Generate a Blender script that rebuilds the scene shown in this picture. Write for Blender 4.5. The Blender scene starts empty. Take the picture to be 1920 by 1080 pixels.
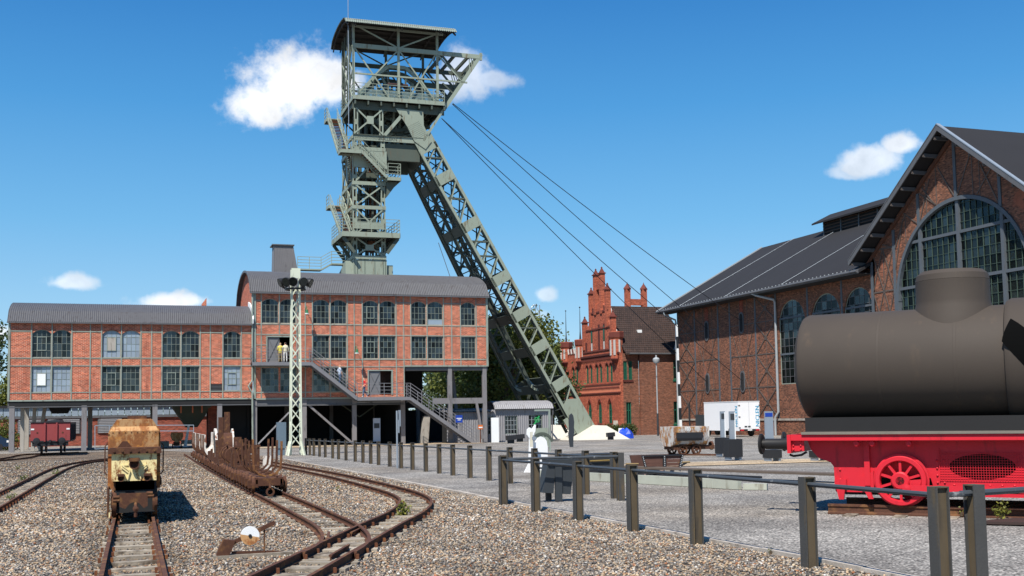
import bpy, bmesh, math, random
import numpy as np
from mathutils import Vector, Matrix, Quaternion
random.seed(7); RNG = np.random.default_rng(7)
S = bpy.context.scene; COL = S.collection
V = Vector
# ------------------------------------------------------------------ camera
FOC, PITCH, ROLL, YAW, CYP, EYE, SLOPE = 2073., .0714, -.0158, .3292, 628.96, 1.6, .009
def _rot():
    c, s = math.cos(YAW), math.sin(YAW)
    R0 = np.array([[1, 0, 0], [0, 0, -1], [0, 1, 0]], float)
    Ry = np.array([[c, -s, 0], [s, c, 0], [0, 0, 1]])
    c, s = math.cos(PITCH), math.sin(PITCH)
    Rp = np.array([[1, 0, 0], [0, c, s], [0, -s, c]])
    c, s = math.cos(ROLL), math.sin(ROLL)
    Rr = np.array([[c, -s, 0], [s, c, 0], [0, 0, 1]])
    return Rr @ Rp @ R0 @ Ry
RW = _rot()
cam_d = bpy.data.cameras.new('camera'); cam = bpy.data.objects.new('camera', cam_d); COL.objects.link(cam)
cam_d.sensor_width = 36; cam_d.lens = FOC / 1920 * 36; cam_d.shift_y = (CYP - 540) / 1920
cam_d.clip_start = .1; cam_d.clip_end = 5000
m3 = Matrix((np.diag([1, -1, -1]) @ RW).T.tolist())
cam.matrix_world = Matrix.Translation((0, 0, EYE)) @ m3.to_4x4()
S.camera = cam
S.view_settings.view_transform = 'Standard'; S.view_settings.look = 'None'
S.view_settings.exposure = 0.4; S.view_settings.gamma = 1
# survey helpers: turn a sighting on the photograph into a point on a known plane of the site
def ray(x, y):
    d = RW.T @ np.array([(x - 960) / FOC, (y - CYP) / FOC, 1.]); return d / np.linalg.norm(d)
FWD = np.array([math.sin(YAW), math.cos(YAW), 0]); CAM = np.array([0, 0, EYE])
def zg(X, Y): return -SLOPE * (X * FWD[0] + Y * FWD[1])
def gp(x, y): d = ray(x, y); return V(CAM + d * (-EYE / (d[2] + SLOPE * (d @ FWD))))
def oy(x, y, Y): d = ray(x, y); return V(CAM + d * (Y / d[1]))
def ox(x, y, X): d = ray(x, y); return V(CAM + d * (X / d[0]))
# ------------------------------------------------------------------ sun and sky
LD = V((.45, .54, -1.0)).normalized()
sun_d = bpy.data.lights.new('sun', 'SUN'); sun = bpy.data.objects.new('sun', sun_d); COL.objects.link(sun)
sun_d.energy = 5.0; sun_d.angle = math.radians(.53); sun_d.color = (1, .96, .885)
sun.rotation_mode = 'QUATERNION'; sun.rotation_quaternion = LD.to_track_quat('-Z', 'Y')
W = bpy.data.worlds.new('World'); S.world = W; W.use_nodes = True
nt = W.node_tree; nt.nodes.clear(); N = nt.nodes.new; LK = nt.links.new
sky = N('ShaderNodeTexSky'); sky.sky_type = 'NISHITA'; sky.sun_disc = False
sky.sun_elevation = math.asin(-LD.z); sky.sun_rotation = math.atan2(-LD.x, -LD.y)
sky.altitude = 100; sky.air_density = 1.0; sky.dust_density = .1; sky.ozone_density = 3.0
hs = N('ShaderNodeHueSaturation'); hs.inputs['Saturation'].default_value = 1.22; hs.inputs['Value'].default_value = 1.0
tint = N('ShaderNodeMix'); tint.data_type = 'RGBA'; tint.blend_type = 'MULTIPLY'; tint.inputs['Factor'].default_value = 1; tint.inputs['B'].default_value = (.80, 1.0, 1.12, 1)
LK(sky.outputs[0], tint.inputs['A']); LK(tint.outputs['Result'], hs.inputs['Color'])
tc = N('ShaderNodeTexCoord')
def wm(op, a, b=None, c=None):
    n = N('ShaderNodeMath'); n.operation = op
    for i, v in enumerate((a, b, c)):
        if v is None: continue
        if isinstance(v, (int, float)): n.inputs[i].default_value = v
        else: LK(v, n.inputs[i])
    return n.outputs[0]
def wdot(vec):
    n = N('ShaderNodeVectorMath'); n.operation = 'DOT_PRODUCT'; LK(tc.outputs['Generated'], n.inputs[0])
    n.inputs[1].default_value = vec; return n.outputs['Value']
nz = N('ShaderNodeTexNoise'); nz.inputs['Scale'].default_value = 30; nz.inputs['Detail'].default_value = 9; nz.inputs['Roughness'].default_value = .6
LK(tc.outputs['Generated'], nz.inputs['Vector'])
nz2 = N('ShaderNodeTexNoise'); nz2.inputs['Scale'].default_value = 11; nz2.inputs['Detail'].default_value = 4
LK(tc.outputs['Generated'], nz2.inputs['Vector'])
mask = None
# clouds: bearing, size (in radians) and density of every puff
for (px, py, rx, ry, dens) in [(560, 172, 105, 74, 1.0), (485, 200, 68, 46, .95), (620, 165, 62, 70, .9), (580, 130, 60, 36, .9), (875, 140, 55, 58, .6), (905, 148, 55, 22, .5),
                               (1640, 302, 55, 30, .7), (1690, 272, 34, 22, .8), (1600, 322, 40, 14, .5), (130, 530, 45, 16, .62), (320, 568, 62, 18, .9), (350, 565, 40, 14, .8), (1022, 553, 22, 15, .5), (1010, 590, 20, 10, .25),
                               (-20, 625, 40, 22, .9), (760, 555, 60, 12, .3)]:
    c = V(ray(px, py)); r = c.cross(V((0, 0, 1))).normalized(); u = r.cross(c).normalized()
    du = wm('MULTIPLY', wdot(r), FOC / rx); dv = wm('MULTIPLY', wdot(u), FOC / ry)
    dv = wm('MULTIPLY', dv, wm('ADD', 1.0, wm('MULTIPLY', wm('LESS_THAN', dv, 0.0), .25)))
    d2 = wm('SQRT', wm('ADD', wm('MULTIPLY', du, du), wm('MULTIPLY', dv, dv)))
    d3 = wm('ADD', d2, wm('MULTIPLY', wm('SUBTRACT', nz.outputs[0], .5), 2.3))
    d3 = wm('ADD', d3, wm('MULTIPLY', wm('SUBTRACT', nz2.outputs[0], .5), 1.1))
    mr = N('ShaderNodeMapRange'); mr.interpolation_type = 'SMOOTHSTEP'; LK(d3, mr.inputs[0])
    mr.inputs[1].default_value = 1.22; mr.inputs[2].default_value = .45; mr.inputs[3].default_value = 0; mr.inputs[4].default_value = dens
    front = wm('GREATER_THAN', wdot(c), .8)
    k = wm('MULTIPLY', mr.outputs[0], front)
    mask = k if mask is None else wm('MAXIMUM', mask, k)
cr = N('ShaderNodeMapRange'); LK(nz.outputs[0], cr.inputs[0])
cr.inputs[1].default_value = .35; cr.inputs[2].default_value = .65; cr.inputs[3].default_value = 7.8; cr.inputs[4].default_value = 10.6
cc = N('ShaderNodeCombineColor'); LK(wm('MULTIPLY', cr.outputs[0], .97), cc.inputs[0]); LK(wm('MULTIPLY', cr.outputs[0], .98), cc.inputs[1]); LK(cr.outputs[0], cc.inputs[2])
mx = N('ShaderNodeMix'); mx.data_type = 'RGBA'; LK(mask, mx.inputs['Factor'])
szn = N('ShaderNodeSeparateXYZ'); LK(tc.outputs['Generated'], szn.inputs[0]); rp = N('ShaderNodeValToRGB'); LK(szn.outputs[2], rp.inputs[0])
stops = [(0, (4.9, 6.3, 7.5)), (.08, (3.3, 5.5, 7.6)), (.17, (1.75, 4.4, 7.2)), (.27, (.8, 3.1, 6.4)), (.36, (.4, 2.05, 5.3)), (.6, (.3, 1.5, 4.3)), (1, (.25, 1.25, 3.7))]
el = rp.color_ramp.elements
for i, (p_, c_) in enumerate(stops):
    e_ = el[0] if i == 0 else (el[1] if i == 1 else el.new(p_)); e_.position = p_; e_.color = tuple(v / 10 for v in c_) + (1,)
sm = N('ShaderNodeMix'); sm.data_type = 'RGBA'; sm.blend_type = 'MULTIPLY'; sm.inputs['Factor'].default_value = 1; LK(rp.outputs[0], sm.inputs['A']); sm.inputs['B'].default_value = (10, 10, 10, 1)
sx_ = N('ShaderNodeMix'); sx_.data_type = 'RGBA'; sx_.inputs['Factor'].default_value = .75; LK(hs.outputs[0], sx_.inputs['A']); LK(sm.outputs['Result'], sx_.inputs['B'])
LK(sx_.outputs['Result'], mx.inputs['A']); LK(cc.outputs[0], mx.inputs['B'])
bg = N('ShaderNodeBackground'); bg.inputs['Strength'].default_value = .09; LK(mx.outputs['Result'], bg.inputs['Color'])
wo = N('ShaderNodeOutputWorld'); LK(bg.outputs[0], wo.inputs[0])
# ------------------------------------------------------------------ mesh helpers
ORG = {}; THINGS = []
class MB:
    def __init__(s): s.v = []; s.f = []
    def add(s, vs, fs):
        n = len(s.v); s.v += [tuple(p) for p in vs]; s.f += [tuple(i + n for i in q) for q in fs]; return s
    def box(s, x0, x1, y0, y1, z0, z1):
        return s.add([(x0, y0, z0), (x1, y0, z0), (x1, y1, z0), (x0, y1, z0), (x0, y0, z1), (x1, y0, z1), (x1, y1, z1), (x0, y1, z1)],
                     [(0, 3, 2, 1), (4, 5, 6, 7), (0, 1, 5, 4), (1, 2, 6, 5), (2, 3, 7, 6), (3, 0, 4, 7)])
    def bar(s, p, q, w, h=None, up=(0, 0, 1)):
        p, q = V(p), V(q); h = h or w; d = (q - p).normalized(); up = V(up)
        if abs(d.dot(up)) > .98: up = V((0, 1, 0))
        a = d.cross(up).normalized() * (w / 2); b = a.cross(d).normalized() * (h / 2)
        vs = [c + i * a + j * b for c in (p, q) for i, j in ((-1, -1), (1, -1), (1, 1), (-1, 1))]
        return s.add(vs, [(0, 1, 2, 3), (7, 6, 5, 4), (0, 4, 5, 1), (1, 5, 6, 2), (2, 6, 7, 3), (3, 7, 4, 0)])
    def tube(s, pts, r, n=8, caps=True):
        pts = [V(p) for p in pts]; rs = r if isinstance(r, (list, tuple)) else [r] * len(pts)
        base = len(s.v); pa = None
        for i, p in enumerate(pts):
            d = (pts[min(i + 1, len(pts) - 1)] - pts[max(i - 1, 0)]).normalized()
            if pa is None:
                up = V((0, 0, 1)) if abs(d.z) < .95 else V((1, 0, 0)); a = d.cross(up).normalized()
            else: a = (pa - d * pa.dot(d)).normalized()
            pa = a; b = a.cross(d)
            for k in range(n):
                t = 2 * math.pi * k / n; s.v.append(tuple(p + (a * math.cos(t) + b * math.sin(t)) * rs[i]))
        for i in range(len(pts) - 1):
            for k in range(n):
                k2 = (k + 1) % n; o = base + i * n
                s.f.append((o + k, o + k2, o + n + k2, o + n + k))
        if caps:
            s.f.append(tuple(base + k for k in range(n))); o = base + (len(pts) - 1) * n
            s.f.append(tuple(o + k for k in reversed(range(n))))
        return s
    def prism(s, poly, T, d0, d1):      # poly: list of 2d points, T(a, d, b) -> world
        n = len(poly); vs = [T(a, d0, b) for a, b in poly] + [T(a, d1, b) for a, b in poly]
        fs = [tuple(range(n)), tuple(reversed(range(n, 2 * n)))] + [(i, i + n, (i + 1) % n + n, (i + 1) % n) for i in range(n)]
        return s.add(vs, fs)
    def lathe(s, prof, n, c=(0, 0, 0), ax='z', a0=0, a1=2 * math.pi):
        c = V(c); full = abs(a1 - a0 - 2 * math.pi) < 1e-6; m = n if full else n + 1; base = len(s.v)
        for k in range(m):
            t = a0 + (a1 - a0) * k / n
            for r, z in prof:
                x, y = r * math.cos(t), r * math.sin(t)
                p = V((x, y, z)) if ax == 'z' else (V((z, x, y)) if ax == 'x' else V((x, z, y)))
                s.v.append(tuple(c + p))
        L = len(prof)
        for k in range(n):
            k2 = (k + 1) % m
            for i in range(L - 1):
                s.f.append((base + k * L + i, base + k2 * L + i, base + k2 * L + i + 1, base + k * L + i + 1))
        return s
def link(name, me, parent=None):
    o = bpy.data.objects.new(name, me); COL.objects.link(o)
    if parent is not None: o.parent = parent
    return o
def mesh(name, mb, mat, org, smooth=False):
    me = bpy.data.meshes.new(name); me.from_pydata([(a - org[0], b - org[1], c - org[2]) for a, b, c in mb.v], [], mb.f)
    bm = bmesh.new(); bm.from_mesh(me); bmesh.ops.recalc_face_normals(bm, faces=bm.faces); bm.to_mesh(me); bm.free()
    if mat: me.materials.append(mat)
    if smooth:
        me.polygons.foreach_set('use_smooth', [True] * len(me.polygons)); me.set_sharp_from_angle(angle=math.radians(35))
    return me
def org_of(o): return ORG.get(o, V((0, 0, 0)))
def part(name, mb, mat, parent, smooth=False, label=None):
    o = link(name, mesh(name, mb, mat, org_of(parent), smooth), parent); ORG[o] = org_of(parent)
    if label: o['label'] = label
    return o
def meta(o, label, cat, group=None, kind=None):
    o['label'] = label; o['category'] = cat
    if group: o['group'] = group
    if kind: o['kind'] = kind
    return o
def thing(name, label, cat, loc=(0, 0, 0), rz=0, group=None, local=False):
    o = bpy.data.objects.new(name, None); COL.objects.link(o); o.location = loc; o.rotation_euler = (0, 0, rz); o.empty_display_size = .3
    ORG[o] = V((0, 0, 0)) if local or rz else V(loc)
    return meta(o, label, cat, group)
def single(name, mb, mat, label, cat, group=None, kind=None, smooth=False, org=None):
    org = V(org) if org is not None else V((0, 0, 0))
    o = link(name, mesh(name, mb, mat, org, smooth)); o.location = org
    return meta(o, label, cat, group, kind)
def struct(name, mb, mat):
    o = link(name, mesh(name, mb, mat, (0, 0, 0))); o['kind'] = 'structure'; return o
_unit = {}
def unit(mat, bevel=False):
    if mat not in _unit:
        mb = MB().box(-.5, .5, -.5, .5, -.5, .5); _unit[mat] = mesh('block', mb, mat, (0, 0, 0))
    return _unit[mat]
def block(name, mat, parent, x0, x1, y0, y1, z0, z1, label=None):
    o = link(name, unit(mat), parent); g = org_of(parent); ORG[o] = g
    o.location = ((x0 + x1) / 2 - g[0], (y0 + y1) / 2 - g[1], (z0 + z1) / 2 - g[2]); o.scale = (x1 - x0, y1 - y0, z1 - z0)
    if label: o['label'] = label
    return o
def beam(name, mat, parent, p, q, w, h=None, up=(0, 0, 1)):
    p, q = V(p), V(q); h = h or w; d = q - p; L = d.length; d.normalize(); up = V(up)
    if abs(d.dot(up)) > .98: up = V((0, 1, 0))
    a = d.cross(up).normalized(); b = a.cross(d).normalized()
    o = link(name, unit(mat), parent); g = org_of(parent); ORG[o] = g
    o.rotation_mode = 'QUATERNION'; o.rotation_quaternion = Matrix((a, d, b)).transposed().to_quaternion()
    o.location = (p + q) / 2 - g; o.scale = (w, L, h)
    return o
def copy_tree(o, parent=None):
    c = o.copy(); COL.objects.link(c); ORG[c] = org_of(o)
    if parent is not None: c.parent = parent
    for ch in list(o.children): copy_tree(ch, c)
    return c
def lerp(a, b, t): return V(a) * (1 - t) + V(b) * t
# ------------------------------------------------------------------ materials
def srgb(r, g, b):
    f = lambda c: (c / 255 / 12.92) if c / 255 <= .04045 else ((c / 255 + .055) / 1.055) ** 2.4
    return (f(r), f(g), f(b))
class NB:
    def __init__(s, name):
        s.m = bpy.data.materials.new(name); s.m.use_nodes = True; s.t = s.m.node_tree
        s.b = s.t.nodes['Principled BSDF']; s.out = s.t.nodes['Material Output']; s.g = s.t.nodes.new('ShaderNodeNewGeometry')
    def n(s, t, **k):
        x = s.t.nodes.new(t)
        for a, v in k.items(): setattr(x, a, v)
        return x
    def put(s, sock, v):
        if isinstance(v, (int, float)): sock.default_value = v
        elif isinstance(v, tuple): sock.default_value = (*v, 1) if len(v) == 3 and sock.type == 'RGBA' else v
        else: s.t.links.new(v, sock)
    def math(s, op, a, b=0., c=None):
        x = s.n('ShaderNodeMath', operation=op); s.put(x.inputs[0], a); s.put(x.inputs[1], b)
        if c is not None: s.put(x.inputs[2], c)
        return x.outputs[0]
    def noise(s, scale, detail=5, rough=.55, vec=None, stretch=None):
        x = s.n('ShaderNodeTexNoise'); x.inputs['Scale'].default_value = scale; x.inputs['Detail'].default_value = detail; x.inputs['Roughness'].default_value = rough
        v = vec or s.g.outputs['Position']
        if stretch:
            mp = s.n('ShaderNodeMapping'); mp.inputs['Scale'].default_value = stretch; s.t.links.new(v, mp.inputs[0]); v = mp.outputs[0]
        s.t.links.new(v, x.inputs['Vector']); return x.outputs[0]
    def ramp(s, f, a, b, lo=0., hi=1.):
        x = s.n('ShaderNodeMapRange', interpolation_type='SMOOTHSTEP'); s.put(x.inputs[0], f)
        x.inputs[1].default_value = a; x.inputs[2].default_value = b; x.inputs[3].default_value = lo; x.inputs[4].default_value = hi; return x.outputs[0]
    def mix(s, f, a, b, blend='MIX'):
        x = s.n('ShaderNodeMix', data_type='RGBA', blend_type=blend); s.put(x.inputs['Factor'], f); s.put(x.inputs['A'], a); s.put(x.inputs['B'], b); return x.outputs['Result']
    def bump(s, h, strength=.5, dist=.02):
        x = s.n('ShaderNodeBump'); x.inputs['Strength'].default_value = strength; x.inputs['Distance'].default_value = dist; s.put(x.inputs['Height'], h)
        s.t.links.new(x.outputs[0], s.b.inputs['Normal'])
    def done(s, col, rough=.8, metal=0., spec=.35):
        s.put(s.b.inputs['Base Color'], col); s.put(s.b.inputs['Roughness'], rough); s.put(s.b.inputs['Metallic'], metal); s.b.inputs['Specular IOR Level'].default_value = spec
        return s.m
def sc(c, k): return tuple(min(1, x * k) for x in c)
def paint(name, col, rough=.6, var=.18, scale=1.5, metal=0., bump=0., dirt=None, amount=.5, streak=True, spec=.35, rnd=.0):
    b = NB(name); c = b.mix(b.noise(scale, 6), sc(col, 1 - var), sc(col, 1 + var))
    if rnd:
        oi = b.n('ShaderNodeObjectInfo'); c = b.mix(oi.outputs['Random'], b.mix(1., c, (1 - rnd,) * 3, 'MULTIPLY'), b.mix(1., c, (1 + rnd,) * 3, 'MULTIPLY'))
    if dirt:
        n = b.noise(2.2 if streak else 4, 8, .65, stretch=(1.6, 1.6, .35) if streak else None)
        c = b.mix(b.ramp(n, .62 - .25 * amount, .8 - .2 * amount), c, dirt)
    if bump: b.bump(b.noise(40, 5), bump, .01)
    return b.done(c, rough, metal, spec)
def rusty(name, pa, rust=(.115, .042, .02), amount=.5, scale=3., fine=22.):
    b = NB(name); n1 = b.noise(scale, 9, .68, stretch=(1.3, 1.3, .7)); n2 = b.noise(fine, 6, .7)
    r = b.mix(n2, sc(rust, .5), sc(rust, 1.9)); r = b.mix(b.ramp(b.noise(scale * 2.3, 6), .5, .68), r, (rust[0] * 2.3, rust[1] * 2.5, rust[2] * 1.7))
    k = b.math('ADD', b.math('MULTIPLY', n1, .75), b.math('MULTIPLY', n2, .25)); e = .72 - .45 * amount
    c = b.mix(b.ramp(k, e - .04, e + .05), b.mix(n2, sc(pa, .75), sc(pa, 1.15)), r)
    b.bump(k, .35, .02); return b.done(c, .85, 0., .25)
def brick(name, ca, cb, mortar, bw=.28, bh=.1, mort=.013, bump=.5, patch=None, soot=None):
    b = NB(name); sp = b.n('ShaderNodeSeparateXYZ'); b.t.links.new(b.g.outputs['Position'], sp.inputs[0])
    u = b.math('ADD', sp.outputs[0], sp.outputs[1]); cv = b.n('ShaderNodeCombineXYZ'); b.t.links.new(u, cv.inputs[0]); b.t.links.new(sp.outputs[2], cv.inputs[1])
    t = b.n('ShaderNodeTexBrick'); t.inputs['Scale'].default_value = 1; t.inputs['Brick Width'].default_value = bw; t.inputs['Row Height'].default_value = bh
    t.inputs['Mortar Size'].default_value = mort; t.inputs['Mortar Smooth'].default_value = .2; t.inputs['Bias'].default_value = 0
    b.put(t.inputs['Color1'], ca); b.put(t.inputs['Color2'], cb); b.put(t.inputs['Mortar'], mortar); b.t.links.new(cv.outputs[0], t.inputs['Vector'])
    wn = b.n('ShaderNodeTexWhiteNoise'); wn.noise_dimensions = '2D'
    sn = b.n('ShaderNodeVectorMath', operation='SNAP'); b.t.links.new(cv.outputs[0], sn.inputs[0]); sn.inputs[1].default_value = (bw, bh, 1)
    b.t.links.new(sn.outputs[0], wn.inputs[0])
    c = b.mix(.75, t.outputs['Color'], b.mix(wn.outputs[0], (.5,) * 3, (1.0,) * 3), 'MULTIPLY'); c = b.mix(1., c, (1.34, 1.32, 1.30), 'MULTIPLY')
    c = b.mix(b.noise(.55, 6, .6), b.mix(1., c, (.72, .7, .7), 'MULTIPLY'), b.mix(1., c, (1.18, 1.12, 1.08), 'MULTIPLY'))
    if patch: c = b.mix(b.ramp(b.noise(.42, 5, .6), .60, .68, 0, .75), c, patch)
    if soot: c = b.mix(b.ramp(b.noise(.9, 7, .7, stretch=(1, 1, .3)), .5, .75, 0, .7), c, soot)
    b.bump(b.math('SUBTRACT', 1., t.outputs['Fac']), bump, .012); return b.done(c, .88, 0., .2)
M_BRICK = brick('red_brick', srgb(194, 96, 66), srgb(144, 63, 46), srgb(200, 166, 144), mort=.014, soot=srgb(122, 60, 46))
M_BRICKD = brick('dark_red_brick', srgb(150, 66, 48), srgb(110, 48, 38), srgb(130, 105, 92))
M_BRICKH = brick('hall_brick', srgb(160, 104, 78), srgb(84, 54, 44), srgb(104, 87, 77), mort=.02, patch=srgb(164, 98, 75), soot=srgb(80, 57, 48))
M_BRICKG = brick('gothic_brick', srgb(182, 100, 75), srgb(146, 76, 58), srgb(164, 110, 90), mort=.009, soot=srgb(130, 72, 57))
M_BRICKB = brick('brown_brick', srgb(134, 82, 62), srgb(88, 54, 44), srgb(136, 106, 90), mort=.016)
M_MOULD = paint('moulded_brick', srgb(108, 54, 44), .8, .2, 2, bump=.2)
M_TERRA = paint('terracotta_trim', srgb(214, 128, 96), .8, .2, 2, bump=.2)
M_PLASTER = paint('white_plaster', (.52, .49, .45), .85, .06, 2, dirt=(.5, .47, .42), amount=.2)
M_FRAME = paint('green_grey_steel', srgb(140, 149, 138), .6, .15, 1.2, dirt=srgb(96, 92, 84), amount=.4)
M_BAR = paint('glazing_steel', srgb(126, 134, 124), .6, .15, 2)
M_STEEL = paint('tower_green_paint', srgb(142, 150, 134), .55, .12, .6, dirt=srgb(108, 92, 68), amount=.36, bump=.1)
M_STEELD = paint('tower_green_shade_tone', srgb(80, 87, 77), .65, .15, .8, dirt=srgb(92, 84, 70), amount=.35)  # darker copy of the tower paint; shade on rear and inner steel put into colour
M_COL = paint('grey_column_paint', srgb(124, 120, 120), .6, .1, 1, dirt=srgb(92, 88, 86), amount=.4)
M_DARKST = paint('dark_grey_steel', srgb(92, 92, 94), .55, .12, 1.5, dirt=srgb(66, 62, 60), amount=.3)
M_ROOFC = paint('corrugated_sheet', srgb(88, 87, 89), .6, .1, .5, dirt=srgb(72, 68, 68), amount=.45)
M_CORR = paint('corrugated_wall_sheet', srgb(140, 138, 140), .55, .08, .8, dirt=srgb(104, 98, 94), amount=.35)
M_FELT = paint('roofing_felt', srgb(38, 37, 39), .9, .16, .25, bump=.3, dirt=srgb(40, 38, 39), amount=.4)
M_DARK = paint('dark_interior_shade', (.02, .02, .021), .9, .2, 1)  # near-black colour stands in for deep shade inside and beneath things
M_CONC = paint('concrete', srgb(196, 191, 178), .85, .06, .8, dirt=srgb(190, 180, 160), amount=.35, bump=.2)
M_CONCG = paint('grey_concrete', srgb(165, 158, 148), .9, .12, 1.2, dirt=srgb(110, 102, 94), amount=.45, bump=.3)
M_WHITE = paint('white_paint', (.82, .82, .80), .5, .04, 1)
M_BLACK = paint('black_steel', (.022, .022, .024), .5, .2, 2)
M_ANTH = paint('anthracite_steel', (.04, .045, .05), .5, .12, 2)
M_GALV = paint('galvanised_steel', srgb(150, 158, 166), .45, .12, 2, metal=.3)
M_DOOR = paint('grey_door_paint', srgb(112, 112, 114), .6, .1, 2)
M_PIPE = paint('drain_pipe_zinc', srgb(160, 164, 166), .5, .1, 2)
def glass(name, tint, clear, rough=.06, bumpy=.06, rnd=.5, refl=.9):
    b = NB(name); oi = b.n('ShaderNodeObjectInfo')
    gl = b.n('ShaderNodeBsdfGlossy'); gl.inputs['Roughness'].default_value = rough; gl.inputs['Color'].default_value = (.85, .92, .95, 1)
    di = b.n('ShaderNodeBsdfDiffuse'); b.put(di.inputs['Color'], b.mix(oi.outputs['Random'], sc(tint, 1 - rnd), sc(tint, 1 + rnd)))
    tr = b.n('ShaderNodeBsdfTransparent'); tr.inputs['Color'].default_value = (.72, .78, .76, 1)
    bp = b.n('ShaderNodeBump'); bp.inputs['Strength'].default_value = bumpy; bp.inputs['Distance'].default_value = .05; b.put(bp.inputs['Height'], b.noise(2.5, 3)); b.t.links.new(bp.outputs[0], gl.inputs['Normal'])
    m1 = b.n('ShaderNodeMixShader'); m1.inputs[0].default_value = clear; b.t.links.new(di.outputs[0], m1.inputs[1]); b.t.links.new(tr.outputs[0], m1.inputs[2])
    fr = b.n('ShaderNodeFresnel'); fr.inputs['IOR'].default_value = 1.5
    m2 = b.n('ShaderNodeMixShader'); b.t.links.new(b.math('MULTIPLY', fr.outputs[0], b.math('MULTIPLY_ADD', oi.outputs['Random'], refl * 2.2, refl * .35)), m2.inputs[0]); b.t.links.new(m1.outputs[0], m2.inputs[1]); b.t.links.new(gl.outputs[0], m2.inputs[2])
    b.t.links.new(m2.outputs[0], b.out.inputs[0]); return b.m
M_GLASS = glass('window_glass', (.018, .021, .022), .2, rough=.03, refl=.7)
M_GLASSH = glass('hall_window_glass', (.012, .016, .015), .1, rough=.02, bumpy=.25, rnd=.8, refl=.5)
M_GLASSB = glass('painted_blue_glass', srgb(140, 152, 164), .03, rough=.12, rnd=.12)
# ------------------------------------------------------------------ ground
def sheet(name, poly, mat, lift):
    mb = MB().add([(x, y, zg(x, y) + lift) for x, y in poly], [tuple(range(len(poly)))]); return struct(name, mb, mat)
def gravel_mat(name, cols, cell, dark=.5, bump=.6, big=.35):
    b = NB(name)
    vo = b.n('ShaderNodeTexVoronoi'); vo.inputs['Scale'].default_value = cell; b.t.links.new(b.g.outputs['Position'], vo.inputs['Vector'])
    sp = b.n('ShaderNodeSeparateColor'); b.t.links.new(vo.outputs['Color'], sp.inputs[0])
    c = b.mix(b.ramp(sp.outputs[0], .2, .8), cols[0], cols[1]); c = b.mix(b.ramp(sp.outputs[1], .72, .9), c, cols[2]); c = b.mix(b.ramp(sp.outputs[2], .8, .92), c, cols[3])
    c = b.mix(b.ramp(vo.outputs['Distance'], .35, .75), c, b.mix(1., c, (dark,) * 3, 'MULTIPLY'))
    c = b.mix(b.ramp(b.noise(big, 8, .65), .3, .7), b.mix(1., c, (.66, .65, .65), 'MULTIPLY'), b.mix(1., c, (1.22, 1.21, 1.19), 'MULTIPLY'))
    c = b.mix(b.ramp(b.noise(.13, 5), .45, .7), c, b.mix(1., c, (1.1, 1.02, .92), 'MULTIPLY'))
    b.bump(b.math('SUBTRACT', 1., vo.outputs['Distance']), bump, .6 / cell); return b.done(c, .95, 0., .15)
M_PLAZA = gravel_mat('fine_grey_gravel', (srgb(134, 131, 127), srgb(156, 151, 145), srgb(200, 194, 186), srgb(88, 85, 83)), 34)
M_BALL = gravel_mat('ballast_bed', (srgb(100, 92, 84), srgb(150, 138, 124), srgb(172, 140, 112), srgb(70, 66, 62)), 20, .35, 1.)
M_TAN = gravel_mat('tan_paving_sand', (srgb(186, 166, 140), srgb(200, 182, 156), srgb(214, 198, 172), srgb(150, 130, 108)), 25)
sheet('ground', [(-700, -30), (700, -30), (900, 1500), (-900, 1500)], M_PLAZA, -.02)
KX = 7.3
sheet('ballast_bed', [(-60, 3), (7.5, 3), (KX, 9), (KX, 56), (7.0, 66), (2, 92), (-60, 92)], M_BALL, 0.0)
sheet('paved_path', [(9.5, 91.5), (29.5, 93.5), (29.5, 101.5), (9.5, 101.5)], M_TAN, .004)
sheet('sandy_path', [(17, 36.2), (30, 36.2), (30, 39.6), (17, 39.6)], M_TAN, .004)
kb = bpy.data.objects.new('kerb', None); COL.objects.link(kb); kb['kind'] = 'structure'; ORG[kb] = V((0, 0, 0))
M_KERB = paint('kerb_concrete', srgb(178, 168, 156), .9, .15, 2.5, dirt=srgb(120, 108, 96), amount=.5, bump=.4, streak=False, rnd=.1)
y = 5.
while y < 58:
    z = zg(KX, y); beam('kerb_stone', M_KERB, kb, (KX + random.uniform(-.008, .008), y, z), (KX + random.uniform(-.008, .008), y + .985, zg(KX, y + .985)), .11, .09 + random.uniform(-.01, .01)); y += 1.
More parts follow.
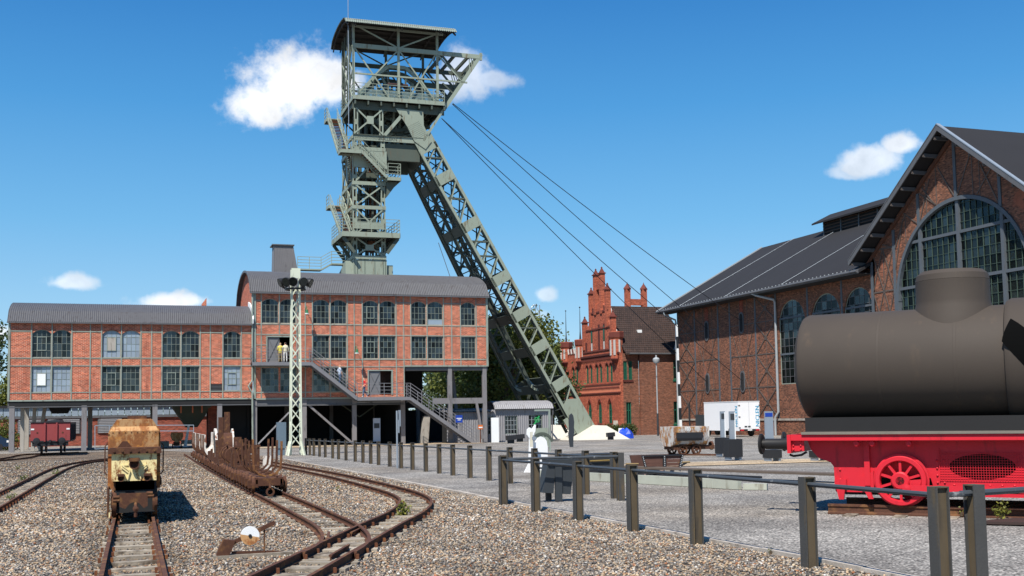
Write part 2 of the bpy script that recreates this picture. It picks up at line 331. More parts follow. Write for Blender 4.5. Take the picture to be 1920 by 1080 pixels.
# loose ballast stones
def stones():
    P = []; 
    for y0, y1, dens, s0, s1 in ((8.4, 17, 560, .013, .027), (17, 27, 300, .018, .034), (27, 42, 110, .022, .042), (42, 66, 30, .03, .05)):
        xl, xr = -6.5 if y0 < 25 else -14, KX - .06
        n = int((y1 - y0) * (xr - xl) * dens); p = np.stack([RNG.uniform(xl, xr, n), RNG.uniform(y0, y1, n), RNG.uniform(s0, s1, n)], 1)
        ang = (p[:, 0] * FWD[1] - p[:, 1] * FWD[0]) / (p[:, 0] * FWD[0] + p[:, 1] * FWD[1])   # keep what lies in the field of view and a margin
        P.append(p[np.abs(ang) < .56])
    p = np.concatenate(P)
    p = p[~((np.abs(p[:, 0]) < .3) & (np.abs(((p[:, 1] / .62) % 1) - .5) < .14) & (RNG.random(len(p)) < .75))]
    n = len(p); base = np.array([[1, 0, 0], [-.9, .25, 0], [0, 1, .1], [.15, -1, 0], [0, .1, .8], [.1, 0, -.7]], float)
    faces = np.array([[0, 2, 4], [2, 1, 4], [1, 3, 4], [3, 0, 4], [2, 0, 5], [1, 2, 5], [3, 1, 5], [0, 3, 5]])
    v = base[None] * RNG.uniform(.65, 1.25, (n, 6, 1)) * p[:, None, 2:3] + RNG.normal(0, .15, (n, 6, 3)) * p[:, None, 2:3]
    q = RNG.normal(size=(n, 4)); q /= np.linalg.norm(q, axis=1)[:, None]; w, x, y_, z = q.T
    R = np.stack([1 - 2 * (y_ * y_ + z * z), 2 * (x * y_ - z * w), 2 * (x * z + y_ * w), 2 * (x * y_ + z * w), 1 - 2 * (x * x + z * z), 2 * (y_ * z - x * w), 2 * (x * z - y_ * w), 2 * (y_ * z + x * w), 1 - 2 * (x * x + y_ * y_)], 1).reshape(n, 3, 3)
    v = np.einsum('nij,nkj->nki', R, v); v[:, :, 2] *= .75
    v += np.stack([p[:, 0], p[:, 1], zg(p[:, 0], p[:, 1]) + p[:, 2] * RNG.uniform(.05, .55, n)], 1)[:, None]
    me = bpy.data.meshes.new('ballast'); me.vertices.add(n * 6); me.vertices.foreach_set('co', v.reshape(-1).astype(np.float32))
    f = (faces[None] + (np.arange(n) * 6)[:, None, None]).reshape(-1).astype(np.int32)
    me.loops.add(len(f)); me.loops.foreach_set('vertex_index', f); me.polygons.add(n * 8); me.polygons.foreach_set('loop_start', np.arange(0, len(f), 3, dtype=np.int32)); me.update(calc_edges=True)
    pal = np.array([srgb(128, 121, 113), srgb(172, 160, 145), srgb(190, 164, 134), srgb(156, 122, 94), srgb(96, 92, 90), srgb(212, 206, 196), srgb(168, 112, 80), srgb(140, 134, 130), srgb(196, 176, 150)])
    k = RNG.choice(len(pal), n, p=[.18, .19, .17, .09, .12, .05, .02, .1, .08]); lf = 1 + .16 * np.sin(p[:, :1] * 1.7 + np.sin(p[:, 1:2] * .9) * 2) * np.sin(p[:, 1:2] * .8 + 1.3 * np.sin(p[:, :1] * 1.1)) + .1 * np.sin(p[:, :1] * 4.1 + p[:, 1:2] * 2.3) - .22 * (np.abs(p[:, :1]) < .6); c = pal[k] * lf * RNG.uniform(.66, 1.0, (n, 1)) * (1.1 - np.clip((p[:, 1:2] - 30) / 120, 0, .2))
    a = me.attributes.new('stone_colour', 'FLOAT_COLOR', 'POINT'); a.data.foreach_set('color', np.repeat(np.concatenate([c, np.ones((n, 1))], 1), 6, 0).reshape(-1).astype(np.float32))
    b = NB('ballast_stone'); at = b.n('ShaderNodeAttribute'); at.attribute_name = 'stone_colour'
    me.materials.append(b.done(b.mix(b.noise(60, 4), b.mix(1., at.outputs['Color'], (.75,) * 3, 'MULTIPLY'), at.outputs['Color']), .92, 0., .2))
    o = link('gravel', me); o['kind'] = 'stuff'; o['label'] = 'coarse brown and grey ballast stones between the tracks'
stones()
# ------------------------------------------------------------------ facades
def TY(Y0): return lambda s, d, z: (s, Y0 + d, z)
def TX(X0): return lambda s, d, z: (X0 + d, s, z)
def tbox(mb, T, s0, s1, d0, d1, z0, z1):
    a, b = T(s0, d0, z0), T(s1, d1, z1); return mb.box(min(a[0], b[0]), max(a[0], b[0]), min(a[1], b[1]), max(a[1], b[1]), z0, z1)
def tblock(name, mat, par, T, s0, s1, d0, d1, z0, z1):
    a, b = T(s0, d0, z0), T(s1, d1, z1); return block(name, mat, par, min(a[0], b[0]), max(a[0], b[0]), min(a[1], b[1]), max(a[1], b[1]), z0, z1)
def arch_z(op, s):      # opening: (s0, s1, z0, z1, rise)
    s0, s1, z0, z1, r = op
    if not r: return z1
    h = (s1 - s0) / 2; R = (h * h + r * r) / (2 * r); x = s - (s0 + s1) / 2
    return z1 - R + math.sqrt(max(R * R - x * x, 0))
def wall(mb, T, s0, s1, z0, z1, ops, t=.3, nseg=10):
    ss = sorted({s0, s1, *[o[0] for o in ops], *[o[1] for o in ops]})
    for a, b in zip(ss, ss[1:]):
        if b - a < 1e-4: continue
        m = (a + b) / 2; z = z0
        for o in sorted([o for o in ops if o[0] < m < o[1]], key=lambda o: o[2]):
            if o[2] > z + 1e-4: tbox(mb, T, a, b, 0, t, z, o[2])
            z = o[3]
        if z < z1 - 1e-4: tbox(mb, T, a, b, 0, t, z, z1)
    for o in ops:
        if o[4]:
            for i in range(nseg):
                a = o[0] + (o[1] - o[0]) * i / nseg; b = o[0] + (o[1] - o[0]) * (i + 1) / nseg
                mb.prism([(a, arch_z(o, a)), (b, arch_z(o, b)), (b, o[3]), (a, o[3])], T, 0, t)
def window(par, T, op, nx, nz, mglass, mbar=None, d=.12, fw=.05, bw=.026, vent=None, name='window', bartop=None, panes=True, label=None):
    mbar = mbar or M_BAR; s0, s1, z0, z1, r = op; mb = MB(); zs = z1 - (r or 0)
    tbox(mb, T, s0, s0 + fw, d - .04, d + .03, z0, zs); tbox(mb, T, s1 - fw, s1, d - .04, d + .03, z0, zs); tbox(mb, T, s0 + fw, s1 - fw, d - .04, d + .03, z0, z0 + fw)
    n = 8 if r else 1
    for i in range(n):
        a = s0 + (s1 - s0) * i / n; b = s0 + (s1 - s0) * (i + 1) / n
        mb.prism([(a, arch_z(op, a) - fw), (b, arch_z(op, b) - fw), (b, arch_z(op, b)), (a, arch_z(op, a))], T, d - .04, d + .03)
    w = part(name, mb, M_FRAME, par)
    if label: w['label'] = label
    xs = [s0 + (s1 - s0) * i / nx for i in range(nx + 1)]; zz = [z0 + (z1 - z0) * i / nz for i in range(nz + 1)]
    for x in xs[1:-1]: tblock('glazing_bar', mbar, w, T, x - bw / 2, x + bw / 2, d - .02, d + .02, z0 + fw, arch_z(op, x) - fw)
    for z in zz[1:-1]:
        a, b = s0 + fw, s1 - fw
        if r and z > zs:
            h = (s1 - s0) / 2; R = (h * h + r * r) / (2 * r); k = math.sqrt(max(R * R - (z - (z1 - R)) ** 2, 0)); m = (s0 + s1) / 2; a, b = m - k + fw, m + k - fw
        if b - a > .1: tblock('glazing_bar', mbar, w, T, a, b, d - .015, d + .015, z - bw / 2, z + bw / 2)
    if panes is True:
        for i in range(nx):
            for j in range(nz):
                a, b, c, e = xs[i] + .008, xs[i + 1] - .008, zz[j], zz[j + 1]; off = random.uniform(-.006, .006)
                if r and e > zs - .01:
                    ta, tb, tm = (min(e, arch_z(op, q)) for q in (a, b, (a + b) / 2))
                    if max(ta, tb, tm) <= c + .02: continue
                    ta, tb = max(ta, c + .01), max(tb, c + .01)
                    q = part('pane', MB().prism([(a, c), (b, c), (b, tb), ((a + b) / 2, max(tm, min(ta, tb))), (a, ta)], T, d + .004 + off, d + .008 + off), mglass, w)
                else:
                    q = tblock('pane', mglass, w, T, a, b, d + .004 + off, d + .008 + off, c, e); q.rotation_euler = (random.gauss(0, .012), 0, random.gauss(0, .012))
    elif panes == 'one':
        mb = MB()
        for i in range(12):
            a = s0 + (s1 - s0) * i / 12; b = s0 + (s1 - s0) * (i + 1) / 12; mb.prism([(a, z0), (b, z0), (b, arch_z(op, b)), (a, arch_z(op, a))], T, d + .004, d + .008)
        part('pane', mb, mglass, w)
    if vent:
        i0, i1, j0, j1, m = vent; vb = MB(); a, b, c, e = xs[i0], xs[i1], zz[j0], zz[j1]; k = .05
        for q in ((a, a + k, c, e), (b - k, b, c, e), (a + k, b - k, c, c + k), (a + k, b - k, e - k, e)): tbox(vb, T, q[0], q[1], d - .07, d - .025, q[2], q[3])
        part('vent_sash', vb, M_FRAME, w)
        if m: tblock('vent_sheet', m, w, T, a + k, b - k, d - .055, d - .045, c + k, e - k)
    return w
def corrugated_roof(name, par, x0, x1, ya, yb, zarc, mat, pitch=.16, amp=.022, n=14, thick=.05, label=None):
    """Barrel of corrugated sheet; zarc(t) gives the height at t = 0..1 from front eave to back eave."""
    k = int((x1 - x0) / pitch * 4); mb = MB(); prof = [(ya + (yb - ya) * i / n, zarc(i / n)) for i in range(n + 1)]
    for side in (0, -thick):
        base = len(mb.v)
        for i in range(k + 1):
            x = x0 + (x1 - x0) * i / k; a = (amp if side == 0 else 0) * math.cos(i * math.pi / 2)
            for j, (y, z) in enumerate(prof):
                p0, p1 = prof[max(j - 1, 0)], prof[min(j + 1, n)]; t = math.hypot(p1[0] - p0[0], p1[1] - p0[1]); ny, nz_ = -(p1[1] - p0[1]) / t, (p1[0] - p0[0]) / t
                mb.v.append((x, y + ny * (a + side), z + nz_ * (a + side)))
        for i in range(k):
            for j in range(n):
                q = base + i * (n + 1) + j; mb.f.append((q, q + 1, q + n + 2, q + n + 1))
    return part(name, mb, mat, par, label=label)
# ------------------------------------------------------------------ left wing of the colliery building
FY, BY = 98., 111.3
lw = thing('brick_building', 'long two storey brick wing on grey columns left of the taller brick block', 'building', (0, FY, -.88))
T = TY(FY); LX = -9.75; RX = 9.66
lefts = [(-7.98, -6.53), (-6.43, -5.02), (-2.60, -1.15), (-1.05, .39), (2.2, 3.64), (3.74, 5.2), (7.2, 8.64)]
opsU = [(a, b, 6.86, 9.16, .34) for a, b in lefts]; opsL = [(a, b, 4.02, 6.14, 0) for a, b in lefts]; lou = (6.15, 7.09, 3.86, 4.62, 0)
mb = MB(); wall(mb, T, LX + .12, RX, 3.36, 9.9, opsU + opsL + [lou]); part('wall', mb, M_BRICK, lw)
mb = MB(); TB = lambda s, d, z: (s, BY - d, z)
wall(mb, TB, LX + .12, RX, 3.36, 9.9, [(a, b, 6.86, 9.16, .34) for a, b in lefts] + [(a, b, 4.02, 6.14, 0) for a, b in lefts[2:6]]); part('wall', mb, M_BRICK, lw)
for o in [(a, b, 6.86, 9.16, .34) for a, b in lefts[2:6]]: window(lw, TB, o, 4, 4, M_GLASS, panes=False)
zl = lambda t: 9.78 + 2.12 * math.sqrt(max(0, 1 - (2 * t - 1) ** 2)) ** 1.15
prof = [(FY + .31 + (BY - FY - .62) * i / 16, min(zl(i / 16), 99) - .06) for i in range(17)]
mb = MB().prism([(FY + .31, 3.36)] + prof + [(BY - .31, 3.36)], lambda a, d, b: (LX + .12 + d, a, b), 0, .25); part('gable_wall', mb, M_BRICK, lw)
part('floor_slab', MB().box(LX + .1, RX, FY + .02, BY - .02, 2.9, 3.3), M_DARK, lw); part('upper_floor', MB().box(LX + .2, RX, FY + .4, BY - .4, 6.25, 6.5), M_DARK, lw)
corrugated_roof('roof', lw, LX - .1, RX - .02, FY - .28, BY + .28, zl, M_ROOFC)
part('gutter', MB().box(LX - .12, RX - .05, FY - .34, FY - .2, 9.66, 9.76), M_DARKST, lw)
part('corner_post', MB().box(LX - .03, LX + .14, FY - .06, FY + .2, 3.3, 9.7), M_FRAME, lw)
for z0, z1 in ((8.98, 9.06), (6.78, 6.86), (6.14, 6.22), (3.95, 4.02)):
    xs = [LX + .14]
    for a, b in lefts[::1]:
        if z0 > 8.5: xs += [a - .02, b + .02]
    xs.append(RX)
    for a, b in zip(xs[::2], xs[1::2]):
        if b - a > .15: block('steel_rail', M_FRAME, lw, a, b, FY - .035, FY + .05, z0, z1)
block('steel_rail', M_FRAME, lw, LX + .14, RX, FY - .05, FY + .1, 3.28, 3.4)
for x in (-8.03, -6.48, -4.97, -3.53, -2.66, -1.1, .45, 1.3, 2.14, 3.69, 5.26, 6.1, 7.14, 8.69): block('steel_post', M_FRAME, lw, x - .045, x + .045, FY - .045, FY + .05, 3.405, 9.66)
blue = {2: 0, 3: 0}; vU = {0: (1, 3, 1, 3, None), 2: (1, 3, 1, 3, M_CONCG)}
for i, o in enumerate(opsU): window(lw, T, o, 4, 4, M_GLASSB if i in (2, 3) else M_GLASS, vent=vU.get(i), label='pale blue painted panes' if i in (2, 3) else None)
vL = {0: (1, 3, 1, 3, M_WHITE), 2: (1, 3, 1, 3, None), 4: (1, 3, 1, 3, None), 6: (1, 3, 1, 3, None)}
for i, o in enumerate(opsL): window(lw, T, o, 4, 4, M_GLASSB if i in (0, 1, 6) else M_GLASS, vent=vL.get(i), label='pale blue painted panes' if i in (0, 1, 6) else None)
lv = part('louvre', MB().box(6.15, 7.09, FY + .14, FY + .2, 3.86, 4.62), M_DARK, lw)
for k in range(6): block('slat', M_DARKST, lv, 6.17, 7.07, FY + .02, FY + .1, 3.9 + k * .12, 3.95 + k * .12)
fl = [(FY - .28 + (BY - FY + .56) * k / 40, zl(k / 40)) for k in range(13)]; part('arched_flashing', MB().prism([(a, b + .04) for a, b in fl] + [(a - .12, b + .42) for a, b in reversed(fl)], lambda a, d, b: (RX + d, a, b), -.05, .06), M_WHITE, lw)
for x in (-9.42, -3.95, 1.62, 6.9): block('column', M_COL, lw, x - .2, x + .2, FY + .02, FY + .4, zg(x, FY), 2.9)
for x in (-9.4, -3.95, 1.62, 6.9): block('column', M_CONCG, lw, x - .2, x + .2, BY - .5, BY - .1, zg(x, BY), 2.9)
for x, y, l in ((-8.85, 100.6, .0), (-8.1, 102.9, .1), (-7.5, 105.8, .5)): beam('column', M_CONCG, lw, (x - l, y, zg(x, y)), (x, y, 2.9), .3, .3)
part('edge_girder', MB().box(LX, RX, FY + .1, FY + .25, 2.88, 3.26).box(LX, RX, FY + .0, FY + .35, 2.78, 2.86), M_DARKST, lw)
part('chute', MB().prism([(-7.0, 2.9), (-6.7, 2.3), (-5.5, 2.3), (-5.2, 2.9)], TY(102), 0, 2), M_DARK, lw)
part('brick_chimney', MB().prism([(5.98, 11.2), (6.42, 11.2), (6.42, 13.2), (5.98, 12.6)], TY(109), 0, .6), M_BRICK, lw)
mb = MB()
hx0, hx1, hy0, hy1 = 3.1, 6.6, 103., 107.
mb.add([(hx0, hy0, 2.9), (hx1, hy0, 2.9), (hx1, hy1, 2.9), (hx0, hy1, 2.9), (4.4, 104.4, .9), (5.4, 104.4, .9), (5.4, 105.6, .9), (4.4, 105.6, .9)], [(0, 1, 5, 4), (1, 2, 6, 5), (2, 3, 7, 6), (3, 0, 4, 7), (4, 5, 6, 7)])
hp = part('loading_hopper', mb, M_STEELD, lw)
for x in (3.9, 4.9, 5.7): block('stiffener', M_TERRA, hp, x - .06, x + .06, 102.85, 102.98, 2.2, 2.85)
part('undercroft_shade_wall', MB().box(7.3, RX, 103.2, 103.4, -1.2, 2.9), M_DARK, lw); part('undercroft_shade_wall', MB().box(7.3, 7.45, 103.4, BY, -1.2, 2.9), M_DARK, lw); part('brick_pier', MB().box(6.25, 7.25, 103.2, 105.5, -1.1, 2.9), M_BRICKD, lw)  # near-black undercroft walls carry the bay's shade in their colour
# ------------------------------------------------------------------ taller block
hb = thing('brick_building', 'tall brick block with grey barrel roof and outside stairs below the headframe', 'building', (20, FY, -.88))
HX0, HX1, ZE = 9.78, 31.06, 12.6
pu = [(10.43, 11.87), (12.01, 13.4), (14.88, 16.33), (16.46, 17.87), (19.35, 20.75), (20.88, 22.33), (23.8, 25.19), (25.34, 26.78), (28.51, 29.91)]
opsU = [(a, b, 9.9, 12.06, .34) for a, b in pu]; opsM = [(a, b, 6.8, 8.86, 0) for a, b in pu[2:]]
opsL = [(a, b, 3.9, 6.02, 0) for a, b in pu[:4]]
dr1 = (10.87, 13.03, 6.5, 8.72, 0); dr2 = (19.8, 21.97, 3.56, 5.74, 0); und = (23.15, HX1 - .14, 3.2, 6.12, 0)
mb = MB(); wall(mb, T, HX0, HX1 - .14, 3.3, 12.55, opsU + opsM + opsL + [dr1, dr2, (23.15, HX1 - .14, 3.3, 6.12, 0)]); part('wall', mb, M_BRICK, hb)
zh = lambda t: ZE + .02 + 2.55 * math.sqrt(max(0, 1 - (2 * t - 1) ** 2)) ** 1.15
def gablew(x, d):
    pr = [(FY + .3 + (BY - FY - .6) * i / 16, zh(i / 16) - .06) for i in range(17)]
    return MB().prism([(FY + .3, 6.15)] + pr + [(BY - .3, 6.15)], lambda a, dd, b: (x + dd, a, b), 0, d)
part('gable_wall', gablew(HX0, .3), M_BRICK, hb); part('gable_wall', gablew(HX1 - .3, .3), M_BRICK, hb)
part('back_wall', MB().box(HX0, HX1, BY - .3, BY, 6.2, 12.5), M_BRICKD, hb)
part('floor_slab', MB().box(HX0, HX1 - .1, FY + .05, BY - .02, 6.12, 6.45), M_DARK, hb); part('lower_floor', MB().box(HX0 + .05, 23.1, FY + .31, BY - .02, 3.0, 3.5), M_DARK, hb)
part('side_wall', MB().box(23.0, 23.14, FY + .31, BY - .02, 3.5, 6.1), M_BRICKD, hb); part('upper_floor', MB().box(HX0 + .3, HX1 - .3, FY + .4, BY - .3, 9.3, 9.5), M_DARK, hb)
part('undercroft_shade_wall', MB().box(HX0, 26.5, BY - .4, BY, -1.6, 3.0), M_DARK, hb); part('undercroft_shade_wall', MB().box(23.2, 27.3, BY - 3.4, BY - 3.2, 2.4, 6.05), M_DARK, hb); part('undercroft_shade_wall', MB().box(26.5, HX1, BY - .2, BY, -1.6, 2.2), M_DARK, hb)  # dark sheets under the block; its deep shade is painted on them
part('undercroft_shade_wall', MB().box(HX0 - .1, HX0 + .1, FY + 5, BY, -1.6, 3.0), M_DARK, hb); part('undercroft_shade_wall', MB().box(22.9, 23.1, FY + 1.6, BY, -1.6, 3.0), M_DARK, hb)
corrugated_roof('roof', hb, HX0 - .35, HX1 + .14, FY - .3, BY + .3, zh, M_ROOFC)
part('verge_board', MB().lathe([(1, 0), (1, .1)], 4, (0, 0, -50), 'x') if 0 else MB().prism([(FY - .3 + (BY - FY + .6) * i / 16, zh(i / 16) + .05) for i in range(17)] + [(FY - .3 + (BY - FY + .6) * i / 16, zh(i / 16) - .14) for i in range(16, -1, -1)], lambda a, d, b: (HX0 - .4 + d, a, b), 0, .06), M_DARKST, hb)
part('gutter', MB().box(HX0 - .35, HX1 + .12, FY - .4, FY - .26, ZE - .14, ZE - .02), M_DARKST, hb)
for x in (HX0 - .05, HX1 - .14): part('corner_post', MB().box(x, x + .2, FY - .06, FY + .2, 3.3 if x < 20 else 6.1, ZE - .1), M_FRAME, hb)
part('downpipe', MB().tube([(HX0 - .16, FY - .15, ZE - .1), (HX0 - .16, FY - .15, 4.9), (HX0 - .5, FY - .15, 4.4), (HX0 - .16, FY - .15, 3.8), (HX0 - .12, FY - .15, -.9)], .08, 8), M_FRAME, hb)
xs = [HX0 + .16, 10.38, 11.94, 13.46, 14.2, 14.82, 16.395, 17.92, 18.56, 19.28, 20.81, 22.38, 23.08, 23.74, 25.27, 26.84, 27.6, 28.45, 29.97, HX1 - .2]
for x in xs[1:-1]:
    block('steel_post', M_FRAME, hb, x - .045, x + .045, FY - .045, FY + .05, 8.95 if 10.9 < x < 13 else (6.2 if x > 23.1 else (3.4 if not 19.7 < x < 22.1 else 5.85)), ZE - .1)
gaps = [(HX0 + .16, 10.38), (13.46, 14.82), (17.92, 19.28), (22.38, 23.74), (26.84, 28.45), (29.97, HX1 - .15)]
for a, b in gaps: block('steel_rail', M_FRAME, hb, a, b, FY - .035, FY + .05, 11.85, 11.93)
block('steel_rail', M_FRAME, hb, HX0 + .16, HX1 - .15, FY - .035, FY + .05, 9.79, 9.88); block('steel_rail', M_FRAME, hb, HX0 + .16, HX1 - .15, FY - .035, FY + .05, 8.87, 8.95)
block('steel_rail', M_FRAME, hb, 13.1, HX1 - .15, FY - .035, FY + .05, 6.70, 6.78); block('steel_rail', M_FRAME, hb, 10, 23.14, FY - .033, FY + .05, 6.04, 6.12)
block('steel_rail', M_FRAME, hb, HX0 + .16, 19.75, FY - .033, FY + .05, 3.8, 3.88); block('steel_rail', M_FRAME, hb, HX0 + .16, 23.14, FY - .06, FY + .1, 3.22, 3.36); block('steel_rail', M_FRAME, hb, 23.14, HX1 - .14, FY - .06, FY + .1, 6.08, 6.2)
for z in (8.0,): block('steel_rail', M_FRAME, hb, HX0 + .16, 10.8, FY - .03, FY + .05, z - .03, z + .03)
vU = {4: (1, 3, 1, 3, None), 7: (0, 4, 0, 1, M_GLASSB)}; vM = {2: (1, 3, 1, 3, None)}
for i, o in enumerate(opsU): window(hb, T, o, 4, 4, M_GLASS, vent=vU.get(i))
for i, o in enumerate(opsM): window(hb, T, o, 4, 4, M_GLASS, vent=vM.get(i))
for i, o in enumerate(opsL): window(hb, T, o, 4, 4, M_GLASS)
for (a, b, z0, z1, _), lf in ((dr1, (10.93, 11.96)), (dr2, (19.86, 20.9))):
    dw = part('door_frame', MB().box(a - .07, a + .05, FY - .06, FY + .2, z0, z1 + .07).box(b - .05, b + .07, FY - .06, FY + .2, z0, z1 + .07).box(a + .05, b - .05, FY - .06, FY + .2, z1 - .03, z1 + .07), M_FRAME, hb)
    dl = part('door', MB().box(lf[0], lf[1], FY + .06, FY + .12, z0, z1 - .05), M_DOOR, hb)
    for p, q in (((lf[0], z0), (lf[1], z1 - .1)), ((lf[0], z1 - .1), (lf[1], z0))): beam('brace', M_DARKST, dl, (p[0] + .03, FY + .04, p[1] + .05), (q[0] - .03, FY + .04, q[1] - .02), .05, .03)
    block('handle', M_BLACK, dl, lf[1] - .12, lf[1] - .08, FY + .02, FY + .06, z0 + .95, z0 + 1.15)
for x in (9.85, 14.12, 18.55, 22.98, 27.42, 30.75):
    c = part('column', MB().box(x - .19, x + .19, FY + .05, FY + .07, zg(x, FY), 3.2 if x < 23 else 6.05).box(x - .19, x + .19, FY + .33, FY + .35, zg(x, FY), 3.2 if x < 23 else 6.05).box(x - .16, x + .16, FY + .07, FY + .33, zg(x, FY), 3.2 if x < 23 else 6.05), M_COL, hb)
for x in (10, 14.12, 18.55, 22.98, 27.42, 30.75): block('column', M_COL, hb, x - .18, x + .18, BY - 1.0, BY - .7, zg(x, BY), 3. if x < 23 else 6.1)
part('girder', MB().box(HX0, 23.1, FY + .1, FY + .25, 2.75, 3.2).box(HX0, 23.1, FY, FY + .35, 2.66, 2.74), M_DARKST, hb)
part('girder', MB().box(23.2, HX1, FY + .1, FY + .25, 5.75, 6.06), M_DARKST, hb)
part('cross_beam', MB().box(25.8, 30.56, FY + .08, FY + .32, 2.68, 3.2), M_COL, hb)
for p, q, w in (((12.8, FY + .2, 2.1), (10.15, FY + .2, -.6), .12), ((14.4, FY + .2, 2.8), (18.35, FY + .2, -.7), .18), ((29.95, FY + .15, 2.7), (30.5, FY + .15, -.6), .22), ((29.3, 104, 6.0), (29.9, 104, -.5), .3)): beam('diagonal_brace', M_COL if w > .15 else M_CORR, hb, p, q, w, w)
for x in (19.2, 20.7): beam('diagonal_brace', M_STEELD, hb, (x - (1 if x < 20 else -1), 103, 2.8), (19.95, 103, 1.6), .12, .1)
part('concrete_buttress', MB().prism([(25.0, -1), (25.9, -1), (26.1, 1.6), (25.5, 1.6)], TY(100.4), 0, .6), M_CONCG, hb)
# chimney like corrugated upstand and roof walkway
UX = oy(512, 500, 106.3).x; M_CORRD = paint('corrugated_upstand_sheet', srgb(118, 115, 116), .6, .1, .8, dirt=srgb(88, 84, 84), amount=.35)
part('roof_upstand', MB().prism([(UX, 13.6), (UX + 2.7, 13.6), (UX + 1.9, 18.1), (UX + .1, 18.1)], TY(106.3), 0, 1.6), M_CORRD, hb)
for k in range(26): 
    x = UX + .1 + k * .07; x1 = x + .035 * k / 26 * 1.0
    beam('sheet_rib', M_CORRD, hb, (x, 106.28, 18.05), (UX + .1 + (x - UX - .1) * 1.4, 106.28, 14.9), .03, .03) if k % 2 == 0 else None
part('upstand_cap', MB().box(UX - .1, UX + 2., 106.15, 108.1, 18.08, 18.18), M_DARKST, hb)
wk = thing('roof_walkway', 'pale green railed walkway on the barrel roof leading to the headframe', 'walkway', (16, 104.6, 15))
def rail_line(par, pts, h, mat, n_mid=2, r=.025, post=1.3, postname='rail_post', t=.05):
    for p, q in zip(pts, pts[1:]):
        p, q = V(p), V(q); L = (q - p).length; k = max(1, round(L / post))
        for i in range(k + 1):
            if i == k and q != V(pts[-1]): continue
            a = lerp(p, q, i / k); beam(postname, mat, par, a, a + V((0, 0, h)), t, t)
        for j in range(n_mid + 1):
            z = h * (j + 1) / (n_mid + 1); beam('handrail' if j == n_mid else 'mid_rail', mat, par, p + V((0, 0, z)), q + V((0, 0, z)), r * 2, r * 2)
rail_line(wk, [(14.4, 104.2, 15.6), (16.6, 104.2, 15.6), (17.6, 104.2, 16.2), (19.2, 104.2, 16.2)], 1.15, M_STEEL, 3)
beam('deck', M_STEEL, wk, (14.2, 104.6, 15.55), (16.6, 104.6, 15.55), 1, .12); beam('deck', M_STEEL, wk, (16.6, 104.6, 15.55), (17.6, 104.6, 16.15), 1, .12); beam('deck', M_STEEL, wk, (17.6, 104.6, 16.15), (19.2, 104.6, 16.15), 1, .12)
# ------------------------------------------------------------------ outside stairs
M_STAIR = paint('stair_steel', srgb(118, 117, 120), .55, .1, 2, dirt=srgb(88, 84, 82), amount=.3)
st = thing('outside_stairs', 'grey steel stairs with two landings climbing the brick facade', 'stairs', (20, 96.5, -.9))
YF, YB = 96.3, 97.85
def landing(x0, x1, z):
    for yy in (YF, YB - .05): block('stringer', M_STAIR, st, x0, x1, yy, yy + .06, z - .3, z)
    block('landing', M_DARKST, st, x0, x1, YF + .06, YB - .05, z - .07, z - .01)
    k = x0 + .3
    while k < x1: block('joist', M_DARKST, st, k, k + .06, YF + .06, YB - .05, z - .2, z - .075); k += 1.1
def flight(p, q):
    n = 18 if abs(q[0] - p[0]) < 5 else 24
    for yy in (YF, YB - .05): beam('stringer', M_STAIR, st, (p[0], yy + .03, p[1] - .16), (q[0], yy + .03, q[1] - .16), .06, .3)
    for i in range(n):
        t = (i + .5) / n; x = p[0] + (q[0] - p[0]) * t; z = p[1] + (q[1] - p[1]) * t
        block('tread', M_DARKST, st, x - .14, x + .14, YF + .06, YB - .05, z - .04, z)
landing(9.45, 14.52, 6.42); flight((14.52, 6.42), (18.48, 3.35)); landing(18.48, 23.27, 3.33); flight((23.27, 3.33), (29.4, -.92))
rail_line(st, [(9.45, YB, 6.42), (9.45, YF + .03, 6.42), (14.52, YF + .03, 6.42), (18.48, YF + .03, 3.35), (23.27, YF + .03, 3.33), (29.4, YF + .03, -.9)], 1.2, M_STAIR, 3, .02, 1.25)
rail_line(st, [(14.52, YB - .03, 6.42), (18.48, YB - .03, 3.35)], 1.15, M_STAIR, 3, .02, 1.3); rail_line(st, [(23.27, YB - .03, 3.33), (29.4, YB - .03, -.9)], 1.15, M_STAIR, 3, .02, 1.3)
for x, z in ((14.2, 6.1), (18.6, 3.05), (23.0, 3.05)):
    beam('bracket', M_DARKST, st, (x, YF + .1, z), (x, FY - .05, z), .08, .1); beam('bracket', M_DARKST, st, (x, YF + .3, z - .02), (x, YF + .3, z - .25), .06, .06)
M_BLUE = paint('blue_enamel', (.015, .05, .32), .4, .05, 2)
def text_mesh(name, body, size, mat, parent, loc, rot, ext=.004, align='CENTER'):
    cu = bpy.data.curves.new(name, 'FONT'); cu.body = body; cu.size = size; cu.extrude = ext; cu.align_x = align; cu.align_y = 'CENTER'; cu.resolution_u = 3
    o = bpy.data.objects.new(name, cu); me = bpy.data.meshes.new_from_object(o); bpy.data.objects.remove(o); bpy.data.curves.remove(cu)
    me.materials.append(mat); me.name = name; t = link(name, me, parent); g = org_of(parent); t.location = V(loc) - g; t.rotation_euler = rot; ORG[t] = g; return t
sgn = thing('notice_sign', 'small blue notice with white text lines on the lower stair railing', 'sign', (27.7, 96.2, .7))
part('board', MB().box(27.38, 28.02, 96.2, 96.23, .95, 1.62), M_BLUE, sgn); 
for k, (a, b) in enumerate(((27.46, 27.94), (27.56, 27.84))): block('text_line', M_WHITE, sgn, a, b, 96.19, 96.199, 1.3 - k * .14, 1.36 - k * .14)
sgn = thing('notice_sign', 'small orange and white sign on a short post at the stair foot', 'sign', (30.0, 97.2, -.9))
M_ORANGE = paint('orange_paint', srgb(206, 110, 50), .6, .1, 2); M_RUSTP = paint('rusty_post', (.12, .05, .03), .8, .3, 4)
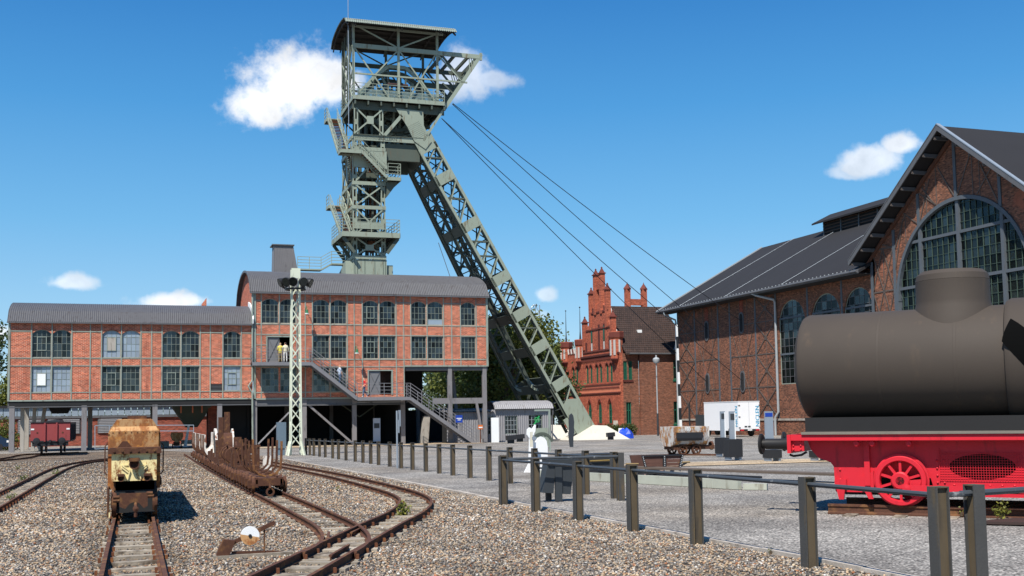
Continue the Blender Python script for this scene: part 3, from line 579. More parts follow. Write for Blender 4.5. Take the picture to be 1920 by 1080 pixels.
part('post', MB().box(29.95, 30.05, 97.2, 97.28, -.95, .3), M_RUSTP, sgn); part('board', MB().box(29.78, 30.22, 97.14, 97.19, .3, .7), M_ORANGE, sgn); block('white_band', M_WHITE, sgn, 29.82, 30.18, 97.12, 97.139, .42, .52)
# wall lamps
M_LGREEN = paint('lamp_green', srgb(60, 120, 84), .5, .1, 2)
for (x, z, l) in ((14.2, 10.85, 'green wall lamp with white shade between the upper arched windows'), (18.6, 7.4, 'green wall lamp with white shade above the stairs between the middle windows')):
    t = thing('wall_lamp', l, 'lamp', (x, FY - .05, z), group='lamps on the brick facade')
    part('bracket', MB().tube([(x, FY - .05, z + .15), (x, FY - .5, z + .5), (x, FY - .95, z + .4), (x, FY - 1.0, z + .15)], .03, 6), M_LGREEN, t)
    part('lamp_head', MB().lathe([(.0, .3), (.1, .28), (.12, .05), (.2, 0)], 10, (x, FY - 1.0, z - .1)), M_LGREEN, t, True); part('lamp_shade', MB().lathe([(.0, .05), (.12, .05), (.2, -.06), (.19, -.08)], 10, (x, FY - 1.0, z - .12)), M_WHITE, t, True)
# ------------------------------------------------------------------ people
def skin_body(J, E, R):
    me = bpy.data.meshes.new('person'); me.from_pydata(J, E, []); o = bpy.data.objects.new('tmp', me); COL.objects.link(o)
    m = o.modifiers.new('s', 'SKIN'); m.use_smooth_shade = True
    for i, r in enumerate(R): me.skin_vertices[0].data[i].radius = (r, r) if not isinstance(r, tuple) else r
    me.skin_vertices[0].data[0].use_root = True
    o.modifiers.new('d', 'SUBSURF').levels = 1; bpy.context.view_layer.update()
    ev = o.evaluated_get(bpy.context.evaluated_depsgraph_get()); out = bpy.data.meshes.new_from_object(ev); bpy.data.objects.remove(o); return out
M_SKIN = paint('skin', srgb(206, 158, 132), .6, .05, 3); M_HAIRD = paint('dark_hair', (.03, .02, .015), .7, .2, 8); M_HAIRB = paint('light_hair', srgb(170, 140, 100), .7, .2, 8)
def person(label, loc, rz, shirt, trousers, hair, shoes, stride=.0, lean=0., arm=.15, short=True, scale=1.0, look=0.):
    s = stride
    J = [(0, 0, .95), (0, .02, 1.2), (0, .03 + lean * .5, 1.42), (0, .02 + lean, 1.52), (0, lean - .01, 1.60), (0, lean - .015, 1.68), (0, lean, 1.75),
         (.18, .03 + lean * .5, 1.41), (.25, .0 + arm * .3, 1.14), (.25, -.1 - arm * .6, .93), (.25, -.14 - arm * .75, .84),
         (-.18, .03 + lean * .5, 1.41), (-.25, .06 - arm * .2, 1.14), (-.25, -.02 - arm * .3, .92), (-.25, -.05 - arm * .4, .83),
         (.1, 0, .88), (.11, -.12 * s - .02, .5), (.11, -.26 * s + .02 + .1 * s, .1), (.11, -.26 * s - .12 + .1 * s, .04),
         (-.1, 0, .88), (-.11, .10 * s - .02, .5), (-.11, .38 * s + .02, .12), (-.11, .38 * s - .10, .05)]
    E = [(0, 1), (1, 2), (2, 3), (3, 4), (4, 5), (5, 6), (2, 7), (7, 8), (8, 9), (9, 10), (2, 11), (11, 12), (12, 13), (13, 14), (0, 15), (15, 16), (16, 17), (17, 18), (0, 19), (19, 20), (20, 21), (21, 22)]
    R = [(.155, .11), (.15, .105), (.15, .10), .055, .085, .10, .06, .06, .048, .036, .03, .06, .048, .036, .03, .09, .06, .045, .035, .09, .06, .045, .035]
    me = skin_body(J, E, R); t = thing('person', label, 'person', loc, rz, local=True)
    mats = [M_SKIN, shirt, trousers, hair, shoes]
    for m in mats: me.materials.append(m)
    for p in me.polygons:
        c = p.center; armz = abs(c.x) > .205 and c.z > .75
        if c.z > 1.70 or (c.z > 1.56 and c.y > lean + .03): k = 3
        elif c.z > 1.50: k = 0
        elif armz: k = (1 if c.z > (1.15 if short else .9) else 0)
        elif c.z > .93: k = 1
        elif c.z > .09: k = 2
        else: k = 4
        p.material_index = k; p.use_smooth = True
    b = link('body', me, t); b.scale = (scale,) * 3
    hd = MB().lathe([(0, 0), (.012, .0), (.018, -.02), (.0, -.03)], 6, (0, lean - .112, 1.635)); part('nose', hd, M_SKIN, t)
    for sx in (.035, -.035): part('eye', MB().box(sx - .012, sx + .012, lean - .108, lean - .098, 1.655, 1.67), M_BLACK, t)
    for sx in (.25, -.25):
        ya = -.14 - arm * .75 if sx > 0 else -.05 - arm * .4; z = .80 if sx > 0 else .79
        h = MB()
        for k in range(4): h.tube([(sx + (k - 1.5) * .016, ya, z + .02), (sx + (k - 1.5) * .018, ya - .01, z - .04 - (k % 3) * .006), (sx + (k - 1.5) * .018, ya - .025, z - .075 - (k % 3) * .008)], .008, 5)
        h.tube([(sx - .03, ya, z + .03), (sx - .045, ya - .02, z - .01), (sx - .04, ya - .03, z - .03)], .009, 5); part('hand', h, M_SKIN, t, True)
    return t
c_red = paint('red_shirt', srgb(205, 40, 42), .8, .1, 4); c_yel = paint('yellow_shirt', srgb(206, 190, 80), .8, .1, 4); c_crm = paint('cream_shirt', srgb(216, 206, 176), .8, .08, 4)
c_lbl = paint('pale_blue_shirt', srgb(176, 190, 210), .8, .1, 4); c_jean = paint('blue_jeans', srgb(72, 96, 132), .8, .2, 5); c_wht = paint('white_trousers', srgb(220, 216, 210), .8, .05, 4); c_kha = paint('khaki_trousers', srgb(150, 132, 100), .8, .1, 4)
person('person in cream top and white trousers seen from behind at the upper doorway', (12.35, 97.1, 6.42), math.pi, c_crm, c_wht, M_HAIRD, M_WHITE, .1, 0, .1, False)
person('person in yellow shirt half hidden inside the upper doorway', (11.98, 97.65, 6.42), math.pi * .9, c_yel, c_kha, M_HAIRB, M_BLACK, .1, 0, .2)
person('person in pale blue top and jeans on the upper flight of stairs', (17.05, 97.0, 4.46), math.pi * .62, c_lbl, c_jean, M_HAIRB, M_WHITE, .45, -.03, .3)
person('person in red shirt and blue jeans walking along the middle landing', (19.25, 97.0, 3.33), -math.pi * .5, c_red, c_jean, M_HAIRD, M_WHITE, .8, -.05, .3)
# ------------------------------------------------------------------ headframe
hf = thing('headframe', 'tall pale green steel pit headframe with winding wheels and slanted lattice strut', 'tower', (20.8, 104.8, 14.9))
TX0, TX1, TF, TBK = 19.25, 22.35, 102., 107.6
M_SHADE = paint('shade_dark_boards', (.035, .03, .026), .85, .2, 2); SX0_ = 19.28  # dark tone painting in the shade under canopy and decks
Zr = (16.55, 18.55, 21.3, 23.6, 26.9)
# riveted plated base
bs = part('plated_base', MB().box(TX0, TX1 + .1, TF, TBK, 14.2, 16.35).box(TX1 + .1, TX1 + .75, TF + .3, TF + 2.2, 14.2, 15.9).box(TX0 - .1, TX1 + .75, TF - .06, TBK + .1, 14.1, 14.82), M_STEEL, hf)
rv = MB()
for x in (19.4, 19.65, 20.35, 21.3, 22.1, 22.3):
    for k in range(18): rv.box(x - .02, x + .02, TF - .03, TF, 14.9 + k * .08, 14.94 + k * .08)
o = part('rivets', rv, M_STEELD, hf); o['kind'] = 'stuff'
part('plinth_left', MB().prism([(TF - .05, 14.1), (TBK, 14.1), (TBK, 15.0), (TF + .2, 16.2)], lambda a, d, b: (TX0 - .7 + d, a, b), 0, .7), M_STEEL, hf)
def column(x, y, z0, z1):
    c = part('column', MB().box(x - .2, x - .1, y - .12, y + .12, z0, z1).box(x + .1, x + .2, y - .12, y + .12, z0, z1), M_STEEL, hf)
    z = z0 + .3
    while z < z1 - .3: block('batten', M_STEEL, c, x - .1, x + .1, y - .1, y + .1, z, z + .35); z += 1.05
for x in (TX0 + .2, TX1 - .2):
    for y in (TF + .12, (TF + TBK) / 2, TBK - .12): column(x, y, 16.4, 28.)
def xb(p, q, r, s, w=.14, m=None): beam('brace', m or M_STEEL, hf, p, s, w, .08, (0, 1, 0)); beam('brace', m or M_STEEL, hf, q, r, w, .08, (0, 1, 0))
for z in Zr + (28.,):
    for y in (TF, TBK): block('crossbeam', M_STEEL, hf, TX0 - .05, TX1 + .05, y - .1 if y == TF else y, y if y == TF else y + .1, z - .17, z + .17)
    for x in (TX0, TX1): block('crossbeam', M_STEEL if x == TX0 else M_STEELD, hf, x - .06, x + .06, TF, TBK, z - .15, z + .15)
for z0, z1 in zip(Zr, Zr[1:]):
    a, b = z0 + .2, z1 - .2
    for y in (TF - .03, TBK + .03): xb((TX0 + .3, y, a), (TX1 - .3, y, a), (TX0 + .3, y, b), (TX1 - .3, y, b))
    for x in (TX0, TX1):
        ym = (TF + TBK) / 2
        for y0, y1 in ((TF + .2, ym - .1), (ym + .1, TBK - .2)): xb((x, y0, a), (x, y1, a), (x, y0, b), (x, y1, b), .12)
part('gusset', MB().box(20.4, 21.2, TF - .1, TF - .04, 17.2, 17.75), M_STEEL, hf)
# inner guide frame and shaft lining
M_RLIN = rusty('rust_lining', srgb(120, 92, 76), amount=.6, scale=.8)
for x in (20.15, 20.8, 21.45):
    for y in (103.6, 106.0): block('guide', M_STEELD, hf, x - .09, x + .09, y - .09, y + .09, 16.4, 31.)
part('shaft_lining', MB().box(TX0 + .35, TX0 + .42, 103.4, 107, 19.2, 27.2).box(20.9, 21.6, 103.2, 103.3, 17.2, 18.3).box(21.3, 22, 104.6, 104.7, 19.5, 26), M_RLIN, hf)
for k in range(22):
    z = 17 + k * .5; block('guide_beam', M_STEELD, hf, TX0 + .5, TX1 - .5, 103.45 if k % 2 else 105.9, 103.6 if k % 2 else 106.05, z, z + .14)
part('cage', MB().box(19.8, 21.8, 103.5, 104.3, 19.3, 20.6), M_STEELD, hf); part('cage_frame', MB().box(19.7, 21.9, 103.4, 106.2, 24.4, 25.0), M_STEELD, hf)
part('fascia_girder', MB().box(TX0 + .1, TX1 + .15, TF - .08, TF, 25.1, 26.75).box(20.75, 20.9, TF - .14, TF - .08, 25.1, 26.75), M_STEEL, hf)
def railing(par, pts, h=1.15, n=2, post=1.2, t=.05): rail_line(par, pts, h, M_STEEL, n, .022, post, 'rail_post', t)
def deck(name, x0, x1, y0, y1, z, t=.32):
    d = part(name, MB().box(x0, x1, y0, y1, z - .06, z), M_SHADE, hf)
    for q in ((x0, x1, y0 - .06, y0, z - t, z + .04), (x0 - .06, x0, y0, y1, z - t, z + .04), (x1, x1 + .06, y0, y1, z - t, z + .04), (x0, x1, y1, y1 + .06, z - t, z + .04)): block('edge_beam', M_STEEL, d, *q)
    return d
part('wheel_pit_shade_panel', MB().box(21.4, 27.2, 107.2, 107.3, 28.4, 31.0), M_SHADE, hf); part('wheel_pit_shade_panel', MB().box(SX0_ + .8, 21.3, 106.2, 106.3, 29.4, 31.0), M_SHADE, hf)  # added dark panels; shade behind the lower wheels is in their colour
# lower platform
PX0, PX1, PF, PBk = 18.1, 23.5, 101., 106.9
dk = deck('platform', PX0, PX1, PF, PBk, 18.75, .42); railing(dk, [(PX0, PBk, 18.8), (PX0, PF, 18.8), (PX1, PF, 18.8), (PX1, PBk, 18.8)], 1.25, 3)
for y in (PF + .3, 104, PBk - .3):
    beam('knee_brace', M_STEELD, hf, (PX0 + .1, y, 18.3), (TX0, y, 16.9), .14, .3); beam('knee_brace', M_STEELD, hf, (PX1 - .1, y, 18.3), (TX1, y, 16.9), .14, .3)
part('fascia_girder', MB().box(TX0 + .1, TX1 - .1, TF - .1, TF - .02, 19.25, 19.85), M_STEEL, hf)
# stairs climbing the left side and front
def stair(p, q, w, ax):
    p, q = V(p), V(q); n = int(abs(q.z - p.z) / .2); sv = V((0, w / 2, 0)) if ax == 'x' else V((w / 2, 0, 0)); f = part('stair_flight', MB().bar(p + sv, q + sv, .06, .26).bar(p - sv, q - sv, .06, .26), M_STEEL, hf)
    for i in range(n):
        c = lerp(p, q, (i + .5) / n); e = (.14, w / 2 - .03) if ax == 'x' else (w / 2 - .03, .14)
        block('tread', M_RLIN if i % 3 else M_STEELD, f, c.x - e[0], c.x + e[0], c.y - e[1], c.y + e[1], c.z - .02, c.z + .02)
    for s in (sv, -sv): rail_line(f, [p + s, q + s], 1.1, M_STEEL, 2, .02, 1.2, 'rail_post', .045)
stair((18.55, 102.3, 18.8), (18.35, 106.6, 22.2), .95, 'y'); d2 = deck('landing', 17.75, 19.1, 106.6, 108., 22.2, .25); railing(d2, [(17.75, 108, 22.2), (17.75, 106.6, 22.2)], 1.1, 2)
stair((19.0, 108.4, 22.2), (22.2, 108.4, 24.05), .9, 'x')
d3 = deck('landing', 22.4, 23.6, 100.9, 108.8, 24.05, .28); railing(d3, [(22.4, 100.9, 24.1), (23.6, 100.9, 24.1), (23.6, 108.8, 24.1)], 1.3, 3)
part('landing_bracket', MB().prism([(22.4, 23.8), (23.5, 23.8), (22.4, 22.3)], TY(101.5), 0, 6.8), M_STEELD, hf)
stair((22.3, 101.35, 24.05), (19.85, 101.35, 26.45), .9, 'x'); d4 = deck('landing', 17.95, 19.85, 100.9, 102.2, 26.45, .28); railing(d4, [(17.95, 102.2, 26.5), (17.95, 100.9, 26.5), (19.85, 100.9, 26.5)], 1.2, 3, .7)

stair((18.35, 102.2, 26.45), (18.25, 107.3, 31.0), .95, 'y'); d5 = deck('landing', 17.7, 19.0, 107.3, 108.6, 31.0, .25); railing(d5, [(17.7, 108.6, 31), (17.7, 107.3, 31)], 1.1, 2)
# sheave platform
SX0, SX1, SZ = 19.28, 28.15, 31.85
sp_ = deck('wheel_platform', SX0, SX1, TF - .5, TBK + .6, SZ, .34)
railing(sp_, [(SX0, TBK + .6, SZ), (SX0, TF - .5, SZ), (SX1, TF - .5, SZ), (SX1, TBK + .6, SZ)], 1.25, 3, 1.1, .045)
part('mesh_guard', MB().box(SX0 + .5, SX1 - .4, TF + .2, TF + .22, SZ, SZ + .95), glass('wire_mesh_guard', srgb(150, 170, 168), .62, rnd=.1), sp_)
for k in range(8):
    x = SX0 + .1 + k * 1.24; block('joist', M_STEELD, hf, x, x + .14, TF - .5, TBK + .6, SZ - .78, SZ - .36)
part('main_girder', MB().box(SX0, SX1 + .1, TF + .05, TF + .15, SZ - 1.15, SZ - .37), M_STEELD, hf); part('main_girder', MB().box(SX0, SX1 + .1, TBK - .15, TBK - .05, SZ - 1.15, SZ - .37), M_STEELD, hf)
ZL = 28.0
for y in (TF, TBK):
    m = M_STEEL if y == TF else M_STEELD; yy = y - .1 if y == TF else y  # rear side takes the shade-toned copy of the paint
    block('bottom_girder', m, hf, SX0, 26.1, yy, yy + .12, ZL - .28, ZL + .22); block('girder_flange', M_STEELD, hf, SX0, 26.1, yy - .1, yy + .22, ZL + .22, ZL + .27)
    for x in (SX0 + .3, 22.0, ): 
        for dx in (-.14, .14): block('post', m, hf, x + dx - .06, x + dx + .06, yy, yy + .1, ZL + .27, SZ - 1.1)
        block('post_batten', m, hf, x - .08, x + .08, yy, yy + .09, 29.2, 29.7)
    beam('brace', m, hf, (SX0 + .1, yy, ZL + .3), (22.1, yy, SZ - 1.1), .14, .08, (0, 1, 0)); beam('brace', m, hf, (SX0 + .3, yy - .03, SZ - 1.1), (22.2, yy - .03, ZL + .3), .14, .08, (0, 1, 0))
    beam('brace', m, hf, (22.3, yy, ZL + .3), (24.0, yy, SZ - 1.5), .32, .16, (0, 1, 0)); beam('edge_strut', m, hf, (26.1, yy, ZL), (28.15, yy, SZ - .6), .22, .16, (0, 1, 0))
part('node_plate', MB().box(20.6, 21.25, TF - .2, TF - .14, 29.3, 30.05), M_STEEL, hf)
text_mesh('lettering', 'ZOLLERN', .42, M_STEELD, hf, (22.6, TF - .11, ZL - .04), (math.pi / 2, 0, 0), .01)
for k in range(5): beam('tie', M_STEELD, hf, (22.4, TF + .6 + k * 1.1, 27.6), (26.0, TF + .3 + k * 1.2, 27.2), .14, .2)
part('soffit_girder', MB().box(22.3, 25.8, 102.2, 102.5, 26.0, 27.6), M_STEELD, hf); part('soffit_girder', MB().box(22.3, 25.8, 107.0, 107.3, 25.8, 27.4), M_STEELD, hf)
# winding wheels
def wheel(y, cz, cx, r, lab):
    w = part('winding_wheel', MB().lathe([(r - .32, -.14), (r, -.16), (r - .08, -.1), (r - .14, 0), (r - .08, .1), (r, .16), (r - .32, .14), (r - .32, -.14)], 48, (cx, y, cz), 'y'), M_STEELD, hf, True, lab)
    part('inner_ring', MB().lathe([(r * .62, -.06), (r * .66, -.06), (r * .66, .06), (r * .62, .06), (r * .62, -.06)], 40, (cx, y, cz), 'y'), M_STEELD, w); part('hub', MB().lathe([(0, -.4), (.42, -.4), (.42, .4), (0, .4)], 20, (cx, y, cz), 'y'), M_STEELD, w)
    for k in range(10):
        t = k * math.pi / 5 + .2; beam('spoke', M_STEEL, w, (cx + .35 * math.cos(t), y, cz + .35 * math.sin(t)), (cx + (r - .3) * math.cos(t), y, cz + (r - .3) * math.sin(t)), .2, .14, (0, 1, 0))
WX, WZ, WR = 23.75, 32.1, 3.0
wheel(103.5, WZ, WX, WR, 'front upper winding wheel'); wheel(106.1, WZ, WX, WR, 'rear upper winding wheel')
wheel(104.1, 29.2, 24.2, 2.0, 'lower winding wheel under the platform'); wheel(105.7, 29.2, 24.2, 2.0, 'rear lower winding wheel under the platform')
for y in (102.7, 104.8):
    pts = [(WX + 3.5 * math.cos(a), y, WZ - .3 + 3.5 * math.sin(a)) for a in [math.pi * (1 - i / 5.) for i in range(6)]]
    pts = [(19.9, y, 32.), (21.6, y, 34.3), (22.9, y, 35.3), (24.6, y, 35.3), (26.0, y, 34.2), (27.5, y, 32.)]
    for p, q in zip(pts, pts[1:]): beam('wheel_frame', M_STEEL, hf, p, q, .34, .14, (0, 1, 0))
    for px in (21.4, 22.9, 24.6, 26.2): beam('wheel_frame', M_STEELD, hf, (px, y, 32.), (px, y, 34.3 if px < 22 or px > 26 else 35.2), .16, .12, (0, 1, 0))
part('bearing_beam', MB().box(22.8, 24.8, 102.4, 102.65, 33.3, 33.6), paint('red_brown_beam', (.09, .045, .04), .7, .2, 2), hf)
# superstructure and canopy
ZB = 36.6
for x in (SX0 + .1, 23.75, 27.6):
    for y in (TF, TBK): block('roof_post', M_STEEL if y == TF else M_STEELD, hf, x - .11, x + .11, y - .1, y + .1, SZ, 38.95)
for x in (SX0 - .02,):
    for k in range(4): block('roof_post', M_STEELD, hf, x - .07, x + .07, TF + 1.2 + k * 1.3, TF + 1.3 + k * 1.3, SZ, 38.9)
    for y0, y1 in ((TF, 104.8), (104.8, TBK)):
        for z0, z1 in ((SZ, 34.4), (34.4, 36.8)): xb((x, y0, z0), (x, y1, z0), (x, y0, z1), (x, y1, z1), .1)
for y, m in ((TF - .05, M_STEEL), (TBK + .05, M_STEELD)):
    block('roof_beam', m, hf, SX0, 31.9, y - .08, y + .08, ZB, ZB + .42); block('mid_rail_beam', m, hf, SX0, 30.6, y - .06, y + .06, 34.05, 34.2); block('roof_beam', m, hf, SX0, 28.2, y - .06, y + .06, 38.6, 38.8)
    for a, b, c, d in ((SX0 + .2, 34.2, 23.65, 36.6), (23.85, 36.6, 27.4, 34.2), (SX0 + .2, 36.6, 22.3, 34.2)): pass
    for a, b, c, d in ((SX0 + .2, ZB, 22.9, SZ), (23.6, ZB, 19.8, SZ + .4), (23.9, ZB, 27.5, SZ), (27.4, ZB, 24.6, SZ), (27.7, ZB, 30.2, 34.1), (19.4, 38.9, 23.6, 37.0), (28.0, 38.9, 23.9, 37.0)): beam('brace', m, hf, (a, y + .02, b), (c, y + .02, d), .13, .08, (0, 1, 0))
for x in (28.2, 29.4, 30.8, 31.75): block('cross_rafter', M_STEELD, hf, x - .1, x + .1, TF - .02, TBK + .02, ZB + .05, ZB + .35)
for k, (z, x1) in enumerate(((35.2, 31.0), (33.0, 29.0), (34.2, 30.2))): block('roof_beam', M_STEELD, hf, 26.5, x1, TBK - 1.2 * k - .4, TBK - 1.2 * k - .2, z, z + .25)
for y, m in ((TF, M_STEEL), (104.8, M_STEELD), (TBK, M_STEELD)):
    beam('crane_arm', m, hf, (28.2, y, SZ - .6), (32.1, y, ZB + .5), .34, .22, (0, 1, 0)); beam('crane_tie', M_STEELD, hf, (28.1, y, ZB), (30.3, y, 34.1), .18, .14, (0, 1, 0)); beam('crane_tie', M_STEELD, hf, (28.1, y, 33.9), (29.2, y, 32.9), .14, .12, (0, 1, 0))
    beam('crane_head', m, hf, (32.05, y, ZB - .1), (32.05, y, ZB + .62), .22, .22)
for k in range(5): 
    t = k / 5; a = lerp((30.9, TF, 35.2), (32.0, TF, 36.7), t); beam('crane_lattice', M_STEEL, hf, a, (a.x - .05, TF, ZB + .02), .08, .06); beam('crane_lattice', M_STEELD, hf, (a.x, TBK, a.z), (a.x - .3, TBK, ZB), .08, .06)
def zc(t): return 38.5 + .95 * math.sqrt(max(0, 1 - (2 * t - 1) ** 2)) ** .9
corrugated_roof('canopy', hf, 18.35, 29.15, 100.3, 108.6, zc, paint('canopy_sheet', srgb(126, 134, 124), .6, .1, .8, dirt=srgb(96, 96, 88), amount=.4), .2, .03)
lin = MB(); n = 14
for i in range(n + 1):
    t = i / n; lin.v += [(18.4, 100.34 + 8.22 * t, zc(t) - .07), (29.1, 100.34 + 8.22 * t, zc(t) - .07)]
for i in range(n): lin.f.append((2 * i, 2 * i + 1, 2 * i + 3, 2 * i + 2))
part('canopy_shade_sheet', lin, M_SHADE, hf)  # added dark sheet standing in for shade under the canopy
for k in range(7):
    t = .06 + k * .145; y = 100.3 + 8.3 * t; block('purlin', bpy.data.materials['shade_dark_boards'], hf, 18.5, 29.0, y - .06, y + .06, zc(t) - .24, zc(t) - .08)  # purlins and ribs share the painted shade tone
for x in (18.6, SX0, 23.75, 27.6, 29.0):
    for i in range(8):
        t0, t1 = i / 8, (i + 1) / 8; beam('canopy_rib', bpy.data.materials['shade_dark_boards'], hf, (x, 100.35 + 8.2 * t0, zc(t0) - .3), (x, 100.35 + 8.2 * t1, zc(t1) - .3), .1, .16)
part('lightning_rod', MB().tube([(18.75, 101.2, 28.2), (18.75, 101.2, 41.9)], .035, 6), M_GALV, hf)
# slanted strut: front and rear lattice legs with splay, battens, soffit bracing
axT, axB = oy(800, 273, TF), oy(1093, 797, TF)
u = (axB - axT).normalized(); wv = V((u.z, 0, -u.x)) * -1; wv = wv if wv.x > 0 else -wv
HW = .88
def yr(z): return TF + 12.7 - .25 * z
def P(t, side, leg):        # t metres from the top, side -1 / +1, leg 0 front .. 1 back
    c = axT + u * t + wv * (HW * side); return V((c.x, TF + (yr(c.z) - TF) * leg, c.z))
LEN = (axB - axT).length
def t_of(py, px): q = oy(px, py, TF); return (q - axT).dot(u)
tb = [t_of(*a) for a in ((333, 834), (421, 882), (522, 939), (589, 976), (650, 1012), (719, 1051))]
for leg in (0, 1):
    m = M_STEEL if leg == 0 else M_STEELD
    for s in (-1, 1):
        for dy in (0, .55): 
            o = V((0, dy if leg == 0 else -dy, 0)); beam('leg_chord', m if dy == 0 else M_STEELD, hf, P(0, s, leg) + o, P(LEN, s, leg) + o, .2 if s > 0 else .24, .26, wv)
    tt = [0.3] + tb + [LEN - .6]
    for i, (a, b) in enumerate(zip(tt, tt[1:])):
        a2 = a + (.55 if i else 0); b2 = b - .55 if i < len(tt) - 2 else b; n = 2 if i != 2 and b - a > 4.6 else (3 if b - a > 6.5 else 2)
        if i == 2: n = 3
        for k in range(n):
            c0, c1 = a2 + (b2 - a2) * k / n, a2 + (b2 - a2) * (k + 1) / n
            for dy in (0, .5):
                o = V((0, dy if leg == 0 else -dy, 0)); mm = m if dy == 0 else M_STEELD
                beam('lattice_bar', mm, hf, P(c1, -1, leg) + o, P(c0 + (c1 - c0) * .1, 1, leg) + o, .12, .06, (0, 1, 0))
                q = P(c0 + .2, 1, leg) + o; zq = q.z; tl = ((zq - axT.z) + HW * wv.z) / u.z; beam('lattice_bar', M_STEELD, hf, q, P(tl, -1, leg) + o, .12, .08, (0, 1, 0))
        zz_ = [a2, (a2 + b2) / 2, b2]
    for t in tb:
        mb = MB().prism([(-HW - .1, t - .52), (HW + .1, t - .52), (HW + .1, t + .52), (-HW - .1, t + .52)], lambda s, d, tt_: tuple(axT + u * tt_ + wv * s + V((0, (yr((axT + u * tt_).z) - TF) * leg + d, 0))), -.12 if leg == 0 else 0, 0 if leg == 0 else .12)
        part('batten_plate', mb, m, hf)
for j, t in enumerate(tb):      # cross girders between the legs, in the soffit and on the back
    for s in (-1, 1):
        if s == 1 and j in (4,): continue
        a0, a1 = P(t - .5, s, 0), P(t + .5, s, 0); b0, b1 = P(t - .5, s, 1), P(t + .5, s, 1); k = wv * .06
        part('cross_girder', MB().add([a0 - k, a1 - k, b1 - k, b0 - k, a0 + k, a1 + k, b1 + k, b0 + k], [(0, 1, 2, 3), (7, 6, 5, 4), (0, 4, 5, 1), (1, 5, 6, 2), (2, 6, 7, 3), (3, 7, 4, 0)]), M_STEELD, hf)
tt = [.3] + tb
for i, (a, b) in enumerate(zip(tt, tt[1:])):
    for s in (-1, 1):
        for l0, l1 in ((.06, .5), (.5, .94)):
            n = 3 if b - a > 4 else 2
            if i >= 4: continue
            if i == 3 and s == -1: continue
            for k in range(n):
                c0, c1 = a + (b - a) * k / n, a + (b - a) * (k + 1) / n
                beam('soffit_brace', M_STEELD, hf, P(c0, s, l0), P(c1, s, l1), .13, .08); beam('soffit_brace', M_STEELD, hf, P(c1, s, l0), P(c0, s, l1), .13, .08)
                if k: beam('soffit_brace', M_STEELD, hf, P(c0, s, l0), P(c0, s, l1), .1, .08)
    for l in (.1, .5, .9): beam('soffit_chord', M_STEELD, hf, P(a, -1, l), P(b, -1, l), .22 if l != .5 else .3, .3)
# rounded portal feet of the soffit chords between the fourth and sixth cross girders
for l in (.5, .93):
    for k in range(5):
        f0, f1 = k / 5, (k + 1) / 5; g = lambda f: P(tb[5] - 1.4 + 1.4 * math.sin(f * math.pi / 2), -1, l - .16 * (1 - math.cos(f * math.pi / 2))); beam('portal_corner', M_STEEL, hf, g(f0), g(f1), .3, .3)
    beam('soffit_chord', M_STEEL, hf, P(tb[3], -1.12, l), P(tb[5] - 1.3, -1.12, l), .12, .3)
part('head_plate', MB().prism([(23.4, 31.0), (26.1, 30.9), (26.15, 29.5), (26.9, 28.0), (26.3, 27.2), (25.2, 27.9), (24.5, 29.3)], TY(TF - .18), 0, .06), M_STEEL, hf)
rv = MB()
for r in range(9):
    for k in range(12):
        c = V((25.0, 0, 29.5)) + u * (r * .17) + wv * (-.65 + k * .125)
        rv.box(c.x - .018, c.x + .018, TF - .2, TF - .18, c.z - .018, c.z + .018)
o = part('rivets', rv, M_STEELD, hf); o['kind'] = 'stuff'
part('head_plate', MB().prism([(23.6, 31.0), (26.1, 30.9), (26.9, 28.0), (26.0, 26.2), (25.0, 26.8), (24.5, 29.3)], TY(TBK + .1), 0, .06), M_STEELD, hf)
part('head_box', MB().prism([(-HW - .1, -1.2), (HW + .1, -1.2), (HW + .1, .6), (-HW - .1, .6)], lambda s, d, t: tuple(axT + u * t + wv * s + V((0, d, 0))), -.1, .02), M_STEEL, hf)
part('head_box', MB().prism([(-HW - .1, -1.2), (-HW + .05, -1.2), (-HW + .05, 1.2), (-HW - .1, 1.2)], lambda s, d, t: tuple(axT + u * t + wv * s + V((0, d, 0))), .05, 5.6), M_STEELD, hf)
# foot plates
part('foot_plate', MB().prism([(-HW - .15, LEN - 2.6), (-HW + .7, LEN - 3.1), (HW + .1, LEN - 2.5), (HW + .15, LEN + .9), (-HW - .15, LEN + .9)], lambda s, d, t: tuple(axT + u * t + wv * s + V((0, d, 0))), -.16, -.04), M_STEEL, hf)
for k in range(3): beam('foot_stiffener', M_STEEL, hf, P(LEN - 1.5, -1.6 + k * .3, 0), P(LEN + .3, -1.6 + k * .3, 0), .1, .3)
for k in range(9):
    t = tb[5] + .7 + k * .75; beam('ladder_rung', M_STEEL, hf, P(t, -1.1, .02), P(t + .25, -1.1, .19), .22, .06)
for l in (.02, .2): beam('ladder_side', M_STEELD, hf, P(tb[5], -1.15, l), P(LEN + .3, -1.15, l), .12, .3)
part('ladder_back', MB().add([P(tb[5], -.8, .02), P(LEN + .3, -.8, .02), P(LEN + .3, -.8, .2), P(tb[5], -.8, .2)], [(0, 1, 2, 3)]), M_DARK, hf)
beam('strut_cable', M_DARKST, hf, oy(822, 455, 106), oy(846, 525, 106), .05, .05)
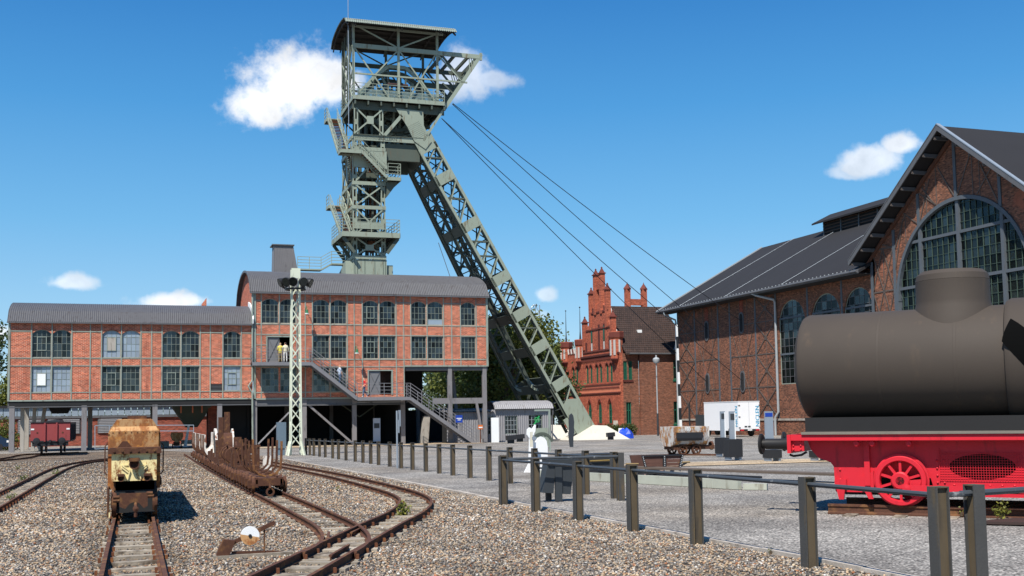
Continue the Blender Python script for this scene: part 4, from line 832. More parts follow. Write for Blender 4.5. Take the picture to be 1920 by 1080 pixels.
for y in (TF, yr(2.)):
    a, b, c, d = (oy(x, z, TF) for x, z in ((1062, 829), (1112, 797), (1133, 797), (1168, 829))); dy = y - TF
    z0 = zg(c.x, y) - .1
    p = single('strut_foundation', MB().add([(a.x, y - 2.1, z0), (d.x, y - 2.1, z0), (d.x, y + 2.4, z0), (a.x, y + 2.4, z0), (b.x - .1, y - .6, b.z), (c.x, y - .6, c.z - .05), (c.x, y + .9, c.z - .05), (b.x - .1, y + .9, b.z)], [(0, 3, 2, 1), (4, 5, 6, 7), (0, 1, 5, 4), (1, 2, 6, 5), (2, 3, 7, 6), (3, 0, 4, 7)]), M_CONC,
               'cream concrete pyramid block at the foot of the front headframe leg' if y == TF else 'cream concrete pyramid block at the foot of the rear headframe leg', 'foundation', org=(b.x, y, z0))
# ropes
for (x0, y0, Yw, tx, ty, l) in ((849, 194, 103.5, 1391, 603, 'upper winding rope to the near upper wall slot'), (848, 195, 106.1, 1327, 618, 'upper winding rope to the far upper wall slot'), (828, 222, 104.1, 1393, 715, 'lower winding rope to the near lower wall slot'), (828, 222, 105.7, 1327, 718, 'lower winding rope to the far lower wall slot')):
    a, b = oy(x0, y0, Yw), ox(tx, ty, 66.); pts = []
    for k in range(17):
        t = k / 16; p = lerp(a, b, t); p.z -= .35 * 4 * t * (1 - t); pts.append(p)
    single('winding_rope', MB().tube(pts, .04, 5), M_BLACK, 'black ' + l, 'rope', 'winding ropes of the headframe', org=a)
# ------------------------------------------------------------------ machine hall on the right
M_HSTEEL = paint('blue_grey_steel', srgb(86, 92, 98), .6, .12, 1.2, dirt=srgb(86, 84, 84), amount=.35); M_HBRACE = paint('brown_grey_steel', srgb(92, 82, 76), .7, .15, 2)
HXW = 66.; TH = TX(HXW)
hl = thing('machine_hall', 'large brick machine hall with dark roof and a huge arched window in its gable', 'building', (HXW, 100, -1.2))
wins = [(98.75, 103.75, 4.37, 13.35, 1.9), (92.6, 97.6, 4.37, 13.35, 1.9), (87.5, 92.0, 4.37, 13.35, 1.9)]
mb = MB(); wall(mb, TH, 87.1, 127.3, -2., 14.9, wins, .4); part('wall', mb, M_BRICKH, hl)
part('end_wall', MB().prism([(HXW + .4, -2), (94, -2), (94, 15.2), (80.3, 23.2), (HXW + .4, 14.9)], lambda a, d, b: (a, 126.9 + d, b), 0, .4), M_BRICKH, hl)
part('back_wall', MB().box(93.5, 94, 60, 127, -2, 15), M_DARK, hl); part('inner_floor', MB().box(66.5, 93.5, 60, 126.9, -.6, -.4), M_DARK, hl); part('end_wall', MB().box(66.5, 94, 59.6, 60, -2, 15), M_BRICKD, hl)
part('plinth_coping', MB().box(HXW - .1, HXW + .1, 87.2, 127.3, .5, .72), M_CONCG, hl)
RS = .56
def zr(x): return 15.05 + RS * (x - 65.0)
rf = part('roof', MB().prism([(64.3, zr(64.3)), (80.3, zr(80.3)), (96.2, zr(64.3)), (96.2, zr(64.3) - .25), (80.3, zr(80.3) - .28), (64.3, zr(64.3) - .25)], lambda a, d, b: (a, 87.0 + d, b), 0, 42.6), M_FELT, hl)
part('gutter', MB().tube([(64.2, 87.3, 14.55), (64.2, 129.7, 14.55)], .12, 8), M_DARKST, hl); part('fascia', MB().box(64.28, 64.36, 87.2, 129.6, 14.35, 14.75), M_DARKST, hl); part('soffit', MB().box(64.35, 66, 87.2, 129.5, 14.3, 14.4), M_DARK, hl)
part('verge_flashing', MB().bar((64.2, 129.62, zr(64.2) + .02), (80.3, 129.62, zr(80.3) + .02), .12, .25), M_PIPE, hl)
for yy in (123.6, 112.3, 100.5):
    part('lightning_wire', MB().tube([(64.4, yy, zr(64.4) + .12), (80.2, yy - 2.0, zr(80.2) + .12)], .02, 5), M_GALV, rf)
mb = MB(); random.seed(3)
for k in range(60): 
    yy = 88 + k * .68; mb.box(64.4, 64.5, yy, yy + .06, zr(64.4), zr(64.4) + .16)
o = part('snow_hooks', mb, M_PIPE, rf); o['kind'] = 'stuff'
ln = part('ridge_vent', MB().prism([(78.4, 22.6), (82.2, 22.6), (82.2, 24.3), (80.3, 25.2), (78.4, 24.3)], lambda a, d, b: (a, 62 + d, b), 0, 50.8), M_DARK, hl)
part('vent_roof', MB().prism([(77.6, 24.1), (80.3, 25.4), (83, 24.1), (83, 23.9), (80.3, 25.15), (77.6, 23.9)], lambda a, d, b: (a, 61 + d, b), 0, 53), M_FELT, ln)
for k in range(4): block('slat', paint('vent_slat_brown', srgb(86, 66, 54), .8, .2, 2) if k == 0 else bpy.data.materials['vent_slat_brown'], ln, 78.28, 78.4, 62, 112.7, 22.75 + k * .37, 22.86 + k * .37)
for yy in np.arange(92, 113, 3.4): block('vent_post', M_DARKST, ln, 78.2, 78.4, yy, yy + .14, 22.4, 24.1)
for yy in (127.2, 122.7, 116.86, 114.1, 108.45, 104.2, 98.2, 92.3): block('steel_post', M_HSTEEL, hl, HXW - .05, HXW + .1, yy - .13, yy + .13, .72, 14.3)
for yy in (124.9, 120.6, 118.3, 111.9, 110.2, 106.3): block('thin_post', M_HBRACE, hl, HXW - .03, HXW + .05, yy - .035, yy + .035, .72, 14.3)
for z in (4.2, 7.85, 11.45): 
    for a, b in ((104.33, 108.32), (108.58, 113.97), (116.99, 122.57), (122.83, 127.07)): block('steel_rail', M_HBRACE, hl, HXW - .035, HXW + .05, a, b, z - .06, z + .06)
for a, b in ((104.3, 108.4), (122.8, 127.1)):
    for z0, z1 in ((.8, 4.15), (4.25, 7.8), (7.9, 11.4), (11.5, 14.3)):
        beam('wall_brace', M_HBRACE, hl, (HXW - .04, a, z0), (HXW - .04, b, z1), .04, .11); beam('wall_brace', M_HBRACE, hl, (HXW - .045, b, z0), (HXW - .045, a, z1), .04, .11)
        block('gusset', M_HBRACE, hl, HXW - .06, HXW - .045, (a + b) / 2 - .25, (a + b) / 2 + .25, (z0 + z1) / 2 - .25, (z0 + z1) / 2 + .25)
for a, b in ((108.6, 114.0), (117, 122.6)):
    beam('wall_brace', M_HBRACE, hl, (HXW - .04, a, .8), (HXW - .04, b, 11.4), .04, .06); beam('wall_brace', M_HBRACE, hl, (HXW - .045, b, .8), (HXW - .045, a, 11.4), .04, .06)
for i, o in enumerate(wins):
    w = window(hl, TH, o, 6, 11, M_GLASSH, M_DARKST, d=.18, fw=.1, bw=.045)
    for z in (11.45, 7.6): block('transom', M_HSTEEL, w, HXW + .05, HXW + .17, o[0] + .1, o[1] - .1, z - .1, z + .1)
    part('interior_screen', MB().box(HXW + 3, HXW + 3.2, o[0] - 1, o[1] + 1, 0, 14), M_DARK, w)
for (yy, z) in ((119.6, 11.4), (111.4, 11.7), (119.75, 5.0), (111.5, 4.95)):
    def stad(r, h): return [(yy + r * math.cos(t), z + (h if t <= math.pi else -h) + r * math.sin(t)) for t in [i * math.pi / 8 for i in range(17)][:9]] + [(yy + r * math.cos(t), z - h + r * math.sin(t)) for t in [math.pi + i * math.pi / 8 for i in range(9)]]
    s = part('rope_slot', MB().prism(stad(.5, .75), lambda a, d, b: (HXW + d, a, b), -.09, -.01), M_DARKST, hl); part('opening', MB().prism(stad(.33, .72), lambda a, d, b: (HXW + d, a, b), -.11, -.095), M_DARK, s)
    if z > 8: part('recess', MB().prism(stad(.42, .9), lambda a, d, b: (HXW + d, a, b + 1.6), -.04, -.012), M_BRICKD, s)
part('downpipe', MB().tube([(64.25, 106.2, 14.5), (64.5, 105.6, 14.2), (65.6, 103.95, 13.6), (65.75, 103.95, 13.3), (65.75, 103.95, 1.4), (65.6, 104.3, .9), (65.6, 104.4, .4), (65.6, 104.4, -1.2)], .13, 8), M_PIPE, hl, True)
part('downpipe', MB().tube([(64.25, 127.6, 14.5), (64.3, 127.5, 14.0), (65.8, 127.45, 13.4), (65.85, 127.45, 13), (65.85, 127.45, -1.2)], .12, 8), M_PIPE, hl, True)
# transept gable
TC, THW, TP = 75.4, 11.7, .765; XF = 65.7; TT = TX(XF)
def zg_(s): return 25.35 - TP * abs(s - TC)
def za_(s): return 11.3 + math.sqrt(max(0, 64 - (s - TC) ** 2))
mb = MB(); n = 72
for i in range(n):
    a = TC - THW + 2 * THW * i / n; b = TC - THW + 2 * THW * (i + 1) / n; m = (a + b) / 2
    if abs(m - TC) < 8: lo = (za_(a) if abs(a - TC) < 8 else 11.3, za_(b) if abs(b - TC) < 8 else 11.3)
    else: lo = (-2, -2)
    mb.prism([(a, lo[0]), (b, lo[1]), (b, zg_(b) - .25), (a, zg_(a) - .25)], TT, 0, .5)
tr = part('transept_wall', mb, M_BRICKH, hl)
part('transept_side_wall', MB().box(XF, 80, 86.6, 87.1, 14, 16.2).box(XF, 67, 86.7, 87.1, -2, 14), M_BRICKH, hl)
for sg in (-1, 1):
    z0 = 25.4; s1 = TC + sg * 12.9
    part('transept_roof', MB().prism([(TC, z0), (s1, z0 - TP * 12.9), (s1, z0 - TP * 12.9 - .3), (TC, z0 - .36)], lambda a, d, b: (64.1 + d, a, b), 0, 17), M_FELT, hl)
    part('bargeboard', MB().prism([(TC, z0 + .12), (s1, z0 - TP * 12.9 + .12), (s1, z0 - TP * 12.9 - .4), (TC, z0 - .42)], lambda a, d, b: (63.98 + d, a, b), 0, .1), M_DARKST, hl)
    part('verge_flashing', MB().prism([(TC, z0 + .2), (s1, z0 - TP * 12.9 + .2), (s1, z0 - TP * 12.9 + .1), (TC, z0 + .1)], lambda a, d, b: (63.95 + d, a, b), 0, .35), M_GALV if sg < 0 else M_DARKST, hl)
    for k in range(9):
        s = TC + sg * (.5 + k * 1.5); block('purlin_end', M_DARKST, hl, 64.2, XF, s - .1, s + .1, z0 - TP * abs(s - TC) - .72, z0 - TP * abs(s - TC) - .4)
        part('purlin_cap', MB().box(64.1, 64.2, s - .09, s + .09, z0 - TP * abs(s - TC) - .68, z0 - TP * abs(s - TC) - .46), M_HBRACE, hl)
    part('rafter', MB().prism([(TC, z0 - .75), (s1, z0 - TP * 12.9 - .75), (s1, z0 - TP * 12.9 - 1.0), (TC, z0 - 1.05)], lambda a, d, b: (XF - .25 + d, a, b), 0, .22), paint('brown_rafter', srgb(92, 62, 50), .8, .15, 2) if sg < 0 else bpy.data.materials['brown_rafter'], hl)
mb = MB()
for i in range(36):
    t0, t1 = math.pi * i / 36, math.pi * (i + 1) / 36; f = lambda r, t: (TC + r * math.cos(t), 11.3 + r * math.sin(t)); mb.prism([f(8.12, t0), f(8.12, t1), f(7.8, t1), f(7.8, t0)], TT, -.14, .3)
mb2 = mb; part('arch_ring', mb2, M_HSTEEL, hl)
for s in (TC - 8, TC + 8): block('arch_jamb', M_HSTEEL, hl, XF - .14, XF + .3, s - .16, s + .16, -1.2, 11.3)
for s in (87.0, 83.7, 80.2, TC, 70.4, 67.0):
    z0 = -1.2 if abs(s - TC) > 8 else za_(s) + .12; block('gable_post', M_HSTEEL, hl, XF - .1, XF + .05, s - .15, s + .15, z0, zg_(s) - 1.1)
for (a, z0, b, z1) in ((80.0, 18.1, 78.6, 21.6), (80.4, 18.0, 82.2, 19.2), (75.6, 19.5, 77.5, 22.4), (75.2, 19.5, 73.6, 22.5), (77.9, 19.2, 80.0, 20.6), (78, 19.2, 79.6, 21), (72.9, 19.2, 71.2, 21.0), (70.6, 18.0, 72.4, 21.5), (83.6, 14.2, 82.3, 18.6), (83.8, 16.2, 85.5, 16.9), (83.5, 16.2, 82, 19)): beam('wall_brace', M_HBRACE, hl, (XF - .05, a, z0), (XF - .05, b, z1), .04, .1)
for s in (85.3, 82.0, 79.1, 77.8, 73.4, 72.6): block('thin_post', M_HBRACE, hl, XF - .03, XF + .05, s - .04, s + .04, (za_(s) + .15) if abs(s - TC) < 8 else -1, zg_(s) - 1.1)
for z in (16.4, 12.45, 8.4): block('steel_rail', M_HBRACE, hl, XF - .045, XF + .05, 83.55, 86.85, z - .07, z + .07)
for z0, z1 in ((12.5, 16.3), (8.5, 12.4), (4.5, 8.3)):
    for a, b in ((83.85, 85.25), (85.35, 86.85)): beam('wall_brace', M_HBRACE, hl, (XF - .05, a, z0), (XF - .05, b, z1), .04, .09); beam('wall_brace', M_HBRACE, hl, (XF - .055, b, z0), (XF - .055, a, z1), .04, .09)
bw_ = part('arched_window', MB().box(XF + .1, XF + .4, TC - 8, TC + 8, .6, 1.0), M_HSTEEL, hl)
for s in (80.2, TC, 70.4): block('mullion', M_HSTEEL, bw_, XF - .02, XF + .35, s - .17, s + .17, 1, za_(s) - .1)
for z in (16.4, 12.4, 8.4, 4.4):
    k = math.sqrt(max(0, 64 - max(0, z - 11.3) ** 2)) - .1
    for a, b in ((max(TC - k, 67.), 70.23), (70.57, TC - .17), (TC + .17, 80.03), (80.37, TC + k)): block('transom', M_HSTEEL, bw_, XF + .02, XF + .34, a, b, z - .13, z + .13)
step = 4.8 / 7
gx = [s for s in np.arange(TC - 12 * step, TC + 11.8 * step, step) if s > 66.5]
M_HBAR = paint('hall_glazing_bar', srgb(70, 86, 76), .6, .15, 2)
for s in gx: block('glazing_bar', M_HBAR, bw_, XF + .12, XF + .18, s - .016, s + .016, 1, za_(s) - .3)
zz = np.arange(4.4, 19.2, .8)
for z in zz:
    k = math.sqrt(max(0, 60.5 - max(0, z - 11.3) ** 2)); block('glazing_bar', M_HBAR, bw_, XF + .13, XF + .17, max(TC - k, 66.5), TC + k, z - .015, z + .015)
for i in range(len(gx) - 1):
    for z in zz:
        if z + .4 < za_((gx[i] + gx[i + 1]) / 2) and z > 6.7:
            p = block('pane', M_GLASSH, bw_, XF + .2, XF + .206, gx[i] + .01, gx[i + 1] - .01, z + .01, z + .79); p.rotation_euler = (0, random.gauss(0, .012), random.gauss(0, .012))
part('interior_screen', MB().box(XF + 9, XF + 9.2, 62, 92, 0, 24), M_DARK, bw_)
for k, (a, b) in enumerate(((78.5, 77.2), (72, 73.4), (81.8, 79.5))): beam('interior_truss', M_STEELD, bw_, (XF + 4, a, 3), (XF + 4, b, 17), .35, .2)
part('interior_truss', MB().lathe([(6.6, 0), (7.0, 0), (7.0, .3), (6.6, .3), (6.6, 0)], 24, (XF + 5, TC, 11.3), 'x', 0, math.pi), M_STEELD, bw_)
# ------------------------------------------------------------------ gothic brick house
XG = 59.5; TG = TX(XG); YG = 131.
gh = thing('gothic_house', 'red brick house with stepped gable, pinnacles and green pointed windows beside the machine hall', 'building', (XG, 140, -1.4))
M_GREENW = paint('green_window_paint', srgb(30, 92, 72), .5, .1, 2); M_BLK = paint('dark_cornice', srgb(84, 42, 36), .85, .2, 1)
low = [(y - .62, y + .62, .25, 3.3) for y in (141.4, 137.9, 134.5, 145.6)]; up = [(y - .42, y + .42, 5.7, 8.2) for y in (142.05, 140.7, 138.65, 137.35, 135.2, 133.9, 147.2, 145.9)]
def pz(o, s):
    k = abs(s - (o[0] + o[1]) / 2) / ((o[1] - o[0]) / 2); h = (o[1] - o[0]) * .95; return o[3] - h * (1 - math.sqrt(max(0, 1 - ((k * 1 + .75) / 1.75) ** 2)) / math.sqrt(1 - (.75 / 1.75) ** 2))
mb = MB(); wall(mb, TG, YG, 151., -2., 9.4, [(a, b, c, d, 0) for a, b, c, d in low] + [(a, b, c, d, .4) for a, b, c, d in up], .35)
for o in low:
    for i in range(8):
        a = o[0] + (o[1] - o[0]) * i / 8; b = o[0] + (o[1] - o[0]) * (i + 1) / 8; mb.prism([(a, pz(o, a)), (b, pz(o, b)), (b, o[3]), (a, o[3])], TG, 0, .35)
part('front_wall', mb, M_BRICKG, gh)
for o in low:
    w = part('pointed_window', MB().box(XG + .2, XG + .26, o[0], o[1], o[2], o[3]), M_GLASSH, gh)
    for s in (o[0] + .06, (o[0] + o[1]) / 2, o[1] - .06): block('frame', M_GREENW, w, XG + .12, XG + .2, s - .09, s + .09, o[2], o[3] - .3)
    for z in (1.1, 2.0): block('frame', M_GREENW, w, XG + .13, XG + .2, o[0], o[1], z - .06, z + .06)
    mh = MB()
    for i in range(8):
        a = o[0] - .12 + (o[1] - o[0] + .24) * i / 8; b = o[0] - .12 + (o[1] - o[0] + .24) * (i + 1) / 8; oo = (o[0] - .12, o[1] + .12, o[2], o[3] + .15); mh.prism([(a, pz(oo, a) - .02), (b, pz(oo, b) - .02), (b, pz(oo, b) + .16), (a, pz(oo, a) + .16)], TG, -.08, .05)
    part('hood_mould', mh, M_MOULD, w); block('sill', M_MOULD, w, XG - .08, XG + .2, o[0] - .1, o[1] + .1, o[2] - .2, o[2])
for o in up:
    w = part('narrow_window', MB().box(XG + .2, XG + .26, o[0], o[1], o[2], o[3]), M_GLASSH, gh)
    for s in (o[0] + .05, (o[0] + o[1]) / 2, o[1] - .05): block('frame', M_GREENW, w, XG + .12, XG + .2, s - .07, s + .07, o[2], o[3] - .1)
    block('frame', M_GREENW, w, XG + .13, XG + .2, o[0], o[1], 7.0, 7.12)
    mh = MB().lathe([(.44, -.06), (.58, -.06), (.58, .04)], 8, (XG, (o[0] + o[1]) / 2, o[3] - .42), 'x', 0, math.pi); part('hood_mould', mh, M_MOULD, w)
block('sill_band', M_MOULD, gh, XG - .12, XG + .1, YG, 151, 5.35, 5.5); block('frieze_back', M_TERRA, gh, XG - .03, XG + .05, YG, 151, 4.35, 5.35); block('cornice', M_BLK, gh, XG - .22, XG + .1, YG + .2, 144, 9.25, 9.5)
for k in range(50):
    yy = YG + .2 + k * .4; beam('frieze_tile', M_MOULD, gh, (XG - .06, yy, 4.75), (XG - .06, yy + .2, 5.1), .06, .09); beam('frieze_tile', M_MOULD, gh, (XG - .06, yy + .4, 4.75), (XG - .06, yy + .2, 5.1), .06, .09)
block('sill_band', M_MOULD, gh, XG - .12, XG + .1, YG, 151, 4.2, 4.36)
for k in range(34): block('corbel', M_MOULD, gh, XG - .13, XG, YG + .3 + k * .4, YG + .5 + k * .4, 8.75, 9.2)
mb = MB(); gc = 137.75
steps = [(143.6, 142.4, 9.4, 10.4, 12.6), (142.4, 140.6, 9.4, 13.0, 14.2), (140.6, 138.9, 9.4, 15.6, 16.4), (138.9, 136.5, 9.4, 19.2, 19.2), (136.5, 134.8, 9.4, 16.4, 15.6), (134.8, 133.9, 9.4, 14.2, 13.0), (133.9, 132.9, 9.4, 12.6, 10.4)]
for a, b, z0, z1, z2 in steps:
    if b == 136.5: mb.prism([(a, z0), (b, z0), (b, 16.4), (a, 16.4)], TG, 0, .5).prism([(a, 16.4), (a - .5, 16.4), (a - .5, 19.2), (a, 19.2)], TG, 0, .5).prism([(b + .5, 16.4), (b, 16.4), (b, 19.2), (b + .5, 19.2)], TG, 0, .5).prism([(a, 18.4), (b, 18.4), (b, 19.4), (a, 19.4)], TG, .01, .49)
    else: mb.prism([(a, z0), (b, z0), (b, z2), (a, z1)], TG, 0, .5)
gb = part('stepped_gable', mb, M_BRICKG, gh)
for (yy, z0, z1, r) in ((143.0, 10.4, 14.2, .32), (140.5, 13, 18., .32), (138.75, 15, 20.4, .33), (136.7, 15, 20.4, .33), (134.95, 13, 18., .32), (133.4, 10.4, 14.2, .32)):
    p = part('pinnacle', MB().box(XG - .15, XG + .5, yy - r, yy + r, z0, z1), M_BRICKG, gb)
    part('pinnacle_cap', MB().lathe([(.62, z1), (.62, z1 + .12), (.42, z1 + .2), (.1, z1 + .75), (.14, z1 + .85), (.0, z1 + 1.0)], 4, (XG + .17, yy, 0), 'z', math.pi / 4, math.pi / 4 + 2 * math.pi), M_MOULD, p)
for yy, z0, z1 in ((140.2, 9.9, 13.4), (137.7, 10.2, 13.6), (136.0, 9.9, 13.6), (142.2, 10., 11.4), (134.2, 10., 11.8)):
    s = block('blind_niche', M_BLK, gb, XG - .02, XG + .02, yy - .3, yy + .3, z0, z1); 
    if yy in (140.2, 136.0): block('niche_plaster', M_PLASTER, gb, XG - .04, XG - .021, yy - .22, yy + .22, 9.9, 11.2); block('niche_window', M_GREENW, gb, XG - .04, XG - .021, yy - .2, yy + .2, 11.3, 13.3)
for yy in (135.7, 139.6): block('blind_niche', M_BLK, gb, XG - .02, XG + .02, yy - .25, yy + .25, 15., 16.)
for a, za, b, zb_ in ((136.4, 18.2, 135.3, 15.6), (134.7, 15.2, 133.7, 12.8), (133.1, 12.2, 132.5, 10.8)): part('white_coping', MB().prism([(a, za), (b, zb_), (b, zb_ + .9), (a, za + .4)], TG, .5, .58), M_PLASTER, gb)
for a, b, z in ((143.4, 132.9, 10.05), (142.2, 133.4, 13.05), (140.9, 134.6, 15.3)): block('string_course', M_MOULD, gb, XG - .1, XG + .05, b, a, z - .1, z + .1)
def turret(yy, z0, z1, r=.85):
    t = part('turret', MB().lathe([(.05, z0 - 1.0), (r * .55, z0 - .5), (r * .95, z0), (r, z0 + .1), (r, z1 - .9), (r * 1.15, z1 - .8), (r * 1.15, z1), (r * .9, z1), (0, z1 - .05)], 8, (XG + .1, yy, 0)), M_BRICKG, gh)
    part('turret_band', MB().lathe([(r * 1.18, z1 - .75), (r * 1.2, z1 - .1), (r * 1.0, z1 + .02)], 8, (XG + .1, yy, 0)), M_MOULD, t); part('turret_band', MB().lathe([(r * .6, z0 - .55), (r * 1.03, z0 - .02), (r * 1.03, z0 + .12)], 8, (XG + .1, yy, 0)), M_MOULD, t)
    for a in (math.pi * 1.0, math.pi * 1.25, math.pi * .75, math.pi * 1.5):
        c = V((XG + .1 + r * .95 * math.cos(a + .39 * 0), yy + r * .95 * math.sin(a), 0)); block('white_slit', M_PLASTER, t, c.x - .1, c.x + .1, c.y - .13, c.y + .13, z0 + .5, z1 - 1.1)
    return t
turret(132.2, 8.6, 12.2); turret(144.6, 8.9, 12.0, .75); turret(150.0, 9.0, 12.0, .85)
for yy in (144.6, 150.0): part('iron_finial', MB().tube([(XG + .1, yy, 12), (XG + .1, yy, 13.2), (XG + .1, yy, 16.5)], [.16, .07, .03], 6).lathe([(0, -.14), (.14, 0), (0, .14)], 6, (XG + .1, yy, 16.6)), M_ANTH, gh)
pp = part('parapet', MB().box(XG, XG + .4, 145.3, 149.3, 9.4, 10.1), M_BRICKG, gh)
for k in range(7): beam('parapet_tile', M_PLASTER if k % 2 == 0 else M_MOULD, pp, (XG + .1, 145.4 + k * .56, 10.1), (XG + .1, 145.7 + k * .56, 10.8), .4, .26)
XR = 68.2; XC = 62.1; TS = TY(YG)
sw = [(60.15, 60.85, 6.7 - .0, 9.3 - .4 - .2, 0)]
def sx(px, py): return oy(px, py, YG).x
def sz(px, py): return oy(px, py, YG).z
side = [(1168.5, 1175.5, 677, 712), (1178.3, 1185, 677, 712), (1174, 1183.5, 754, 795), (1259, 1273, 676, 711), (1260, 1273.5, 753, 794)]
so = [(sx(a, c), sx(b, c), sz(a, d), sz(a, c), 0) for a, b, c, d in side]
mb = MB(); wall(mb, TS, XG + .35, XC, -2., 9.3, [o for o in so if o[1] < XC], .35); part('side_wall', mb, M_BRICKB, gh)
mb = MB(); TS2 = TY(YG - .45); wall(mb, TS2, XC, XR, -2., 9.35, [o for o in so if o[0] > XC], .4); part('side_wall', mb, M_BRICKB, gh)
for o in so:
    TT_ = TS if o[1] < XC else TS2; y0 = YG if o[1] < XC else YG - .45
    w = part('sash_window', MB().box(o[0], o[1], y0 + .2, y0 + .26, o[2], o[3]), M_GLASSH, gh)
    for s in (o[0] + .06, (o[0] + o[1]) / 2, o[1] - .06): block('frame', M_GREENW, w, s - .06, s + .06, y0 + .1, y0 + .2, o[2], o[3])
    for z in (o[2] + .06, o[2] + (o[3] - o[2]) * .62, o[3] - .06): block('frame', M_GREENW, w, o[0], o[1], y0 + .11, y0 + .19, z - .06, z + .06)
    block('sill', M_GREENW if o[0] > XC else M_BLK, w, o[0] - .1, o[1] + .1, y0 - .1, y0 + .2, o[2] - .3, o[2] - .02)
b = NB('brown_roof_tiles'); sp = b.n('ShaderNodeSeparateXYZ'); b.t.links.new(b.g.outputs['Position'], sp.inputs[0]); cv = b.n('ShaderNodeCombineXYZ'); b.t.links.new(sp.outputs[0], cv.inputs[0]); b.t.links.new(sp.outputs[2], cv.inputs[1])
t = b.n('ShaderNodeTexBrick'); t.inputs['Scale'].default_value = 1; t.inputs['Brick Width'].default_value = .3; t.inputs['Row Height'].default_value = .3; t.inputs['Mortar Size'].default_value = .03; b.put(t.inputs['Color1'], srgb(86, 66, 58)); b.put(t.inputs['Color2'], srgb(66, 52, 47)); b.put(t.inputs['Mortar'], srgb(34, 28, 26)); b.t.links.new(cv.outputs[0], t.inputs['Vector'])
b.bump(b.math('SUBTRACT', 1., t.outputs['Fac']), .6, .04); M_TILE = b.done(b.mix(b.noise(.6, 6), b.mix(1., t.outputs['Color'], (.8,) * 3, 'MULTIPLY'), b.mix(1., t.outputs['Color'], (1.2,) * 3, 'MULTIPLY')), .8)
rg = part('tiled_roof', MB().prism([(YG - .8, 9.3), (138.2, 16.2), (146, 9.3), (146, 9.1), (138.2, 15.95), (YG - .8, 9.1)], lambda a, d, b: (XG + .5 + d, a, b), 0, 9.6), M_TILE, gh)
mb = MB()
for k in range(23):
    t = (k + .5) / 23; yy = YG - .8 + 8.0 * t; z = 9.3 + 6.9 * t; mb.box(XG + .5, XG + 10.1, yy - .05, yy + .0, z + .0, z + .06)
o = part('tile_courses', mb, M_TILE, rg); o['kind'] = 'stuff'
part('gutter', MB().box(XG + 1, XR, YG - 1.0, YG - .8, 9.15, 9.35), M_DARKST, gh)
part('skylight', MB().box(63.35, 63.95, 133.55, 134.6, 11.9, 12.6), M_WHITE, rg)
q = sx(1213, 641)
mb = MB(); 
for x0, x1 in ((66.6, 67.3), (69.2, 69.9)): mb.box(x0, x1, 144, 144.7, 14, 19.3)
part('rear_gable', mb.box(67.3, 69.2, 144.1, 144.5, 14, 16.2).box(67.3, 69.2, 144.1, 144.5, 17.0, 17.9), M_BRICKG, gh)
for x in (66.95, 69.55): part('pinnacle_cap', MB().lathe([(.6, 19.3), (.6, 19.45), (.1, 20.1), (0, 20.4)], 4, (x, 144.35, 0)), M_MOULD, gh)
part('corner_buttress', MB().box(XG - .3, XG + .3, YG + 1.1, YG + 1.9, -2, .6), M_CONC, gh)
part('wall_brace', MB().tube([(68.0, YG - .6, 13.4), (67.4, YG - .9, 11.0), (66.9, YG - 1.1, 9.7)], .18, 6), M_PIPE, gh)
# ------------------------------------------------------------------ corrugated shed in front of the strut
sd = thing('corrugated_shed', 'low grey corrugated metal shed with white framed windows under the headframe strut', 'shed', (32, 98.9, -.9)); YS = 98.9
X0 = oy(838, 800, YS).x; X1 = oy(922, 800, YS).x; X2 = oy(1034, 800, YS).x; zt = oy(1000, 767, YS).z
sow = [(oy(947, 800, YS).x, oy(970, 800, YS).x, oy(950, 814, YS).z, oy(950, 780, YS).z, 0), (oy(991, 800, YS).x, oy(1017, 800, YS).x, oy(1000, 814, YS).z, oy(1000, 778, YS).z, 0), (oy(915, 800, YS).x, oy(925, 800, YS).x, oy(950, 814, YS).z, oy(950, 780, YS).z, 0)]
def corr_wall(name, s0, s1, z0, z1, ops, Y, par):
    ss = sorted({s0, s1, *[o[0] for o in ops], *[o[1] for o in ops]}); mb = MB()
    for a, b_ in zip(ss, ss[1:]):
        m = (a + b_) / 2; segs = [(z0, z1)]
        for o in ops:
            if o[0] < m < o[1]: segs = [(z0, o[2]), (o[3], z1)]
        n = max(2, int((b_ - a) / .055))
        for c, d in segs:
            base = len(mb.v)
            for i in range(n + 1):
                x = a + (b_ - a) * i / n; yy = Y + .03 * math.cos(x / .22 * 2 * math.pi); mb.v += [(x, yy, c), (x, yy, d)]
            for i in range(n): mb.f.append((base + 2 * i, base + 2 * i + 2, base + 2 * i + 3, base + 2 * i + 1))
    return part(name, mb, M_CORR, par)
corr_wall('corrugated_wall', X0, X2, -1.3, zt, sow, YS, sd); part('side_wall', MB().box(X2 - .05, X2, YS + .05, YS + 3, -1.3, zt), M_CORR, sd); part('inner_wall', MB().box(X0, X2 - .1, YS + 1.6, YS + 1.7, -1.3, zt), M_DARK, sd)
corrugated_roof('curved_roof', sd, X1 + .2, X2 + .15, YS - .35, YS + 3.3, lambda t: zt + .05 + .75 * math.sqrt(max(0, 1 - (2 * t - 1) ** 2)), M_CORR, .2, .025)
corrugated_roof('flat_roof', sd, X0 - .3, X1 + .2, YS - .3, YS + 3.3, lambda t: zt - .15 + .3 * t, M_CORR, .2, .025)
for o in sow: window(sd, TY(YS), o, 4 if o[1] - o[0] > .8 else 2, 4, M_GLASS, M_PIPE, d=.1, fw=.05, bw=.03)
part('downpipe', MB().tube([(X2 + .1, YS - .2, zt), (X2 + .1, YS - .2, zt - .5), (X2 + .05, YS - .1, zt - .7), (X2 + .05, YS - .1, -1)], .06, 6), M_DARKST, sd)
